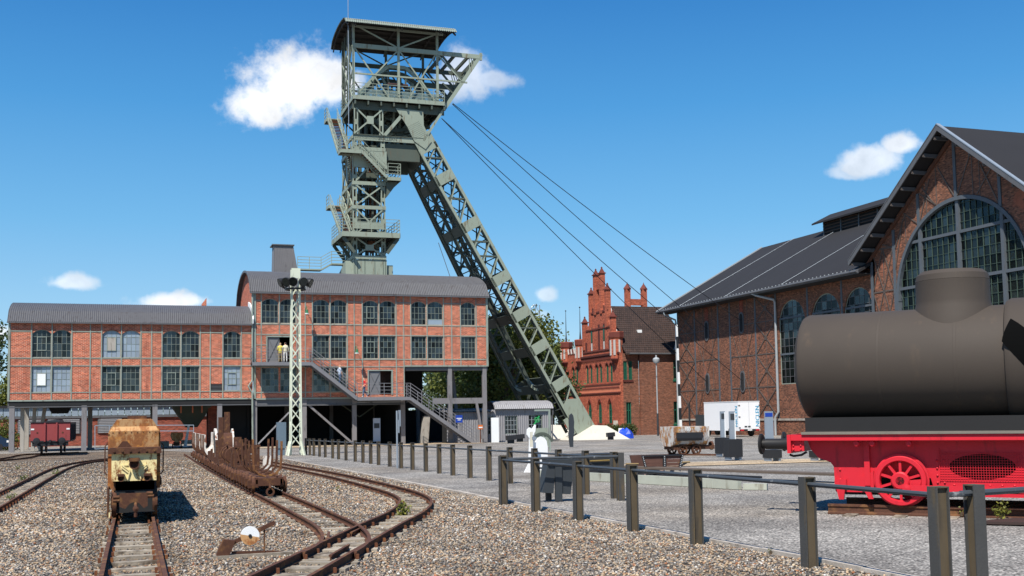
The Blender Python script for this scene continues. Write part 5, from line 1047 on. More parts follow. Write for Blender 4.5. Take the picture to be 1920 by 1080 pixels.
part('wheel_ornament', MB().lathe([(.2, -.04), (.26, -.04), (.26, .04), (.2, .04), (.2, -.04)], 14, (oy(1006, 790, YS).x, YS - .15, oy(1006, 787, YS).z), 'y').bar((oy(1000, 792, YS).x, YS - .15, oy(1000, 797, YS).z), (oy(1010, 780, YS).x, YS - .15, oy(1010, 780, YS).z), .1), paint('bright_green_paint', srgb(40, 150, 80), .5), sd)
# ------------------------------------------------------------------ long hall behind the left wing
bk = thing('brick_shed', 'long low brick shed with grey shutters behind the left wing', 'building', (-5, 126, -1)); YK = 126.
Xa, Xb = oy(-60, 800, YK).x, oy(392, 800, YK).x; z1 = oy(120, 764, YK).z; z2 = oy(120, 780, YK).z
part('wall', MB().box(Xa, Xb, YK, YK + .4, -2.2, z2), M_BRICKD, bk); part('eaves_beam', MB().box(Xa, Xb, YK - .2, YK, z2 - .25, z2), M_DARKST, bk)
k = Xa; 
while k < Xb - .6: 
    block('glazed_panel', M_GLASSB, bk, k + .02, k + .62, YK - .1, YK - .04, z2 + .02, z1); k += .66
part('roof', MB().box(Xa, Xb, YK - .3, YK + 9, z1, z1 + .25), M_FELT, bk)
for a, b_ in ((33, 79), (88, 151), (183, 230), (238, 272)):
    xa, xb = oy(a, 800, YK).x, oy(b_, 800, YK).x; za, zb_ = oy(100, 814, YK).z, oy(100, 781, YK).z - .3
    s = part('shutter', MB().box(xa, xb, YK - .08, YK - .02, za, zb_), M_DARKST, bk); n = 9
    for i in range(n): z = za + (zb_ - za) * i / n; block('slat', M_CORR, s, xa + .1, xb - .1, YK - .16, YK - .09, z + .04, z + .16)
part('plinth', MB().box(Xa, Xb, YK - .8, YK - .02, -2.2, -1.0), M_CONCG, bk)
# ------------------------------------------------------------------ trees and shrubs
def leaf_mat(name, a, b_):
    b = NB(name); oi = b.n('ShaderNodeAttribute'); oi.attribute_name = 'leaf_shade'; c = b.mix(oi.outputs['Fac'], a, b_); b.b.inputs['Subsurface Weight'].default_value = 0
    tl = b.n('ShaderNodeBsdfTranslucent'); b.put(tl.inputs['Color'], c); b.put(b.b.inputs['Base Color'], c); b.b.inputs['Roughness'].default_value = .6
    m = b.n('ShaderNodeMixShader'); m.inputs[0].default_value = .3; b.t.links.new(b.b.outputs[0], m.inputs[1]); b.t.links.new(tl.outputs[0], m.inputs[2]); b.t.links.new(m.outputs[0], b.out.inputs[0]); return b.m
LM = [leaf_mat('leaf_dark_green', srgb(42, 58, 26), srgb(84, 100, 44)), leaf_mat('leaf_olive_green', srgb(62, 74, 28), srgb(128, 132, 56)), leaf_mat('leaf_yellow_green', srgb(80, 88, 30), srgb(150, 146, 62))]
M_BARK = paint('bark', srgb(84, 70, 56), .9, .25, 2, bump=.4)
def leaf_mesh(name, blobs, n, size, mat, org, parent, wr=1.):
    pts = []; R = np.random.default_rng(int(abs(org[0] * 131 + org[1] * 17 + n)) % 99991)
    vol = np.array([b_[3] * b_[4] * b_[5] for b_ in blobs]); vol /= vol.sum(); k = R.choice(len(blobs), n, p=vol); B = np.array(blobs, float)[k]
    d = R.normal(size=(n, 3)); d /= np.linalg.norm(d, axis=1)[:, None]; r = R.random(n) ** .45 * (1 + .18 * R.normal(size=n) * wr); p = B[:, :3] + d * r[:, None] * B[:, 3:6]
    a = R.normal(size=(n, 3)); a /= np.linalg.norm(a, axis=1)[:, None]; c = np.cross(a, R.normal(size=(n, 3))); c /= np.linalg.norm(c, axis=1)[:, None]; s = size * R.uniform(.6, 1.4, (n, 1))
    v = np.stack([p - a * s * .5, p + c * s * .32, p + a * s * .6, p - c * s * .32], 1) - np.array(org)
    me = bpy.data.meshes.new(name); me.vertices.add(n * 4); me.vertices.foreach_set('co', v.reshape(-1).astype(np.float32)); me.loops.add(n * 4); me.loops.foreach_set('vertex_index', np.arange(n * 4, dtype=np.int32)); me.polygons.add(n); me.polygons.foreach_set('loop_start', np.arange(0, n * 4, 4, dtype=np.int32)); me.update(calc_edges=True)
    at = me.attributes.new('leaf_shade', 'FLOAT', 'POINT'); at.data.foreach_set('value', np.repeat(np.clip(R.beta(2, 2, n) * .8 + .2 * (k % 3) / 2, 0, 1), 4).astype(np.float32)); me.materials.append(mat); o = link(name, me, parent); return o
def tree(x, y, h, w, label, lm, n=9000, z0=None, lowest=.15, seed=0):
    R = random.Random(seed + int(x * 7 + y)); z = zg(x, y) if z0 is None else z0; t = thing('tree', label, 'tree', (x, y, z), group='trees behind the colliery buildings')
    blobs = []
    for k in range(16):
        a = R.random() * 6.28; f = R.random(); hh = lowest + (1 - lowest) * (.1 + .82 * f); rr = w * (.15 + .42 * math.sin(math.pi * min(1, .2 + .75 * (1 - f)))) * R.uniform(.4, 1)
        s = w * R.uniform(.16, .3); blobs.append((x + rr * math.cos(a), y + rr * math.sin(a), z + h * hh, s, s, s * R.uniform(.6, .9)))
    tk = MB().tube([(x, y, z - .2), (x + .1, y, z + h * .3), (x - .1, y, z + h * .6), (x, y, z + h * .85)], [w * .05, w * .04, w * .025, w * .008], 8); o = part('trunk', tk, M_BARK, t)
    for b_ in blobs[:9]: part('branch', MB().tube([(x, y, z + h * .3), lerp((x, y, z + h * .45), b_[:3], .5), b_[:3]], [w * .02, w * .014, w * .005], 5), M_BARK, o)
    leaf_mesh('crown', blobs, n, .32 + h * .008, LM[lm], (x, y, z), t)
tree(-22, 150, 16, 12, 'dark green tree at the left edge beside the end of the brick wing', 0, 12000); tree(-14.5, 146, 11.5, 9, 'olive tree in front of the darker one at the left edge', 1, 9000); tree(-30, 160, 15, 12, 'tall dark tree at the far left behind the brick wing', 0)
def tp(px, Y): q = oy(px, 800, Y); return q.x, Y
for i, (px, Y, h, w, lm, l) in enumerate(((945, 122, 14, 11, 1, 'yellowish green tree directly right of the tall brick block behind the strut'), (1000, 128, 13.5, 10, 0, 'dark green tree seen through the lattice of the lower strut'), (1035, 162, 14, 9, 1, 'olive tree between the strut and the gothic house'), (900, 128, 12, 12, 1, 'olive tree seen below the overhanging end of the tall brick block'), (1050, 176, 13., 9, 0, 'dark tree rising behind the turrets of the gothic house'), (975, 150, 15, 12, 0, 'dark tree standing deep behind the strut'), (860, 135, 11, 12, 0, 'dark tree seen through the open bays of the tall brick block'))): x, y = tp(px, Y); tree(x, y, h, w, l, lm, 9000, seed=i)
def shrub(label, blobs, n, size, lm, org, cat='shrub', name='shrub', group=None):
    t = thing(name, label, cat, org, group=group); leaf_mesh('foliage', blobs, n, size, LM[lm], org, t); part('stem', MB().tube([org, (org[0], org[1], org[2] + .5 * (blobs[0][2] - org[2]) + .02)], .015 + size * .1, 5), M_BARK, t); return t
x, y = tp(6, 112); shrub('green shrub beside the blue car at the left edge', [(x, y, .6, 1.3, 1.2, 1.5), (x + .3, y, -.2, 1.4, 1.2, 1.0)], 2500, .18, 1, (x, y, zg(x, y)))
hx = gp(1150, 817); p = thing('hedge', 'clipped dark green hedge in front of the gothic house', 'hedge', (hx.x, hx.y, hx.z)); yy = hx.y
a, b_ = oy(1136, 810, yy).x, oy(1186, 810, yy).x
leaf_mesh('foliage', [(a + (b_ - a) * k / 7, yy, hx.z + .7, .7, .6, .8) for k in range(8)], 4500, .16, LM[0], (hx.x, hx.y, hx.z), p, .3); part('stem', MB().box(a, b_, yy - .1, yy + .1, hx.z, hx.z + .5), M_BARK, p)
def weed(px, py, h, lm, l, n=90, dx=.0, dy=0., cat='weed'):
    g = gp(px, py); shrub(l, [(g.x + dx, g.y + dy, g.z + h * .55, h * .5, h * .45, h * .5), (g.x - h * .2, g.y, g.z + h * .25, h * .4, h * .3, h * .25)], n, h * .2, lm, (g.x, g.y, g.z), cat, 'weed')
weed(757, 970, .26, 2, 'green weed between the rails near the bend of the right track', 160); weed(1878, 972, .27, 2, 'yellow green weed growing beside the rail of the red locomotive', 120); weed(1803, 968, .16, 2, 'tiny weed between the two corner barrier posts', 30)
weed(45, 905, .3, 1, 'low weed on the outer rail of the left track', 60); weed(106, 895, .3, 1, 'low weed on the inner rail of the left track', 60); weed(34, 881, .22, 1, 'flat grass tuft on the path at the left', 60); weed(632, 921, .18, 2, 'small weed in the ballast between the two right tracks', 30); weed(895, 995, .06, 1, 'tiny weed in the ballast left of the barrier', 16); weed(1445, 1040, .09, 1, 'tiny weed at the kerb under the barrier rail', 30); weed(22, 940, .25, 1, 'low weed at the bottom left beside the track', 50)
# ------------------------------------------------------------------ tracks
M_RAIL = rusty('rail_rust', (.07, .036, .025), (.078, .034, .021), .75, 2., 30.); M_RAILTOP = paint('rail_head', srgb(136, 100, 84), .5, .2, 3, metal=.2)
M_SLEEP = paint('weathered_sleeper', srgb(158, 147, 131), .9, .25, 3, dirt=srgb(84, 73, 62), amount=.7, bump=.5, streak=False, rnd=.25); M_BOLT = rusty('bolt_rust', (.09, .04, .025), amount=.8)
PROF = [(-.045, 0), (.045, 0), (.045, .012), (.009, .02), (.009, .07), (.024, .078), (.024, .1), (-.024, .1), (-.024, .078), (-.009, .07), (-.009, .02), (-.045, .012)]
def curve(pts, step=.35):
    P = [V((p[0], p[1], 0)) for p in pts]; out = []
    for i in range(len(P) - 1):
        p0, p1, p2, p3 = P[max(i - 1, 0)], P[i], P[i + 1], P[min(i + 2, len(P) - 1)]; n = max(2, int((p2 - p1).length / step))
        for k in range(n):
            t = k / n; out.append(.5 * ((2 * p1) + (p2 - p0) * t + (2 * p0 - 5 * p1 + 4 * p2 - p3) * t * t + (3 * p1 - p0 - 3 * p2 + p3) * t ** 3))
    out.append(P[-1]); return out
def offset(c, d):
    r = []
    for i, p in enumerate(c):
        t = (c[min(i + 1, len(c) - 1)] - c[max(i - 1, 0)]).normalized(); r.append(p + V((t.y, -t.x, 0)) * d)
    return r
def sweep_rail(par, pts, lift=.03, name='rail', k=1., label=None):
    mb = MB(); n = len(PROF)
    for i, p in enumerate(pts):
        t = (pts[min(i + 1, len(pts) - 1)] - pts[max(i - 1, 0)]).normalized(); r = V((t.y, -t.x, 0)); z = zg(p.x, p.y) + lift
        for a, b_ in PROF: q = p + r * a * k; mb.v.append((q.x, q.y, z + b_ * k))
    for i in range(len(pts) - 1):
        for j in range(n): mb.f.append((i * n + j, i * n + (j + 1) % n, (i + 1) * n + (j + 1) % n, (i + 1) * n + j))
    mb.f.append(tuple(range(n))); mb.f.append(tuple((len(pts) - 1) * n + j for j in reversed(range(n)))); return part(name, mb, M_RAIL, par, label=label)
def resample(c, d):
    out = []; acc = 0; nxt = d * .5
    for a, b_ in zip(c, c[1:]):
        L = (b_ - a).length
        while nxt <= acc + L: out.append((lerp(a, b_, (nxt - acc) / L), (b_ - a).normalized())); nxt += d
        acc += L
    return out
def track(name, label, cl, gauge=.62, sp=.62, ymax=60, rails=True, ls=.84):
    g = cl[0]; t = thing('railway_track', label, 'track', (g.x, g.y, zg(g.x, g.y)))
    if rails: sweep_rail(t, offset(cl, -gauge / 2)); sweep_rail(t, offset(cl, gauge / 2))
    for p, d in resample(cl, sp):
        if p.y > ymax: continue
        s = link('sleeper', unit(M_SLEEP), t); o = org_of(t); s.location = (p.x - o[0], p.y - o[1], zg(p.x, p.y) - .012 - o[2] + random.uniform(-.006, .006)); s.scale = (ls * random.uniform(.95, 1.05), .15 * random.uniform(.85, 1.1), .1); s.rotation_euler = (0, random.uniform(-.01, .01), math.atan2(d.y, d.x) - math.pi / 2 + random.uniform(-.03, .03))
        if p.y < 32 and rails and random.random() < .7:
            r = V((d.y, -d.x, 0))
            for q in (-gauge / 2 - .07, -gauge / 2 + .07, gauge / 2 - .07, gauge / 2 + .07):
                b_ = link('rail_clip', unit(M_BOLT), t); c = p + r * q; b_.location = (c.x - o[0], c.y - o[1], zg(c.x, c.y) + .07 - o[2]); b_.scale = (.032, .05, .055)
    return t
def gl(*px): return [V((q.x, q.y, 0)) for q in (gp(*p) for p in px)]
track('t', 'straight rusty narrow gauge track under the yellow mine locomotive', curve([(0, 9.5), (0, 20), (0.05, 34), (.1, 48)]))
cC = curve([(-2.82, 16), (-2.85, 27.5), (-2.9, 40), (-2.85, 50), (-2.4, 57), (-1.3, 63), (1., 71)], .6)
track('t', 'rusty track curving in from the left edge behind the yellow locomotive', cC, ymax=60)
cD = gl((0, 865), (60, 855), (110, 852)); track('t', 'short rusty track under the red goods wagon', curve([(cD[0].x - 5, cD[0].y - 12)] + [tuple(p)[:2] for p in cD] + [(-3.5, 86)], .8), 1.3, .7, 30)
AL = gl((469, 1080), (574, 1030), (594, 1012), (599, 999), (592, 983), (574, 970), (476, 922), (383, 873)); BO = gl((591, 1080), (713, 1002), (797, 958), (812, 941), (797, 927), (749, 913), (658, 891), (538, 869))
cA = [(.75, 10.0), (1.4, 11.6), (2.2, 13.3), (2.58, 14.4), (2.8, 15.6), (2.93, 17.2), (2.95, 19), (2.96, 22), (2.95, 28), (2.95, 36), (3.0, 47), (3.24, 72)]
cB = [(.4, 9.0), (1.35, 11.3), (2.1, 13.15), (2.85, 15.0), (3.6, 16.85), (4.42, 18.8), (5.12, 20.9), (5.58, 23.1), (5.82, 26.3), (5.95, 33.5), (5.88, 39), (5.74, 44), (5.3, 56), (4.5, 70)]
A_ = curve(cA, .3); B_ = curve(cB, .3)
tA = track('t', 'rusty switch track carrying the train of scrap mine wagons', A_, ymax=62, rails=False); sweep_rail(tA, [p for p in offset(A_, -.31) if p.y > 13.4], label='left switch rail'); sweep_rail(tA, [p for p in offset(A_, .31) if p.y > 13.0], label='right switch rail')
tB = track('t', 'rusty track bending sharply right towards the fence in front of the switch', B_, ymax=60, rails=True)
for (a, b_) in (((2.95, 15.9), (3.3, 16.75)), ((2.5, 15.2), (2.68, 16.2)), ((3.9, 16.9), (4.35, 18.0)), ((2.2, 13.2), (2.62, 14.3))): sweep_rail(tB, [V((*a, 0)), lerp((*a, 0), (*b_, 0), .5), V((*b_, 0))], .02, 'check_rail', .8)
# buried rails across the plaza
for (a, b_, l) in (((1262, 853), (1352, 854), 'flush rails under the mine tub on the plaza'),):
    p, q = gp(*a), gp(*b_); single('plaza_track', MB().bar(p + V((0, 0, .02)), q + V((0, 0, .02)), .1, .06).bar(p + V((.1, .7, .02)), q + V((.1, .7, .02)), .1, .06), M_RAIL, 'short flush rails under the mine tub on the plaza', 'track', org=p)
# ------------------------------------------------------------------ red fireless locomotive
M_RED = paint('locomotive_red', srgb(200, 34, 48), .5, .1, 1.5, dirt=srgb(138, 30, 38), amount=.35, bump=.04, spec=.35)
M_BOIL = paint('boiler_brown_black', srgb(68, 60, 53), .72, .12, 1.2, dirt=srgb(80, 68, 57), amount=.2, bump=.06, spec=.3)
M_LBLK = paint('locomotive_black', srgb(36, 34, 33), .5, .12, 2, spec=.35)
O1 = V((13.31, 17.01, -.18)); q = gp(1690, 966); kL = (q - V(CAM)).length / (O1 - V(CAM)).length
lo = thing('steam_locomotive', 'red and black fireless steam locomotive with spoked red wheels at the right edge', 'locomotive', (q.x, q.y, q.z + .15), math.atan2(-.733, .681), local=True); lo.scale = (kL,) * 3
XE = 5.2
bz, br, by = 2.63, 1.04, 1.02
def cyl(x0, x1, r, n=48, extra=()): return MB().lathe(list(extra) + [(r, x0), (r, x1)], n, (0, by, bz), 'x')
bo = part('boiler', MB().lathe([(0, -2.0), (.5, -1.97), (.85, -1.9), (1.0, -1.82), (br, -1.74), (br, 1.9)], 64, (0, by, bz), 'x'), M_BOIL, lo, True)
for x in (-.35, 1.0): part('boiler_seam', MB().lathe([(br, x), (br + .003, x + .004), (br + .003, x + .05), (br, x + .054)], 64, (0, by, bz), 'x'), M_BOIL, bo, True)
part('smokebox_sleeve', MB().lathe([(br, 1.84), (1.10, 1.86), (1.15, 1.95), (1.15, XE)], 64, (0, by, bz), 'x'), M_BOIL, bo, True)
mb = MB(); n = 14
for i in range(n + 1):
    z = 3.34 - (3.34 - 2.2) * i / n; s = (z - bz) / 1.158; yy = by - 1.158 * math.sqrt(max(0, 1 - s * s)); xl = 1.97 - .15 * math.sin(min(1, i / 6) * math.pi / 2) if i < 6 else 1.82 + (2.4 - 1.82) * ((i - 5) / (n - 5)); xr = 2.0 + max(0, i) * .09 + (0 if i else -.02)
    mb.v += [(xl, yy, z), (max(xr, xl + .01), yy, z)]
for i in range(n): mb.f.append((2 * i, 2 * i + 1, 2 * i + 3, 2 * i + 2))
part('open_hatch', mb, paint('hatch_shade_black', (.005, .005, .005), 1., .1, 2, spec=0.), bo)  # flat black patch on the barrel; the hatch's inner darkness is painted
part('steam_dome', MB().lathe([(.78, 3.3), (.74, 3.5), (.68, 3.68), (.66, 3.78), (.66, 4.16), (.655, 4.165), (.66, 4.17), (.64, 4.28), (.56, 4.355), (.3, 4.375), (0, 4.38)], 48, (.93, by, 0)), M_BOIL, bo, True)
part('saddle', MB().box(-1.72, XE, .12, 1.92, 1.36, 1.63), M_LBLK, lo); part('running_board', MB().box(-1.74, XE, -.14, 2.18, 1.315, 1.36), paint('worn_running_board', srgb(116, 110, 100), .8, .2, 4), lo)
part('valance', MB().box(-1.98, XE, -.1, -.04, 1.2, 1.31), M_RED, lo); part('buffer_beam', MB().box(-2.02, -1.95, -.12, 2.16, .96, 1.31).box(-1.95, -1.72, -.03, .0, 1.0, 1.31), M_RED, lo)
for k in range(4):
    for j in range(2): part('rivet', MB().lathe([(0, -.03), (.018, -.02), (.022, 0)], 6, (-1.92 + j * .14, -.03, 1.03 + k * .075), 'y'), M_RED, lo)
for yy in (.16, 1.88):
    b_ = part('buffer', MB().lathe([(.0, -1.98), (.13, -1.98), (.12, -2.1), (.105, -2.2), (.105, -2.5), (.09, -2.5), (.09, -2.56)], 20, (0, yy, 1.13), 'x'), M_LBLK, lo, True)
    part('buffer_plate', MB().lathe([(0, -2.64), (.1, -2.635), (.2, -2.61), (.205, -2.58), (.18, -2.56), (0, -2.56)], 28, (0, yy, 1.13), 'x'), M_LBLK, b_, True)
part('brake_hose', MB().tube([(-1.7, .1, .98), (-1.8, .08, .92), (-1.95, .06, .9), (-2.02, .06, .93)], .025, 6), M_LBLK, lo)
fr = [(-1.95, 1.2), (-1.72, 1.2), (-1.66, 1.02), (-1.52, .86), (-1.3, .78), (-1.24, .7), (-1.22, .22), (-.55, .22), (-.5, .5), (.5, .5), (.55, .30), (XE, .30), (XE, 1.2)]
hole = [(1.38 + .56 * math.cos(t), .71 + .23 * math.sin(t)) for t in [i * math.pi / 12 for i in range(24)]]
bm = bmesh.new()
def loop(pts): 
    vs = [bm.verts.new((a, .26, b_)) for a, b_ in pts]; return [bm.edges.new((vs[i], vs[(i + 1) % len(vs)])) for i in range(len(vs))]
es = loop(fr) + loop(hole); bmesh.ops.triangle_fill(bm, edges=es, use_beauty=True, normal=(0, -1, 0))
for f in [f for f in bm.faces if (f.calc_center_median().x - 1.38) ** 2 / .56 ** 2 + (f.calc_center_median().z - .71) ** 2 / .23 ** 2 < .9]: bm.faces.remove(f)
r_ = bmesh.ops.extrude_face_region(bm, geom=bm.faces[:]); bmesh.ops.translate(bm, verts=[e for e in r_['geom'] if isinstance(e, bmesh.types.BMVert)], vec=(0, .03, 0)); bmesh.ops.recalc_face_normals(bm, faces=bm.faces)
me = bpy.data.meshes.new('frame_plate'); bm.to_mesh(me); bm.free(); me.materials.append(M_RED); fp = link('frame_plate', me, lo); ORG[fp] = V((0, 0, 0))
part('rear_frame_plate', MB().box(-1.2, XE, 1.95, 1.98, .3, 1.2), M_RED, lo); part('inner_bulkhead', MB().box(-1.2, XE, 1.0, 1.05, .12, 1.25), M_DARK, lo)
gr = part('wire_grille', MB().box(.66, .67, .23, .25, .45, 1.05), M_RED, fp)
for k in range(31): block('wire', M_RED, gr, .7 + k * .044, .706 + k * .044, .235, .241, .46, .98)
for k in range(12): block('wire', M_RED, gr, .66, 2.08, .232, .238, .47 + k * .044, .476 + k * .044)
for x, z in [(-1.12 + .0, .64), (-1.12, .46), (-1.12, .3), (-.92, .3), (-.72, .3), (.62, .42), (.62, .55), (.62, .68), (.62, .82), (.74, .42), (.74, .82), (.9, .38), (1.1, .38), (1.3, .38), (1.5, .38), (1.7, .38), (1.9, .38)]: part('rivet', MB().lathe([(0, .03), (.018, .04), (.022, .06)], 6, (x, .2, z), 'y'), M_RED, fp)
part('hanger', MB().box(-.66, -.56, .18, .24, .35, 1.2).prism([(-.72, .3), (-.5, .3), (-.5, .62), (-.72, .5)], lambda a, d, b: (a, .2 + d, b), .0, .05), M_RED, lo); part('step_bracket', MB().box(-1.22, -1.0, .2, .25, .3, .46).prism([(-1.2, .32), (-1.03, .32), (-1.06, .08), (-1.15, .08)], lambda a, d, b: (a, .2 + d, b), 0, .05), M_RED, lo)
part('brake_shoe', MB().prism([(-.66, .32), (-.56, .34), (-.48, .12), (-.56, .12)], lambda a, d, b: (a, d, b), -.03, .04), M_RED, lo)
for x in (-.75, -.47, .18): part('lubricator', MB().lathe([(0, -.06), (.05, -.05), (.06, 0), (.05, .06)], 10, (x, .02, 1.14), 'y'), M_RED, lo, True)
def spoked(x, y, sgn, lab=None):
    w = part('driving_wheel', MB().lathe([(.36, -.05), (.375, -.075), (.44, -.075), (.455, -.06), (.455, .05), (.49, .055), (.49, .085), (.36, .085), (.36, -.05)], 48, (x, y, .455), 'y'), M_RED, lo, True)
    part('hub', MB().lathe([(0, -.1), (.14, -.1), (.165, -.08), (.165, .06)], 24, (x, y, .455), 'y'), M_RED, w, True)
    for k in range(10):
        t = k * math.pi / 5 + .31
        if k in (9,): part('balance_weight', MB().prism([(x + .15 * math.cos(t - .25), .455 + .15 * math.sin(t - .25)), (x + .37 * math.cos(t - .22), .455 + .37 * math.sin(t - .22)), (x + .37 * math.cos(t + .4), .455 + .37 * math.sin(t + .4)), (x + .15 * math.cos(t + .4), .455 + .15 * math.sin(t + .4))], lambda a, d, b: (a, y + d, b), -.05, .04), M_RED, w); continue
        beam('spoke', M_RED, w, (x + .12 * math.cos(t), y - .01, .455 + .12 * math.sin(t)), (x + .38 * math.cos(t), y - .01, .455 + .38 * math.sin(t)), .045, .06, (0, 1, 0))
for x in (0., 2.75):
    for yy in (.1, 1.7): spoked(x, yy, 1)
    part('axle', MB().tube([(x, 0, .455), (x, 1.9, .455)], .08, 10), M_LBLK, lo)
part('coupling_rod', MB().bar((.1, -.06, .33), (3.0, -.06, .33), .05, .11), M_RED, lo); part('crank_pin', MB().lathe([(0, -.12), (.07, -.11), (.07, .0)], 14, (.12, 0, .33), 'y'), M_RED, lo)
part('guard_strip', MB().box(1.3, XE, -.12, -.08, .2, .26), M_RED, lo)
lt = thing('display_track', 'short brown rails carrying the red locomotive', 'track', (q.x, q.y, q.z), math.atan2(-.733, .681), local=True)
for yy in (.14, 1.66):
    part('rail', MB().prism([(-.065, -.02), (.065, -.02), (.065, .01), (.012, .025), (.012, .10), (.034, .112), (.034, .15), (-.034, .15), (-.034, .112), (-.012, .1), (-.012, .025), (-.065, .01)], lambda a, d, b: (d, yy + a, b), -1.22, 5.), M_RAIL, lt)
for k in range(6): block('sleeper', M_SLEEP, lt, -.9 + k * .8, -.7 + k * .8, -.3, 1.8, -.1, .0)
pq = gp(1880, 992); single('steel_plate', MB().prism([(1.25, -1.25), (3.5, -1.25), (3.5, -.45), (1.75, -.45)], lambda a, d, b: tuple(V((q.x, q.y, q.z)) + V((.681, -.733, 0)) * a + V((.733, .681, 0)) * b + V((0, 0, d - .009 * (.681 * .324 - .733 * .946) * a - .009 * (.733 * .324 + .681 * .946) * b))), .0, .04), paint('rusty_dark_plate', srgb(58, 44, 40), .8, .2, 3), 'dark rusty steel plate on the gravel in front of the red locomotive', 'plate', org=(pq.x, pq.y, pq.z))
# ------------------------------------------------------------------ yellow mine locomotive
M_YRUST = rusty('rusty_yellow_paint', srgb(236, 218, 160), (.18, .066, .022), .45, 4., 26.); M_YRUST2 = rusty('rust_streaked_cab', srgb(178, 140, 98), (.21, .078, .026), .56, 3.5, 24.); M_RUST = rusty('dark_rust', (.07, .034, .022), (.07, .03, .018), .8, 3., 24.); M_ORUST = rusty('orange_rust', srgb(196, 152, 104), (.25, .10, .036), .5, 3.5, 24.)
M_RUSTW = rusty('rust_on_white', srgb(226, 218, 206), (.14, .05, .025), .4, 5., 22.)
yf = 19.95; zt = zg(0, yf) + .13
ml = thing('mine_locomotive', 'rusty yellow mine locomotive with boxy cab on the left track', 'locomotive', (0, yf, zt))
def w_(x, y, z): return (x, yf + y, zt + z)
def lbox(mb, x0, x1, y0, y1, z0, z1): return mb.box(x0, x1, yf + y0, yf + y1, zt + z0, zt + z1)
mb = MB(); cabp = [(-.43, .46), (.43, .46), (.43, 1.42), (.40, 1.5), (.29, 1.66), (-.29, 1.66), (-.40, 1.5), (-.43, 1.42)]
cb = part('cab', MB().prism(cabp, lambda a, d, b: w_(a, d, b), .42, 9.2), M_YRUST2, ml)
ch = MB().prism([(-.43, 1.42), (.43, 1.42), (.29, 1.66), (-.29, 1.66)], lambda a, d, b: w_(a, d, b), .42, .43); 
part('sloped_front', MB().add([w_(-.40, .40, 1.18), w_(.40, .40, 1.18), w_(.40, .36, 1.46), w_(-.40, .36, 1.46), w_(.27, .52, 1.665), w_(-.27, .52, 1.665), w_(-.41, .5, 1.18), w_(.41, .5, 1.18), w_(.41, .5, 1.46), w_(-.41, .5, 1.46)], [(0, 1, 2, 3), (3, 2, 4, 5), (1, 7, 8, 2), (6, 0, 3, 9), (2, 8, 4), (3, 5, 9)]), M_ORUST, cb)
for zq in (1.02, 1.40): part('seam', lbox(MB(), -.435, .435, .405, .425, zq, zq + .012), M_RUST, cb)
for k in range(8): part('cab_rivet', lbox(MB(), -.36 + k * .1, -.342 + k * .1, .36, .4, 1.425, 1.443), M_RUST, cb)
for sg in (-1, 1): part('grab_handle', MB().tube([w_(sg * .44, .5, .7), w_(sg * .48, .5, .75), w_(sg * .48, .5, 1.2), w_(sg * .44, .5, 1.25)], .012, 6), M_RUST, cb)
part('roof_hatch', lbox(MB(), -.12, .2, .7, 1.6, 1.66, 1.72), M_RUST, cb); part('rust_patch', MB().prism([(-.28, 1.18), (-.04, 1.18), (-.1, 1.26), (-.14, 1.32), (-.2, 1.28)], lambda a, d, b: w_(a, d, b), .385, .4), M_RUST, cb)
nz_ = part('nose', MB().prism([(-.36, .62), (.36, .62), (.365, 1.08), (-.365, 1.08)], lambda a, d, b: w_(a, d, b), .0, .45), M_YRUST, ml)
part('bumper_bar', lbox(lbox(MB(), -.42, .44, -.06, .1, 1.08, 1.165), -.4, .42, -.02, .42, 1.165, 1.18), M_RUST, ml)
for k in range(6): part('bolt', lbox(MB(), -.34 + k * .13, -.31 + k * .13, -.08, -.06, 1.11, 1.135), M_RUST, ml)
def lamp(x, z, r): 
    l = part('headlamp', MB().lathe([(r * .5, -.02), (r * .95, -.06), (r, -.1), (r * .8, -.1), (r * .75, -.05), (0, -.03)], 16, w_(x, 0, z), 'y'), M_RUST, nz_, True); part('lamp_hood', lbox(MB(), x - r, x + r, -.12, 0, z + r * .6, z + r * 1.3), M_RUST, l)
lamp(.0, .9, .085); lamp(-.21, .67, .055); lamp(.21, .67, .055)
for sg in (-1, 1):
    for p, q2 in (((.2, .89), (.07, .79)), ((.2, .85), (.09, .76)), ((.07, .79), (.11, .64))): part('relief_strip', MB().bar(w_(sg * p[0], -.012, p[1]), w_(sg * q2[0], -.012, q2[1]), .02, .03, (0, 1, 0)), M_YRUST, nz_)
part('relief_strip', MB().bar(w_(-.2, -.012, .89), w_(-.1, -.012, .89), .02, .012, (0, 1, 0)).bar(w_(.1, -.012, .89), w_(.2, -.012, .89), .02, .012, (0, 1, 0)), M_YRUST, nz_)
part('underframe', lbox(MB(), -.3, .36, .1, 9.1, .08, .6), M_DARK, ml); part('skirt', lbox(MB(), -.33, .33, .1, .2, .46, .6), M_RUST, ml)
part('coupling_plate', MB().prism([(-.23, .42), (.22, .42), (.22, .2), (.16, .16), (.08, .25), (0, .27), (-.06, .25), (-.14, .16), (-.23, .2)], lambda a, d, b: w_(a, d, b), -.12, -.08), M_RUST, ml)
part('coupler', MB().lathe([(0, -.1), (.04, -.1), (.05, -.14), (.03, -.2), (.05, -.24), (0, -.26)], 10, w_(.03, 0, .16), 'y').tube([w_(.03, -.1, .25), w_(.03, -.22, .16), w_(.03, -.2, .03)], .028, 8), M_RUST, ml)
for z, x in ((.36, -.28), (.3, -.28), (.41, .25), (.36, .27)): part('spring', MB().tube([w_(x - .05, -.1, z), w_(x + .05, -.1, z)], .03, 8), M_RUST, ml)
for y in (.3, 1.6, 3.4, 5.2, 7., 8.6):
    for x in (-.33, .33): 
        w = part('wheel', MB().lathe([(0, -.04), (.1, -.04), (.14, -.02), (.24, -.03), (.26, .02), (.26, .05), (0, .05)], 24, w_(x - .0, y, .25), 'x'), M_RUST, ml, True)
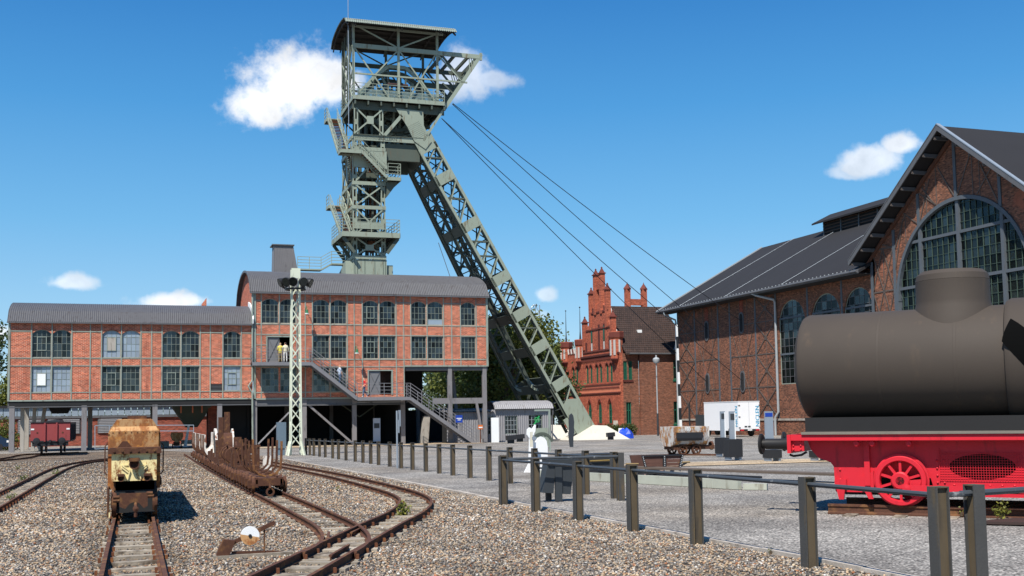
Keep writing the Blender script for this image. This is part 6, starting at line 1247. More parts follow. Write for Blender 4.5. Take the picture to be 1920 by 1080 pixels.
part('wheel_guard', MB().prism([(.02, .02), (.02, .52), (.5, .52), (.5, .1), (.3, .0)], lambda a, d, b: w_(d, a, b), -.43, -.40), M_RUST, ml); block('yellow_mark', M_YRUST, ml, -.40, -.38, yf - .0, yf + .03, zt + .02, zt + .1)
part('side_step', lbox(MB(), .43, .46, .6, 9., .5, .62), M_RUST, ml)
# ------------------------------------------------------------------ scrap train on the right track
def ax(y):
    for a, b_ in zip(A_, A_[1:]):
        if a.y <= y <= b_.y: return a.x + (b_.x - a.x) * (y - a.y) / max(b_.y - a.y, 1e-6)
    return A_[-1].x
def bogie(label, y0, y1, nwheel, name='flat_wagon'):
    x = ax((y0 + y1) / 2); z = zg(x, y0) + .13; t = thing(name, label, 'mine wagon', (x, y0, z), group='scrap mine wagons on the right track')
    part('frame', MB().box(x - .3, x + .3, y0 + .1, y1 - .1, z + .2, z + .3).box(x - .32, x - .24, y0 + .1, y1 - .1, z + .12, z + .34).box(x + .24, x + .32, y0 + .1, y1 - .1, z + .12, z + .34), M_RUST, t)
    for e, s in ((y0, 1), (y1, -1)): part('end_buffer', MB().box(x - .26, x + .24, e if s > 0 else e - .14, e + .14 if s > 0 else e, z + .16, z + .33), M_RUST, t)
    for k in range(nwheel):
        yy = y0 + .35 + (y1 - y0 - .7) * k / (nwheel - 1)
        for sx_ in (-.36, .36): part('wheel', MB().lathe([(0, -.05), (.07, -.05), (.08, -.02), (.17, -.02), (.19, .02), (.19, .05), (0, .05)], 18, (x + sx_, yy, z + .17), 'x'), M_RUST, t, True)
        for sx_ in (-.42,): part('axle_box', MB().box(x + sx_ - .04, x + sx_ + .04, yy - .07, yy + .07, z + .1, z + .28), M_RUST, t)
    return t, x, z
t, x, z = bogie('front flat wagon of the scrap train carrying tall curved steel arch ribs', 26.0, 30.6, 6)
part('front_coupler', MB().lathe([(.06, -.02), (.1, -.02), (.1, .02), (.06, .02), (.06, -.02)], 14, (x, 25.92, z + .02), 'y').tube([(x, 25.95, z + .2), (x, 25.9, z + .1)], .03, 6), M_RUST, t)
M_RUSTY2 = rusty('yellowish_rust', srgb(150, 112, 66), (.13, .055, .025), .6, 4.)
for k in range(4):
    for sg, l in ((-1, 'left'), (1, 'right')):
        yy = 26.4 + k * .9 + (.15 if sg > 0 else 0); pts = [(x + sg * .05, yy, z + .36), (x + sg * .2, yy, z + .40), (x + sg * .31, yy, z + .52), (x + sg * .33, yy, z + .68), (x + sg * .34, yy, z + 1.22 - .05 * (k % 2) - (.06 if sg > 0 and k == 0 else 0))]
        rb = MB()
        for o in (-.03, .03):
            for p, q2 in zip(pts, pts[1:]): rb.bar(V(p) + V((0, o, 0)), V(q2) + V((0, o, 0)), .03 if o < 0 else .05, .05, (0, 1, 0))
        a_ = single('arch_rib', rb, M_RUSTY2 if k == 0 else M_RUST, ('first', 'second', 'third', 'fourth', 'fifth')[k] + ' curved rusty steel rib from the front, %s side of the front scrap wagon' % l, 'steel rib', 'curved ribs standing on the front scrap wagon', org=(x, yy, z + .36))
t, x, z = bogie('second scrap wagon carrying a tangle of rusted winch machinery', 30.8, 36.2, 6)
wn = thing('winch_machine', 'rusted winch with gear housings and levers on the second scrap wagon', 'machine', (x, 33, z + .35)); R = random.Random(4)
part('winch_base', MB().box(x - .3, x + .3, 31, 35.7, z + .34, z + .46), M_RUST, wn)
for k in range(26):
    yy = R.uniform(31, 35.6); xx = x + R.uniform(-.32, .28); h = R.uniform(.2, .68); s = R.uniform(.03, .09)
    if k % 4 == 0: part('gear_wheel', MB().lathe([(0, -.05), (.06, -.07), (.06, -.03), (.18 + s * .5, -.03), (.2 + s * .5, 0), (.18 + s * .5, .03), (0, .04)], 18, (xx, yy, z + .5 + h * .5), 'y' if k % 8 else 'x'), M_RUST, wn, True)
    elif k % 4 == 1: part('housing', MB().box(xx - s, xx + s, yy - s * 1.6, yy + s * 1.6, z + .4, z + .4 + h), M_RUST, wn)
    elif k % 4 == 2: part('lever', MB().tube([(xx, yy, z + .45), (xx + R.uniform(-.1, .1), yy + .1, z + .45 + h * .7), (xx + R.uniform(-.15, .15), yy, z + .5 + h)], .025, 6), M_RUST, wn)
    else: part('cross_bar', MB().box(x - .34, x + .32, yy - .05, yy + .05, z + .5 + h * .6, z + .6 + h * .6).box(x - .34, x - .26, yy - .05, yy + .05, z + .4, z + .5 + h * .6).box(x + .24, x + .32, yy - .05, yy + .05, z + .4, z + .5 + h * .6), M_RUST, wn)
for (y, h) in ((31.2, .95), (32.4, .85)): part('gantry', MB().box(x - .34, x - .28, y, y + .12, z + .4, z + h).box(x + .26, x + .32, y, y + .12, z + .4, z + h).box(x - .36, x + .34, y - .02, y + .14, z + h, z + h + .07), M_RUST, wn)
cy = gp(478, 893); pl = single('bent_panel', MB().prism([(0, 0), (.45, .0), (.45, .42), (.05, .42)], lambda a, d, b: (x + .36 + a * .55, 30.9 + d, z + .3 + b), 0, .04), M_RUSTW, 'bent white sheet with rust stains behind the curved ribs', 'sheet', org=(x, 30.4, z + .3))
t, x, z = bogie('third scrap wagon carrying a large black cable reel and tall posts', 36.4, 43.5, 6)
rl = thing('cable_reel', 'large black drum with worn white flanges on the third scrap wagon', 'reel', (x, 40, z + .35))
part('drum', MB().lathe([(0, -.28), (.46, -.28), (.46, .28), (0, .28)], 28, (x, 40, z + .85), 'x'), M_RUST, rl, True)
for s in (-.3, .26): part('flange', MB().lathe([(.0, s), (.6, s), (.6, s + .05), (0, s + .05)], 32, (x, 40, z + .85), 'x'), M_BLACK if s < 0 else M_RUSTW, rl, True)
part('flange_rim', MB().lathe([(.56, -.33), (.62, -.33), (.62, -.25), (.56, -.25), (.56, -.33)], 32, (x, 40, z + .85), 'x'), M_RUSTW, rl, True)
for (xx, yy, h, w) in ((x - .3, 37.2, 1.55, .16), (x + .32, 42.8, 1.75, .2), (x - .3, 38.3, .8, .2), (x + .2, 36.9, .9, .24)): single('steel_post', MB().box(xx - w / 2, xx + w / 2, yy - .06, yy + .06, z + .3, z + .3 + h), M_RUST, 'rusty steel post %s' % {1.55: 'left of the cable reel, tall and narrow', 1.75: 'right of the cable reel, tallest on the scrap train', .8: 'short and low beside the cable reel', .9: 'stubby and wide in front of the cable reel'}[h], 'post', 'posts standing on the third scrap wagon', org=(xx, yy, z + .3))
for k in range(8):
    yy = 36.8 + k * .8; part('fitting', MB().box(x - .38, x - .2, yy, yy + .3, z + .32, z + .5 + .12 * (k % 3)), M_RUST, t)
t, x, z = bogie('rearmost scrap wagon carrying curved tub shells', 44.2, 56.0, 6)
for k, y0 in enumerate((45., 48.5, 52.)):
    pr = [(x + .42 * math.cos(a) * 1.05, z + .75 + .42 * math.sin(a)) for a in [math.pi + i * math.pi / 10 for i in range(11)]]; pr = [(pr[0][0], z + 1.25)] + pr + [(pr[-1][0], z + 1.25)]; inn = [(a + (.05 if a < x else -.05), b_ + (.05 if i not in (0, 12) else 0)) for i, (a, b_) in enumerate(pr)]
    mb = MB()
    for i in range(12): mb.prism([pr[i], pr[i + 1], inn[i + 1], inn[i]], lambda a, d, b: (a, y0 + d, b), 0, 2.2)
    s = thing('tub_shell', ('nearest', 'middle', 'farthest')[k] + ' curved steel tub shell on the rearmost scrap wagon, white flaking paint', 'tub', (x, y0, z + .35), group='tub shells on the rearmost scrap wagon'); part('shell', mb, M_RUSTW, s)
    for e in (0, 1.05, 2.1):
        m2 = MB(); ou = [(a + (-.04 if a < x else .04), b_ - (.04 if i not in (0, 12) else 0)) for i, (a, b_) in enumerate(pr)]
        for i in range(12): m2.prism([ou[i], ou[i + 1], pr[i + 1], pr[i]], lambda a, d, b: (a, y0 + d, b), e, e + .1)
        part('rib', m2, M_RUST, s)
# ------------------------------------------------------------------ hand switch lever
g = gp(465, 1045); sl = thing('switch_lever', 'rusty switch lever with half white half rust round weight left of the switch', 'lever', (g.x, g.y, g.z))
dz = V((g.x, g.y, g.z)); cdisc = dz + V((.02, 0, .27))
part('base', MB().bar(dz + V((-.42, 0, .02)), dz + V((.55, .02, .02)), .16, .05), M_SLEEP, sl); part('bracket', MB().prism([(-.4, 0), (-.26, 0), (-.2, .1), (-.16, .22), (-.3, .24), (-.36, .12)], lambda a, d, b: tuple(dz + V((a, d, b))), -.06, .06), M_RUST, sl)
part('lever_arm', MB().bar(dz + V((-.25, 0, .16)), dz + V((.33, -.02, .42)), .035, .05), M_RUST, sl); part('link_rod', MB().bar(dz + V((-.2, 0, .07)), dz + V((.3, .02, .05)), .03, .03).bar(dz + V((.3, .02, .05)), dz + V((.52, .05, .02)), .03, .03), M_RUST, sl); part('prop', MB().bar(dz + V((.2, 0, .05)), dz + V((.2, 0, .36)), .018, .018), M_RUST, sl)
half = lambda a0, a1: MB().prism([(0, 0)] + [(.115 * math.cos(a0 + (a1 - a0) * i / 16), .115 * math.sin(a0 + (a1 - a0) * i / 16)) for i in range(17)], lambda a, d, b: tuple(cdisc + V((a, d, b))), -.05, -.01)
part('white_half', half(math.radians(-12), math.radians(168)), M_WHITE, sl); part('rusty_half', half(math.radians(168), math.radians(348)), M_ORUST, sl); part('hub', MB().lathe([(0, -.065), (.022, -.06), (.022, 0)], 10, tuple(cdisc), 'y'), M_BLACK, sl)
# ------------------------------------------------------------------ barriers
M_POST = paint('weathered_beam_post', srgb(70, 69, 67), .7, .25, 3, dirt=srgb(100, 84, 58), amount=.45, bump=.3); M_WEBP = paint('rusty_web', srgb(88, 76, 58), .8, .3, 3, dirt=srgb(58, 53, 47), amount=.6)
M_TUBE = paint('worn_black_tube', srgb(66, 70, 74), .5, .15, 5, dirt=srgb(196, 196, 194), amount=.12, streak=False)
def hpost(par, x, y, h=.98, rot=False, lean=0.):
    z = zg(x, y); a, b_ = .07, .064; L = lambda mb, u0, u1, v0, v1, z0, z1: mb.box(x + u0, x + u1, y + v0, y + v1, z0, z1) if not rot else mb.box(x + v0, x + v1, y + u0, y + u1, z0, z1)
    mb = MB(); L(mb, -a, -a + .013, -b_, b_, z - .1, z + h); L(mb, a - .013, a, -b_, b_, z - .1, z + h); p = part('post', mb, M_POST, par)
    w = MB(); L(w, -a + .013, a - .013, -.035, .035, z - .1, z + h - .012); part('web', w, M_WEBP, p); c = MB(); L(c, -a + .013, a - .013, -b_ + .004, b_ - .004, z + h - .012, z + h - .001); part('cap', c, M_WEBP, p); return p
def rail(par, pts, h=.88, r=.026): part('rail', MB().tube([(x, y, zg(x, y) + h) for x, y in pts], r, 8), M_TUBE, par, True)
far = [gp(a, b_).y for a, b_ in ((574, 852), (582, 853), (592, 854), (602, 855.5), (612, 857), (624, 859), (636, 860.5), (648, 862.5), (662, 865), (677, 867), (693, 869), (710, 871), (728, 874), (747, 877), (769, 880), (794, 883.5), (819, 887), (847, 890.5), (879, 895), (914, 900), (953, 905.5), (1000, 912), (1053, 918), (1106, 925), (1171, 932))]
b1 = thing('post_barrier', 'long row of dark steel posts with one tube rail running back to the light mast', 'barrier', (9.8, 21.6, zg(9.8, 21.6)))
for y in far: hpost(b1, 9.8, y)
rail(b1, [(9.8, far[0] + .3), (9.8, far[-1] - .12)], .86)
b2 = thing('post_barrier', 'nearest barrier of tall dark posts along the kerb with a worn tube rail', 'barrier', (6.95, 12, zg(6.95, 12)))
ys = [21.05, 19.15, 17.1, 14.98, 13.02, 10.47]; 
for y in ys: hpost(b2, 6.95, y)
p1 = gp(1762, 1100); hpost(b2, 6.9, 8.32)
rail(b2, [(6.95, 21.2), (6.95, 10.47), (6.9, 8.32), (7.2, 8.35)], .9, .025)
b3 = thing('post_barrier', 'barrier turning off to the right from the corner post at the lower right', 'barrier', (7.37, 8.4, zg(7.37, 8.4))); hpost(b3, 7.37, 8.4, rot=True); e = (9.4, 8.75); hpost(b3, *e, rot=True); rail(b3, [(7.2, 8.38), (7.37, 8.4), e], .9, .03)
b4 = thing('post_barrier', 'short barrier joining the near corner post to the far row across the gravel', 'barrier', (7.1, 21.4, zg(7.1, 21.4))); hpost(b4, 7.12, 21.5, rot=True); hpost(b4, 9.62, 21.3, rot=True); rail(b4, [(7.12, 21.5), (9.62, 21.3)], .9, .028)
# ------------------------------------------------------------------ light mast
M_MAST = paint('mast_cream_green', srgb(206, 210, 188), .5, .08, 1, dirt=srgb(150, 150, 130), amount=.2)
mx_, my_ = 9.08, 66.7; mz = zg(mx_, my_); mt = thing('light_mast', 'tall pale green lattice light mast with black floodlights in front of the brick block', 'mast', (mx_, my_, mz))
def mp(sx, sy, h): w = .31 - .09 * min(h, 10.) / 10; return V((mx_ + sx * w, my_ + sy * w, mz + h))
for sx in (-1, 1):
    for sy in (-1, 1):
        beam('leg', M_MAST, mt, mp(sx, sy, 0), mp(sx, sy, 11.1), .085, .085); beam('foot', M_MAST, mt, mp(sx * 1.5, sy * 1.5, -.05), mp(sx, sy, .8), .12, .12)
n = 13
for k in range(n):
    h0, h1 = .5 + 9.7 * k / n, .5 + 9.7 * (k + 1) / n; s = 1 if k % 2 else -1
    beam('lattice_bar', M_MAST, mt, mp(-s, -1, h0), mp(s, -1, h1), .06, .03, (0, 1, 0)); beam('lattice_bar', M_MAST, mt, mp(s, 1, h0), mp(-s, 1, h1), .075, .035, (0, 1, 0))
    beam('lattice_bar', M_MAST, mt, mp(-1, -s, h0), mp(-1, s, h1), .035, .075); beam('lattice_bar', M_MAST, mt, mp(1, s, h0), mp(1, -s, h1), .035, .075)
part('top_plate', MB().box(mx_ - .26, mx_ + .26, my_ - .26, my_ - .2, mz + 10.55, mz + 11.15), M_MAST, mt)
hd = part('lamp_ring', MB().lathe([(.5, 9.85), (.62, 9.85), (.62, 9.95), (.5, 9.95), (.5, 9.85)], 16, (mx_, my_, mz)), M_BLACK, mt)
for k, a in enumerate((-2.9, -2.3, -1.85, -1.2, -.55, -.1, 1.0, 2.2)):
    c = V((mx_ + .85 * math.cos(a), my_ + .85 * math.sin(a), mz + 10.3)); d = V((math.cos(a), math.sin(a), -.45)).normalized()
    f = part('floodlight', MB().tube([c - d * .25, c - d * .12, c + d * .05, c + d * .16], [.1, .2, .27, .28], 14), M_BLACK, mt, True); part('lens', MB().tube([c + d * .162, c + d * .17], [.24, .24], 14), M_GLASSH, f); part('lamp_bracket', MB().bar((mx_ + .55 * math.cos(a), my_ + .55 * math.sin(a), mz + 9.9), c - V((0, 0, .05)), .05), M_GALV, f)
single('switch_cabinet', MB().box(mx_ - 1.02, mx_ - .48, my_ + .6, my_ + 1.0, mz + .4, mz + 1.95).box(mx_ - .95, mx_ - .55, my_ + .65, my_ + .95, mz - .1, mz + .4), paint('cabinet_blue_grey', srgb(98, 114, 126), .5, .08, 2), 'blue grey switch cabinet standing left of the light mast', 'cabinet', org=(mx_ - .75, my_ + .8, mz))
g = gp(745, 878); sp_s = thing('sign_post', 'thin pale post with edge-on sign plates beside the long barrier', 'sign', tuple(g)); part('post', MB().tube([g, g + V((0, 0, 2.2))], .035, 8), M_GALV, sp_s)
for k, (z0, z1) in enumerate(((1.35, 1.85), (1.6, 2.22))): part('sign_plate', MB().box(g.x + .03 + k * .05, g.x + .07 + k * .05, g.y - .12, g.y + .12, g.z + z0, g.z + z1), M_GALV, sp_s)
# information boards under the block
def board(name, px0, px1, py0, py1, Y, label, mat, t=.12):
    a, b_ = oy(px0, py1, Y), oy(px1, py0, Y); s = thing(name, label, 'board', (a.x, Y, a.z)); p = part('panel', MB().box(a.x, b_.x, Y, Y + t, a.z, b_.z), mat, s); return s, a, b_
s, a, b_ = board('info_board', 922, 935, 783, 830, 97.6, 'tall white information board beside the right column of the brick block', M_WHITE)
part('base', MB().box(a.x, b_.x, 97.55, 97.8, a.z - .3, a.z), M_BLACK, s)
s, a, b_ = board('info_board', 700, 713, 784, 828, 99.2, 'pale grey information board with a dark picture under the brick block', paint('pale_grey_panel', srgb(176, 184, 196), .5, .05, 2)); block('picture', M_ANTH, s, a.x + .08, b_.x - .08, 99.18, 99.199, a.z + 1.2, a.z + 1.65)
# white cut-out figures and arch sign
M_CUT = paint('white_cutout_board', (.86, .85, .83), .5, .03, 2); YC = 33.
def cut(name, pts, Y, label, cat, mat=M_CUT, t=.05, org=None):
    P_ = [oy(a, b_, Y) for a, b_ in pts]; g = V((sum(p.x for p in P_) / len(P_), Y, min(p.z for p in P_)))
    return single(name, MB().prism([(p.x, p.z) for p in P_], TY(Y), 0, t), mat, label, cat, org=g)
cut('cutout_board', [(983, 886), (991, 870), (993, 822), (988, 815), (988.5, 805), (993, 801.5), (998, 804), (1003, 796), (1005, 797), (1004, 808), (1001, 815), (1002, 870), (999, 880), (996, 886)], 33.4, 'white figure shaped cut-out board with raised arm, left of the arched one', 'cut-out board')
cut('cutout_board', [(1002, 888), (1002, 840), (1004, 828), (1009, 821), (1015, 818.5), (1021, 821), (1025, 827), (1027, 838), (1027, 870), (1020, 889)], YC, 'white round topped cut-out board behind the litter bin', 'cut-out board')
o = cut('cream_sign', [(994.5, 838), (994.5, 810), (999, 809), (999, 838)], YC - .2, 'slim cream panel fixed in front of the white figure board', 'sign', paint('cream_panel', srgb(214, 208, 188), .5, .04, 2))
ga, gb_ = gp(1014, 893), gp(1014, 893); single('hook_post', MB().box(ga.x - .02, ga.x + .02, YC - .3, YC - .26, ga.z, ga.z + 1.25).box(ga.x - .05, ga.x + .08, YC - .31, YC - .27, ga.z + 1.1, ga.z + 1.2), M_GALV, 'thin grey post with a small hook in front of the round topped white board', 'post', org=(ga.x, YC - .28, ga.z))
Yg = 62.; as_ = thing('arch_sign', 'pale green sign with a dark green arch, behind the white boards and before the shed', 'sign', tuple(oy(1018, 850, Yg)))
P_ = [oy(a, b_, Yg) for a, b_ in ((1004, 838), (1004, 803), (1027, 802), (1030, 838))]; part('panel', MB().prism([(p.x, p.z) for p in P_], TY(Yg), 0, .06), M_STEEL, as_)
c = oy(1016, 834, Yg); mb = MB()
for i in range(14):
    t0, t1 = math.pi * (.08 + .8 * i / 14), math.pi * (.08 + .8 * (i + 1) / 14); mb.prism([(c.x + r * math.cos(t), c.z + r * math.sin(t)) for r, t in ((.6, t0), (.6, t1), (.75, t1), (.75, t0))], TY(Yg), -.03, -.001)
part('arch_mark', mb, M_STEELD, as_); part('frame', MB().box(P_[3].x, P_[3].x + .1, Yg, Yg + .1, c.z - 1.2, c.z + 2.1).box(P_[0].x - .0, P_[3].x, Yg + .02, Yg + .1, c.z + 2.0, c.z + 2.1), M_FRAME, as_)
for k in range(3): block('text_line', M_STEELD, as_, c.x - .3 + k * .22, c.x - .18 + k * .22, Yg - .02, Yg - .001, c.z + .5, c.z + .56)
g = gp(1072, 838); single('leaf_stele', MB().prism([(-.16, 0), (.16, 0), (.2, 1.0), (.3, 1.25), (.26, 1.6), (.3, 2.2), (.22, 2.75), (.05, 2.95), (-.14, 2.8), (-.22, 2.3), (-.2, 1.5), (-.28, 1.2)], lambda a, d, b: (g.x + a * .75, g.y + d, g.z + b * .78), 0, .1), M_ANTH, 'slim dark figure shaped stele on the plaza in front of the strut foundation', 'stele', org=tuple(g))
# litter bin
g = gp(1042, 939); bn = thing('litter_bin', 'anthracite litter bin with two flared side pockets on a post, inside the barrier', 'bin', tuple(g)); zz0 = g.z
part('post', MB().box(g.x - .02, g.x + .13, g.y - .06, g.y, zz0, zz0 + .78), M_ANTH, bn); part('rear_post', MB().box(g.x - .17, g.x - .05, g.y + .1, g.y + .16, zz0, zz0 + .3), M_BLACK, bn)
part('lid', MB().box(g.x - .2, g.x + .5, g.y - .1, g.y + .25, zz0 + .78, zz0 + .86), M_ANTH, bn)
part('pocket', MB().prism([(-.18, .78), (0, .78), (-.06, .16), (-.3, .18)], lambda a, d, b: (g.x + a, g.y - .04 + d, zz0 + b), 0, .3), M_ANTH, bn); part('pocket', MB().prism([(.14, .74), (.42, .70), (.33, .12), (.15, .14)], lambda a, d, b: (g.x + a, g.y - .02 + d, zz0 + b), 0, .28), M_ANTH, bn)
# dark trough with brass rod, wooden tipping tub, timber beams
Yt = 30.6; a, b_ = oy(1075, 895, Yt), oy(1162, 850, Yt); tg = thing('steel_trough', 'dark steel trough with a brass coloured rod behind the short barrier', 'trough', (a.x, Yt, a.z))
part('body', MB().prism([(a.x + .15, a.z), (b_.x - .1, a.z), (b_.x, b_.z), (a.x, b_.z)], TY(Yt), 0, .9), paint('trough_dark', srgb(50, 50, 50), .6, .2, 2), tg); part('rod', MB().tube([(b_.x - 1.0, Yt - .05, b_.z - .2), (b_.x - .2, Yt - .05, b_.z - .19)], .025, 6), paint('brass', srgb(170, 140, 80), .4, .1, 2, metal=.6), tg); part('strap', MB().bar((b_.x - 1.1, Yt - .03, b_.z - .2), (b_.x - .6, Yt - .03, b_.z - .5), .05), M_BLACK, tg)
Yt = 31.2; M_PLANK = paint('dark_stained_plank', srgb(92, 64, 54), .8, .3, 4, dirt=srgb(50, 36, 32), amount=.4, rnd=.15)
a, b_ = oy(1205, 882, Yt), oy(1279, 853, Yt); tg = thing('wooden_tub', 'brown plank tipping tub with black riveted straps behind the barrier', 'tub', (a.x, Yt, a.z)); H_ = b_.z - a.z
for k in range(4):
    z0, z1 = a.z + H_ * k / 4, a.z + H_ * (k + 1) / 4 - .012; f0, f1 = .12 * (1 - k / 4), .12 * (1 - (k + 1) / 4); part('plank', MB().prism([(a.x + f0, z0), (b_.x - f0, z0), (b_.x - f1, z1), (a.x + f1, z1)], TY(Yt), 0, .05), M_PLANK, tg)
for x0, x1 in ((a.x + .12, a.x), ((a.x * .46 + b_.x * .54), (a.x * .46 + b_.x * .54)), (b_.x - .12, b_.x)):
    s = part('strap', MB().bar((x0, Yt - .02, a.z), (x1, Yt - .02, b_.z), .07 if x0 != x1 else .1, .03, (0, 1, 0)), M_BLACK, tg)
    for k in range(8): c = lerp((x0, Yt - .05, a.z), (x1, Yt - .05, b_.z), (k + .5) / 8); block('rivet', M_WHITE, s, c.x - .009, c.x + .009, c.y, c.y + .02, c.z - .009, c.z + .009)
part('back_planks', MB().prism([(a.x + .1, a.z), (b_.x - .1, a.z), (b_.x, b_.z), (a.x, b_.z)], TY(Yt), .9, .95), M_PLANK, tg); part('rim', MB().box(a.x - .03, b_.x + .03, Yt - .04, Yt + .02, b_.z - .02, b_.z + .02), M_BLACK, tg)
for sg, xx in ((-1, a.x), (1, b_.x)): part('handle', MB().tube([(xx, Yt + .3, b_.z - .25), (xx + sg * .42, Yt + .3, b_.z - .24)], .03, 6), paint('handle_wood', srgb(140, 118, 80), .7, .2, 2) if sg < 0 else bpy.data.materials['handle_wood'], tg)
part('stay', MB().bar((b_.x + .3, Yt + .3, b_.z - .26), (b_.x - .1, Yt + .3, a.z), .05), M_BLACK, tg)
for k, f in enumerate((.06, .36, .8)): part('support_block', MB().box(a.x + (b_.x - a.x) * f, a.x + (b_.x - a.x) * f + .26, Yt, Yt + .6, a.z - .22, a.z - .01), M_CONCG if k == 2 else paint('pinkish_stone', srgb(166, 140, 128), .9, .1, 3) if k == 0 else bpy.data.materials['pinkish_stone'], tg)
p, q2 = gp(1002, 894), gp(1422, 917)
M_TIMB = paint('pale_green_timber', srgb(168, 170, 156), .8, .12, 3, dirt=srgb(120, 112, 96), amount=.4); M_TIMD = paint('dark_timber', srgb(96, 84, 74), .85, .25, 3)
single('edge_beam', MB().bar(p + V((0, 0, .1)), q2 + V((-.35, .25, .1)), .12, .22), M_TIMB, 'long pale green edging beam lying on the gravel behind the barrier', 'beam', org=tuple(p)); single('edge_beam', MB().bar(q2 + V((-.28, .2, .06)), q2 + V((.15, -.15, .06)), .2, .14), M_TIMB, 'short cream block at the right end of the long edging beam', 'beam', org=tuple(q2))
p2, q3 = gp(1100, 884), gp(1560, 903)
single('timber_deck', MB().bar(p2 + V((0, -.3, .2)), q3 + V((0, -.3, .2)), .5, .06), M_TIMD, 'long dark flat timber behind the pale edging beam', 'beam', org=tuple(p2)); single('black_rail', MB().bar(p + V((.1, .25, .26)), q2 + V((.2, .2, .26)), .08, .05), M_BLACK, 'thin black bar running along the pale edging beam', 'bar', org=tuple(p))
# mine tub on the plaza
M_TUB = rusty('streaked_tub_paint', srgb(196, 192, 186), (.24, .11, .045), .5, 2.2, 16.); g = gp(1304, 853); Yt = g.y; a, b_ = oy(1265, 850, Yt), oy(1328, 799, Yt); tb_ = thing('mine_tub', 'rusty white mine tub on small spoked wheels standing on the plaza', 'mine wagon', tuple(g))
W_ = b_.x - a.x; zb, ztp = g.z + .42, b_.z; D_ = 1.5
for nm, y0 in (('front_skin', 0),):
    prof = [(0, ztp), (0, zb + .45), (.16, zb + .12), (.4, zb), (D_ - .4, zb), (D_ - .16, zb + .12), (D_, zb + .45), (D_, ztp)]
    mb = MB(); n = len(prof); mb.prism(prof, lambda aa, d, b: (a.x + d, Yt + aa, b), 0, W_); part('tub_body', mb, M_TUB, tb_, True)
part('black_sheet', MB().box(a.x + .1, b_.x - .35, Yt - .1, Yt - .02, ztp - .55, ztp - .28).prism([(-.1, ztp - .55), (-.02, ztp - .55), (-.02, ztp - .68), (-.06, ztp - .68)], lambda aa, d, b: (a.x + .12 + d, Yt + aa, b), 0, W_ - .5), M_BLACK, tb_)
part('end_plate', MB().prism(prof, lambda aa, d, b: (b_.x + d, Yt + aa, b), .001, .04), M_RUSTW, tb_); part('underframe', MB().box(a.x + .1, b_.x + .45, Yt + .25, Yt + D_ - .2, g.z + .26, zb + .02), M_RUST, tb_); part('end_buffer', MB().lathe([(0, 0), (.2, 0), (.22, .1), (0, .14)], 12, (b_.x + .4, Yt + .6, g.z + .42), 'x'), M_RUST, tb_)
text_mesh('number', '183', .24, M_WHITE, tb_, ((a.x + b_.x) / 2 - .2, Yt - .012, ztp - .13), (math.pi / 2, 0, 0))
for f in (.28, .68, ):
    for y0 in (Yt + .15, Yt + D_ - .25):
        w = part('wheel', MB().lathe([(.17, -.04), (.235, -.05), (.24, 0), (.27, .02), (.27, .05), (.17, .04), (.17, -.04)], 22, (a.x + W_ * f, y0, g.z + .26), 'y'), M_RUST, tb_, True); part('hub', MB().lathe([(0, -.08), (.06, -.08), (.07, .03), (0, .03)], 12, (a.x + W_ * f, y0, g.z + .26), 'y'), M_RUST, w)
        for k in range(5): t = k * 1.2566; beam('spoke', M_RUST, w, (a.x + W_ * f, y0, g.z + .26), (a.x + W_ * f + .19 * math.cos(t), y0, g.z + .26 + .19 * math.sin(t)), .05, .04, (0, 1, 0))
# black display steles
def stele(px0, px1, pyb, pyt, pxp0, pxp1, pyp, label, extra=False):
    g = gp((px0 + px1) / 2, pyb); Yt = g.y; a, b_ = oy(px0, pyb, Yt), oy(px1, pyt, Yt); s = thing('display_stele', label, 'display', tuple(g), group='display pedestals on the plaza'); part('pedestal', MB().box(a.x, b_.x, Yt, Yt + .5, a.z + .12, b_.z), M_BLACK, s)
    for x in (a.x + .08, b_.x - .08): part('foot', MB().box(x - .05, x + .05, Yt + .05, Yt + .45, a.z, a.z + .12), M_GALV, s)
    if pyp:
        c, d = oy(pxp0, pyt, Yt + .2), oy(pxp1, pyp, Yt + .2); pn = part('upright_panel', MB().box(c.x, d.x, Yt + .18, Yt + .26, b_.z - .05, d.z), M_GALV, s); block('picture', M_ANTH if not extra else M_BLUE, pn, c.x + .03, d.x - .05, Yt + .165, Yt + .179, d.z - .35, d.z - .1)
        if not extra: block('light_strip', M_WHITE, pn, d.x - .05, d.x - .01, Yt + .165, Yt + .178, b_.z, d.z - .05)
    return s
stele(1351, 1370, 856, 820, 1352, 1359, 771, 'black pedestal with a narrow grey upright panel, left one of a pair by the truck'); stele(1368, 1392, 863, 823, 1369, 1378, 771, 'black pedestal with a wider pale upright panel, right one of a pair by the truck')
stele(1443, 1466, 865, 843, 0, 0, 0, 'low black pedestal directly below the locomotive buffer'); stele(1531, 1555, 864, 845, 0, 0, 0, 'low black pedestal partly hidden behind the locomotive frame'); stele(1434, 1450, 835, 824, 1435, 1449, 771, 'grey upright panel with blue heading at the rear of the white truck', True)
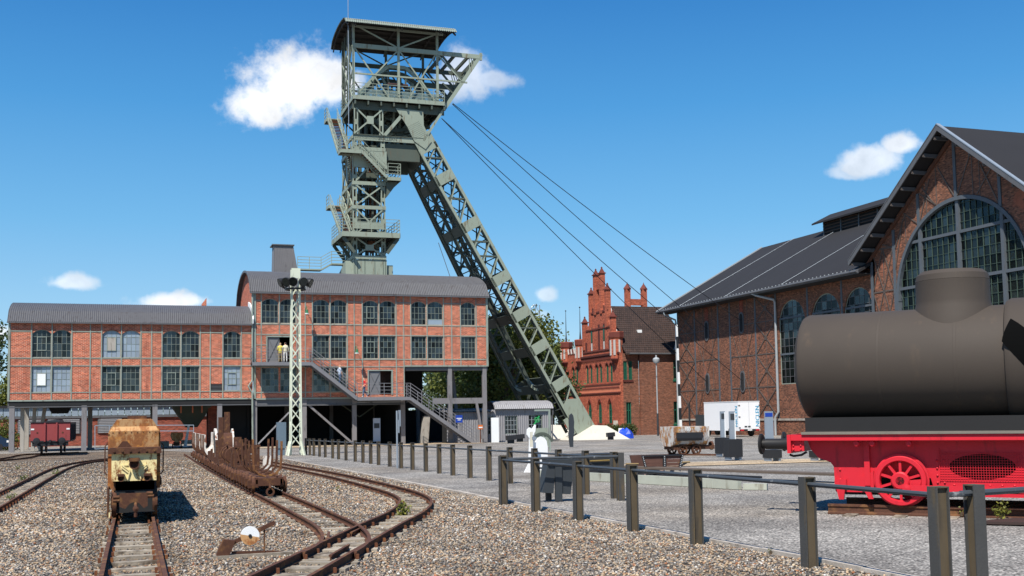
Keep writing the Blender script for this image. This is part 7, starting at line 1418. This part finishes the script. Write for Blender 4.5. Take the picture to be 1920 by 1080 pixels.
# box truck
M_TRUCK = paint('truck_white', (.84, .84, .85), .35, .03, 1); M_CYAN = paint('truck_blue_letters', srgb(40, 160, 200), .5, .05, 2)
g = gp(1384, 816); Yt = 100.; rear0, rear1 = oy(1385, 806, Yt), oy(1434, 752, Yt); wz = (rear1 - rear0).x; L_ = 7.2; gz = zg(rear0.x, Yt)
tk = thing('box_truck', 'white box truck with blue vertical lettering parked at the machine hall wall', 'truck', (rear0.x, Yt, gz), local=False)
th = math.atan2(oy(1385, 780, Yt).x - 0, 1) ; far_ = oy(1321, 760, Yt + L_ * .98)
o0 = V((rear0.x, Yt, 0)); fd = V((far_.x - rear0.x, L_ * .98, 0)); fd.normalize(); rd = V((fd.y, -fd.x, 0)); z0, z1 = gz + .95, gz + .95 + (rear1.z - rear0.z) * 1.0
z0, z1 = oy(1385, 808, Yt).z, oy(1410, 753, Yt).z
def tp_(f, r, z): q = o0 + fd * f + rd * r; return (q.x, q.y, z)
def tbx(f0, f1, r0, r1, a, b_): return MB().add([tp_(f0, r0, a), tp_(f1, r0, a), tp_(f1, r1, a), tp_(f0, r1, a), tp_(f0, r0, b_), tp_(f1, r0, b_), tp_(f1, r1, b_), tp_(f0, r1, b_)], [(0, 3, 2, 1), (4, 5, 6, 7), (0, 1, 5, 4), (1, 2, 6, 5), (2, 3, 7, 6), (3, 0, 4, 7)])
bx = part('cargo_box', tbx(0, L_, 0, 2.5, z0, z1), M_TRUCK, tk); part('roof_edge', tbx(-.03, L_ + .03, -.03, 2.53, z1, z1 + .06), M_TRUCK, bx); part('chassis', tbx(.2, L_ + 2.4, .5, 2.0, gz + .55, z0 - .02), M_BLACK, tk); part('cab', tbx(L_ + .3, L_ + 2.3, .15, 2.35, gz + .6, z0 + 1.7), M_ANTH, tk); part('windscreen', tbx(L_ + 2.3, L_ + 2.33, .3, 2.2, z0 + .7, z0 + 1.5), M_GLASSH, tk)
part('rear_bumper', tbx(-.1, .0, .1, 2.4, gz + .55, gz + .75), M_BLACK, tk); part('tail_lamp', tbx(-.13, -.1, .15, .55, gz + .6, gz + .72), M_RED, tk); part('tail_lamp', tbx(-.13, -.1, 1.95, 2.35, gz + .6, gz + .72), M_RED, tk); part('number_plate', tbx(-.13, -.1, 1.0, 1.5, gz + .6, gz + .72), M_WHITE, tk)
for r in (.7, 1.1): part('vent_plate', tbx(-.02, -.0, r, r + .3, z0 + .35, z0 + .5), M_ANTH, bx)
for z in (z0 + .3, z0 + 1.4, z1 - .4):
    for r in (.06, 2.44): part('hinge', tbx(-.05, -.0, r - .04, r + .16 if r < 1 else r + .04, z, z + .07), M_ANTH, bx)
part('door_seam', tbx(-.012, -.0, 1.24, 1.26, z0 + .05, z1 - .05), M_GALV, bx)
for f in (1.6, 6.6, 8.6):
    for r in (.12, 2.38):
        c = tp_(f, r, gz + .48); part('wheel', MB().tube([V(c) - rd * .14, V(c) + rd * .14], .48, 20), M_BLACK, tk)
ang = math.atan2(rd.y, rd.x)
text_mesh('lettering', 'NICLEN', .62, M_CYAN, bx, tp_(-.02, 2.25, (z0 + z1) / 2), Matrix((tuple(V((0, 0, 1))), tuple(-rd), tuple(-fd))).transposed().to_euler(), .006)
text_mesh('lettering', 'NICLEN', .62, M_CYAN, bx, tp_(.35, -.02, (z0 + z1) / 2), Matrix((tuple(V((0, 0, 1))), tuple(fd), tuple(-rd))).transposed().to_euler(), .006)
# small things by the gothic house
g = gp(1173, 822); M_TARP = paint('blue_tarpaulin', srgb(24, 70, 190), .4, .15, 3, bump=.3)
mb = MB(); ring = []
for i, (h, s) in enumerate(((0, 1.), (.45, .9), (.8, .6), (1.0, .25))):
    for k in range(10): a = k * .628; rr = s * (.95 + .16 * math.sin(k * 2.4 + i)); mb.v.append((g.x + rr * math.cos(a) * .9, g.y + rr * math.sin(a) * .7, g.z + h * (1 + .12 * math.sin(k * 1.7))))
for i in range(3):
    for k in range(10): mb.f.append((i * 10 + k, i * 10 + (k + 1) % 10, i * 10 + 10 + (k + 1) % 10, i * 10 + 10 + k))
mb.f.append(tuple(range(30, 40))); single('tarpaulin', mb, M_TARP, 'bright blue tarpaulin bundle in front of the gothic house', 'tarpaulin', smooth=False, org=tuple(g))
g = gp(1162, 822); ab = thing('sandwich_board', 'white leaning sandwich board beside the blue tarpaulin', 'sign', tuple(g)); part('board', MB().prism([(-.35, 0), (.3, 0), (.45, 1.05), (-.15, 1.05)], lambda a, d, b: (g.x + a, g.y - .3 + d + b * .15, g.z + b), 0, .04), M_WHITE, ab); part('print', MB().prism([(-.2, .25), (.22, .25), (.32, .9), (-.05, .9)], lambda a, d, b: (g.x + a, g.y - .32 + d + b * .15, g.z + b), 0, .012), M_ANTH, ab)
g = gp(1234, 817); lp = thing('lamp_post', 'white lamp post with dark foot in front of the brown brick wall', 'lamp', tuple(g)); hgt = oy(1233, 668, g.y).z - g.z
part('foot', MB().tube([g, g + V((0, 0, hgt * .28))], .12, 10), M_ANTH, lp); part('pole', MB().tube([g + V((0, 0, hgt * .28)), g + V((0, 0, hgt * .93))], .075, 10), M_PIPE, lp); part('lamp_head', MB().lathe([(0, -.5), (.28, -.45), (.42, -.2), (.42, .05), (.25, .2), (.1, .25), (.1, .5), (0, .52)], 16, (g.x, g.y, g.z + hgt * .96)), M_PIPE, lp, True)
g = gp(1277, 818); hgt = oy(1268, 609, g.y).z - g.z; bp_ = thing('barrier_pole', 'raised level crossing barrier pole striped black and white at the hall corner', 'barrier', tuple(g)); tip = oy(1268.5, 609, g.y)
part('stand', MB().box(g.x - .25, g.x + .25, g.y - .25, g.y + .25, g.z, g.z + .9), M_BLACK, bp_)
for k in range(9): p, q2 = lerp(g, tip, .04 + .96 * k / 9), lerp(g, tip, .04 + .96 * (k + 1) / 9); beam('stripe', M_WHITE if k % 2 == 0 else M_BLACK, bp_, p, q2, .26 - .012 * k, .2)
g = gp(1294, 818); single('steel_stake', MB().tube([g, g + V((0, 0, 3.6))], .1, 8), M_BLACK, 'thin black stake beside the white truck at the hall wall', 'stake', org=tuple(g))
for px, py, l in ((958, 831, 'low black floodlight box on the ground before the shed'), (975, 828, 'small tilted black spotlight right of the low floodlight before the shed'), (1145, 824, 'small black spotlight on the slope of the concrete pyramid')):
    g = gp(px, py); t_ = thing('ground_spotlight', l, 'spotlight', tuple(g)); part('housing', MB().bar(g + V((-.4, 0, .45)), g + V((.4, 0, .5)), .4, .4), M_BLACK, t_); part('bracket', MB().box(g.x - .3, g.x + .3, g.y - .05, g.y + .05, g.z - .1, g.z + .3), M_BLACK, t_)
# catenary mast far behind
Yc = 230.; p, q2 = oy(1010, 700, Yc), oy(1010, 572, Yc); cm = thing('catenary_mast', 'grey lattice catenary mast far behind the strut', 'mast', tuple(V((p.x, Yc, zg(p.x, Yc)))))
for dx in (-.5, .5): beam('leg', M_GALV, cm, (p.x + dx, Yc, zg(p.x, Yc)), (p.x + dx, Yc, q2.z), .16)
for k in range(10): z0, z1 = p.z - 4 + (q2.z - p.z + 4) * k / 10, p.z - 4 + (q2.z - p.z + 4) * (k + 1) / 10; beam('lattice_bar', M_GALV, cm, (p.x - .5 * (-1) ** k, Yc, z0), (p.x + .5 * (-1) ** k, Yc, z1), .1)
part('curved_arm', MB().tube([(p.x, Yc, q2.z), (p.x - .9, Yc, q2.z), (p.x - 1.5, Yc, q2.z - .6), (p.x - 1.6, Yc, q2.z - 1.5)], .14, 6), M_GALV, cm)
# goods wagon
M_WAG = paint('wagon_red_brown', srgb(142, 62, 62), .7, .1, 1.2, dirt=srgb(110, 50, 48), amount=.3); Yw = 80.; a, b_ = oy(57, 827, Yw), oy(131.5, 792, Yw); gz = zg(a.x, Yw); wg = thing('goods_wagon', 'dark red open goods wagon with round buffers under the left wing', 'goods wagon', ((a.x + b_.x) / 2, Yw, gz)); X0w, X1w = a.x, b_.x; z0, z1 = a.z, b_.z
part('end_wall', MB().box(X0w, X1w, Yw, Yw + .06, z0, z1), M_WAG, wg); part('side_wall', MB().box(X1w - .06, X1w, Yw + .06, Yw + 6.8, z0, z1).box(X0w, X0w + .06, Yw + .06, Yw + 6.8, z0, z1), M_WAG, wg); part('rear_wall', MB().box(X0w + .06, X1w - .06, Yw + 6.74, Yw + 6.8, z0, z1), M_WAG, wg); part('floor', MB().box(X0w, X1w, Yw, Yw + 6.8, z0 - .1, z0), M_BLACK, wg)
for f in (.36, .66): part('end_stanchion', MB().box(X0w + (X1w - X0w) * f - .05, X0w + (X1w - X0w) * f + .05, Yw - .1, Yw, z0 - .05, z1), M_WAG, wg)
part('top_rail', MB().box(X0w - .03, X1w + .03, Yw - .05, Yw + .1, z1, z1 + .06), M_BLACK, wg); part('load_sheet', MB().prism([(X0w + .6, z1 - .1), (X1w - .6, z1 - .1), (X1w - .8, z1 + .22), (X0w + 1.0, z1 + .15)], TY(Yw + 1), 0, 5), M_ANTH, wg)
for k in range(6): part('side_stanchion', MB().box(X1w, X1w + .08, Yw + .5 + k * 1.15, Yw + .6 + k * 1.15, z0, z1), M_BLACK, wg)
for x in (X0w + .02, X1w - .22): part('white_mark', MB().box(x, x + .2, Yw - .02, Yw - .001, z0 + .72, z0 + .82), M_WHITE, wg)
for f in (.17, .81): 
    xx = X0w + (X1w - X0w) * f; part('buffer', MB().lathe([(0, -.62), (.2, -.6), (.22, -.55), (.1, -.5), (.1, 0), (0, 0)], 18, (xx, Yw, z0 + .0), 'y'), M_BLACK, wg, True); part('grease_spot', MB().box(xx - .05, xx + .05, Yw - .02, Yw - .001, z0 + .5, z0 + .58), M_RUST, wg)
part('drawhook', MB().box((X0w + X1w) / 2 - .06, (X0w + X1w) / 2 + .06, Yw - .3, Yw, z0 - .12, z0 + .05), M_BLACK, wg); part('headstock', MB().box(X0w + .1, X1w - .1, Yw + .05, Yw + .2, z0 - .35, z0 - .1), M_BLACK, wg)
for yy in (Yw + 1.2, Yw + 5.2):
    for f in (.25, .75): part('wheel', MB().lathe([(0, -.06), (.46, -.06), (.5, 0), (.5, .06), (0, .06)], 22, (X0w + (X1w - X0w) * f, yy, gz + .6), 'x'), M_BLACK, wg, True)
# wire gate, mine cart under the hopper, white bags
gt = thing('tube_gate', 'grey tubular gate frame between the columns behind the yellow locomotive', 'gate', tuple(oy(205, 842, 96.8)))
for (p, q2) in (((178, 842), (178, 798)), ((205, 842), (205, 797)), ((178, 798), (363, 797)), ((205, 840), (178, 842)), ((363, 830), (363, 797)), ((300, 808), (363, 808))): beam('tube', M_GALV, gt, oy(*p, 96.8), oy(*q2, 96.8), .06)
Yh = 103.5; g = oy(330, 836, Yh); hc = thing('mine_wagon', 'rusty yellow mine wagon seen end-on under the loading hopper', 'mine wagon', tuple(g)); P_ = [oy(*p, Yh) for p in ((322, 811), (343, 811), (344, 818), (340, 826), (335, 829), (329, 829), (324, 826), (321, 818))]
part('tub_body', MB().prism([(p.x, p.z) for p in P_], TY(Yh), 0, 2.4), M_ORUST, hc); part('underframe', MB().box(P_[5].x - .1, P_[4].x + .1, Yh - .2, Yh + 2.5, P_[4].z - .32, P_[4].z), M_RUST, hc)
for sx in (P_[6].x, P_[3].x): part('wheel', MB().lathe([(0, -.05), (.22, -.05), (.22, .05), (0, .05)], 14, (sx, Yh + .3, P_[4].z - .35), 'x'), M_RUST, hc)
lb = [oy(*p, 104) for p in ((344, 838), (350, 838), (356, 798), (352, 797))]; single('leaning_board', MB().prism([(p.x, p.z) for p in lb], TY(104), 0, .08), M_WHITE, 'white board leaning beside the rusty wagon under the hopper', 'board', org=tuple(lb[0]))
for k, (a, b_, c, d) in enumerate(((298, 317, 827, 838), (340, 360, 825, 833))): p, q2 = oy(a, d, 105), oy(b_, c, 105); single('concrete_block', MB().box(p.x, q2.x, 105, 105.8, p.z, q2.z), M_CONCG if k == 0 else M_CONC, ('grey concrete block left of the rusty wagon under the hopper', 'cream block right of the rusty wagon under the hopper')[k], 'block', org=tuple(p))
# blue car at the left edge
Yc = 108.; cx = oy(-4, 840, Yc).x; gz = zg(cx, Yc); ca = thing('parked_car', 'dark blue car partly cut by the left edge of the picture', 'car', (cx, Yc, gz)); M_CAR = paint('car_blue', srgb(18, 40, 66), .25, .05, 1, spec=.6)
prof = [(-3.4, .35), (.85, .35), (.95, .6), (.9, .95), (.35, 1.12), (-.25, 1.5), (-2.2, 1.52), (-2.9, 1.05), (-3.4, .9)]
part('body', MB().prism([(cx + a, gz + b) for a, b in prof], TY(Yc), 0, 1.7), M_CAR, ca); part('window', MB().prism([(cx + a, gz + b) for a, b in ((-2.6, 1.05), (.2, 1.08), (-.3, 1.42), (-2.15, 1.44))], TY(Yc), -.01, 0), M_GLASSH, ca); part('headlight', MB().box(cx + .7, cx + .92, Yc - .02, Yc + .25, gz + .72, gz + .9), M_WHITE, ca)
for x in (.1, -2.5): part('wheel', MB().lathe([(0, -.02), (.31, -.02), (.33, .02), (.33, .2), (0, .2)], 18, (cx + x, Yc, gz + .32), 'y'), M_BLACK, ca, True)
# far tree line
mb = MB(); 
blobs = []
R = random.Random(9)
for k in range(70):
    x = -220 + k * 8.5; y = 330 + R.uniform(-15, 15); h = R.uniform(9, 14); blobs.append((x, y, zg(x, y) + h * .45, 7, 5, h * .6))
tl = thing('treeline', 'far off row of trees closing the horizon', 'trees', (0, 330, -3)); tl['kind'] = 'stuff'; fo = leaf_mesh('foliage', blobs, 60000, .8, LM[0], (0, 330, -3), tl)
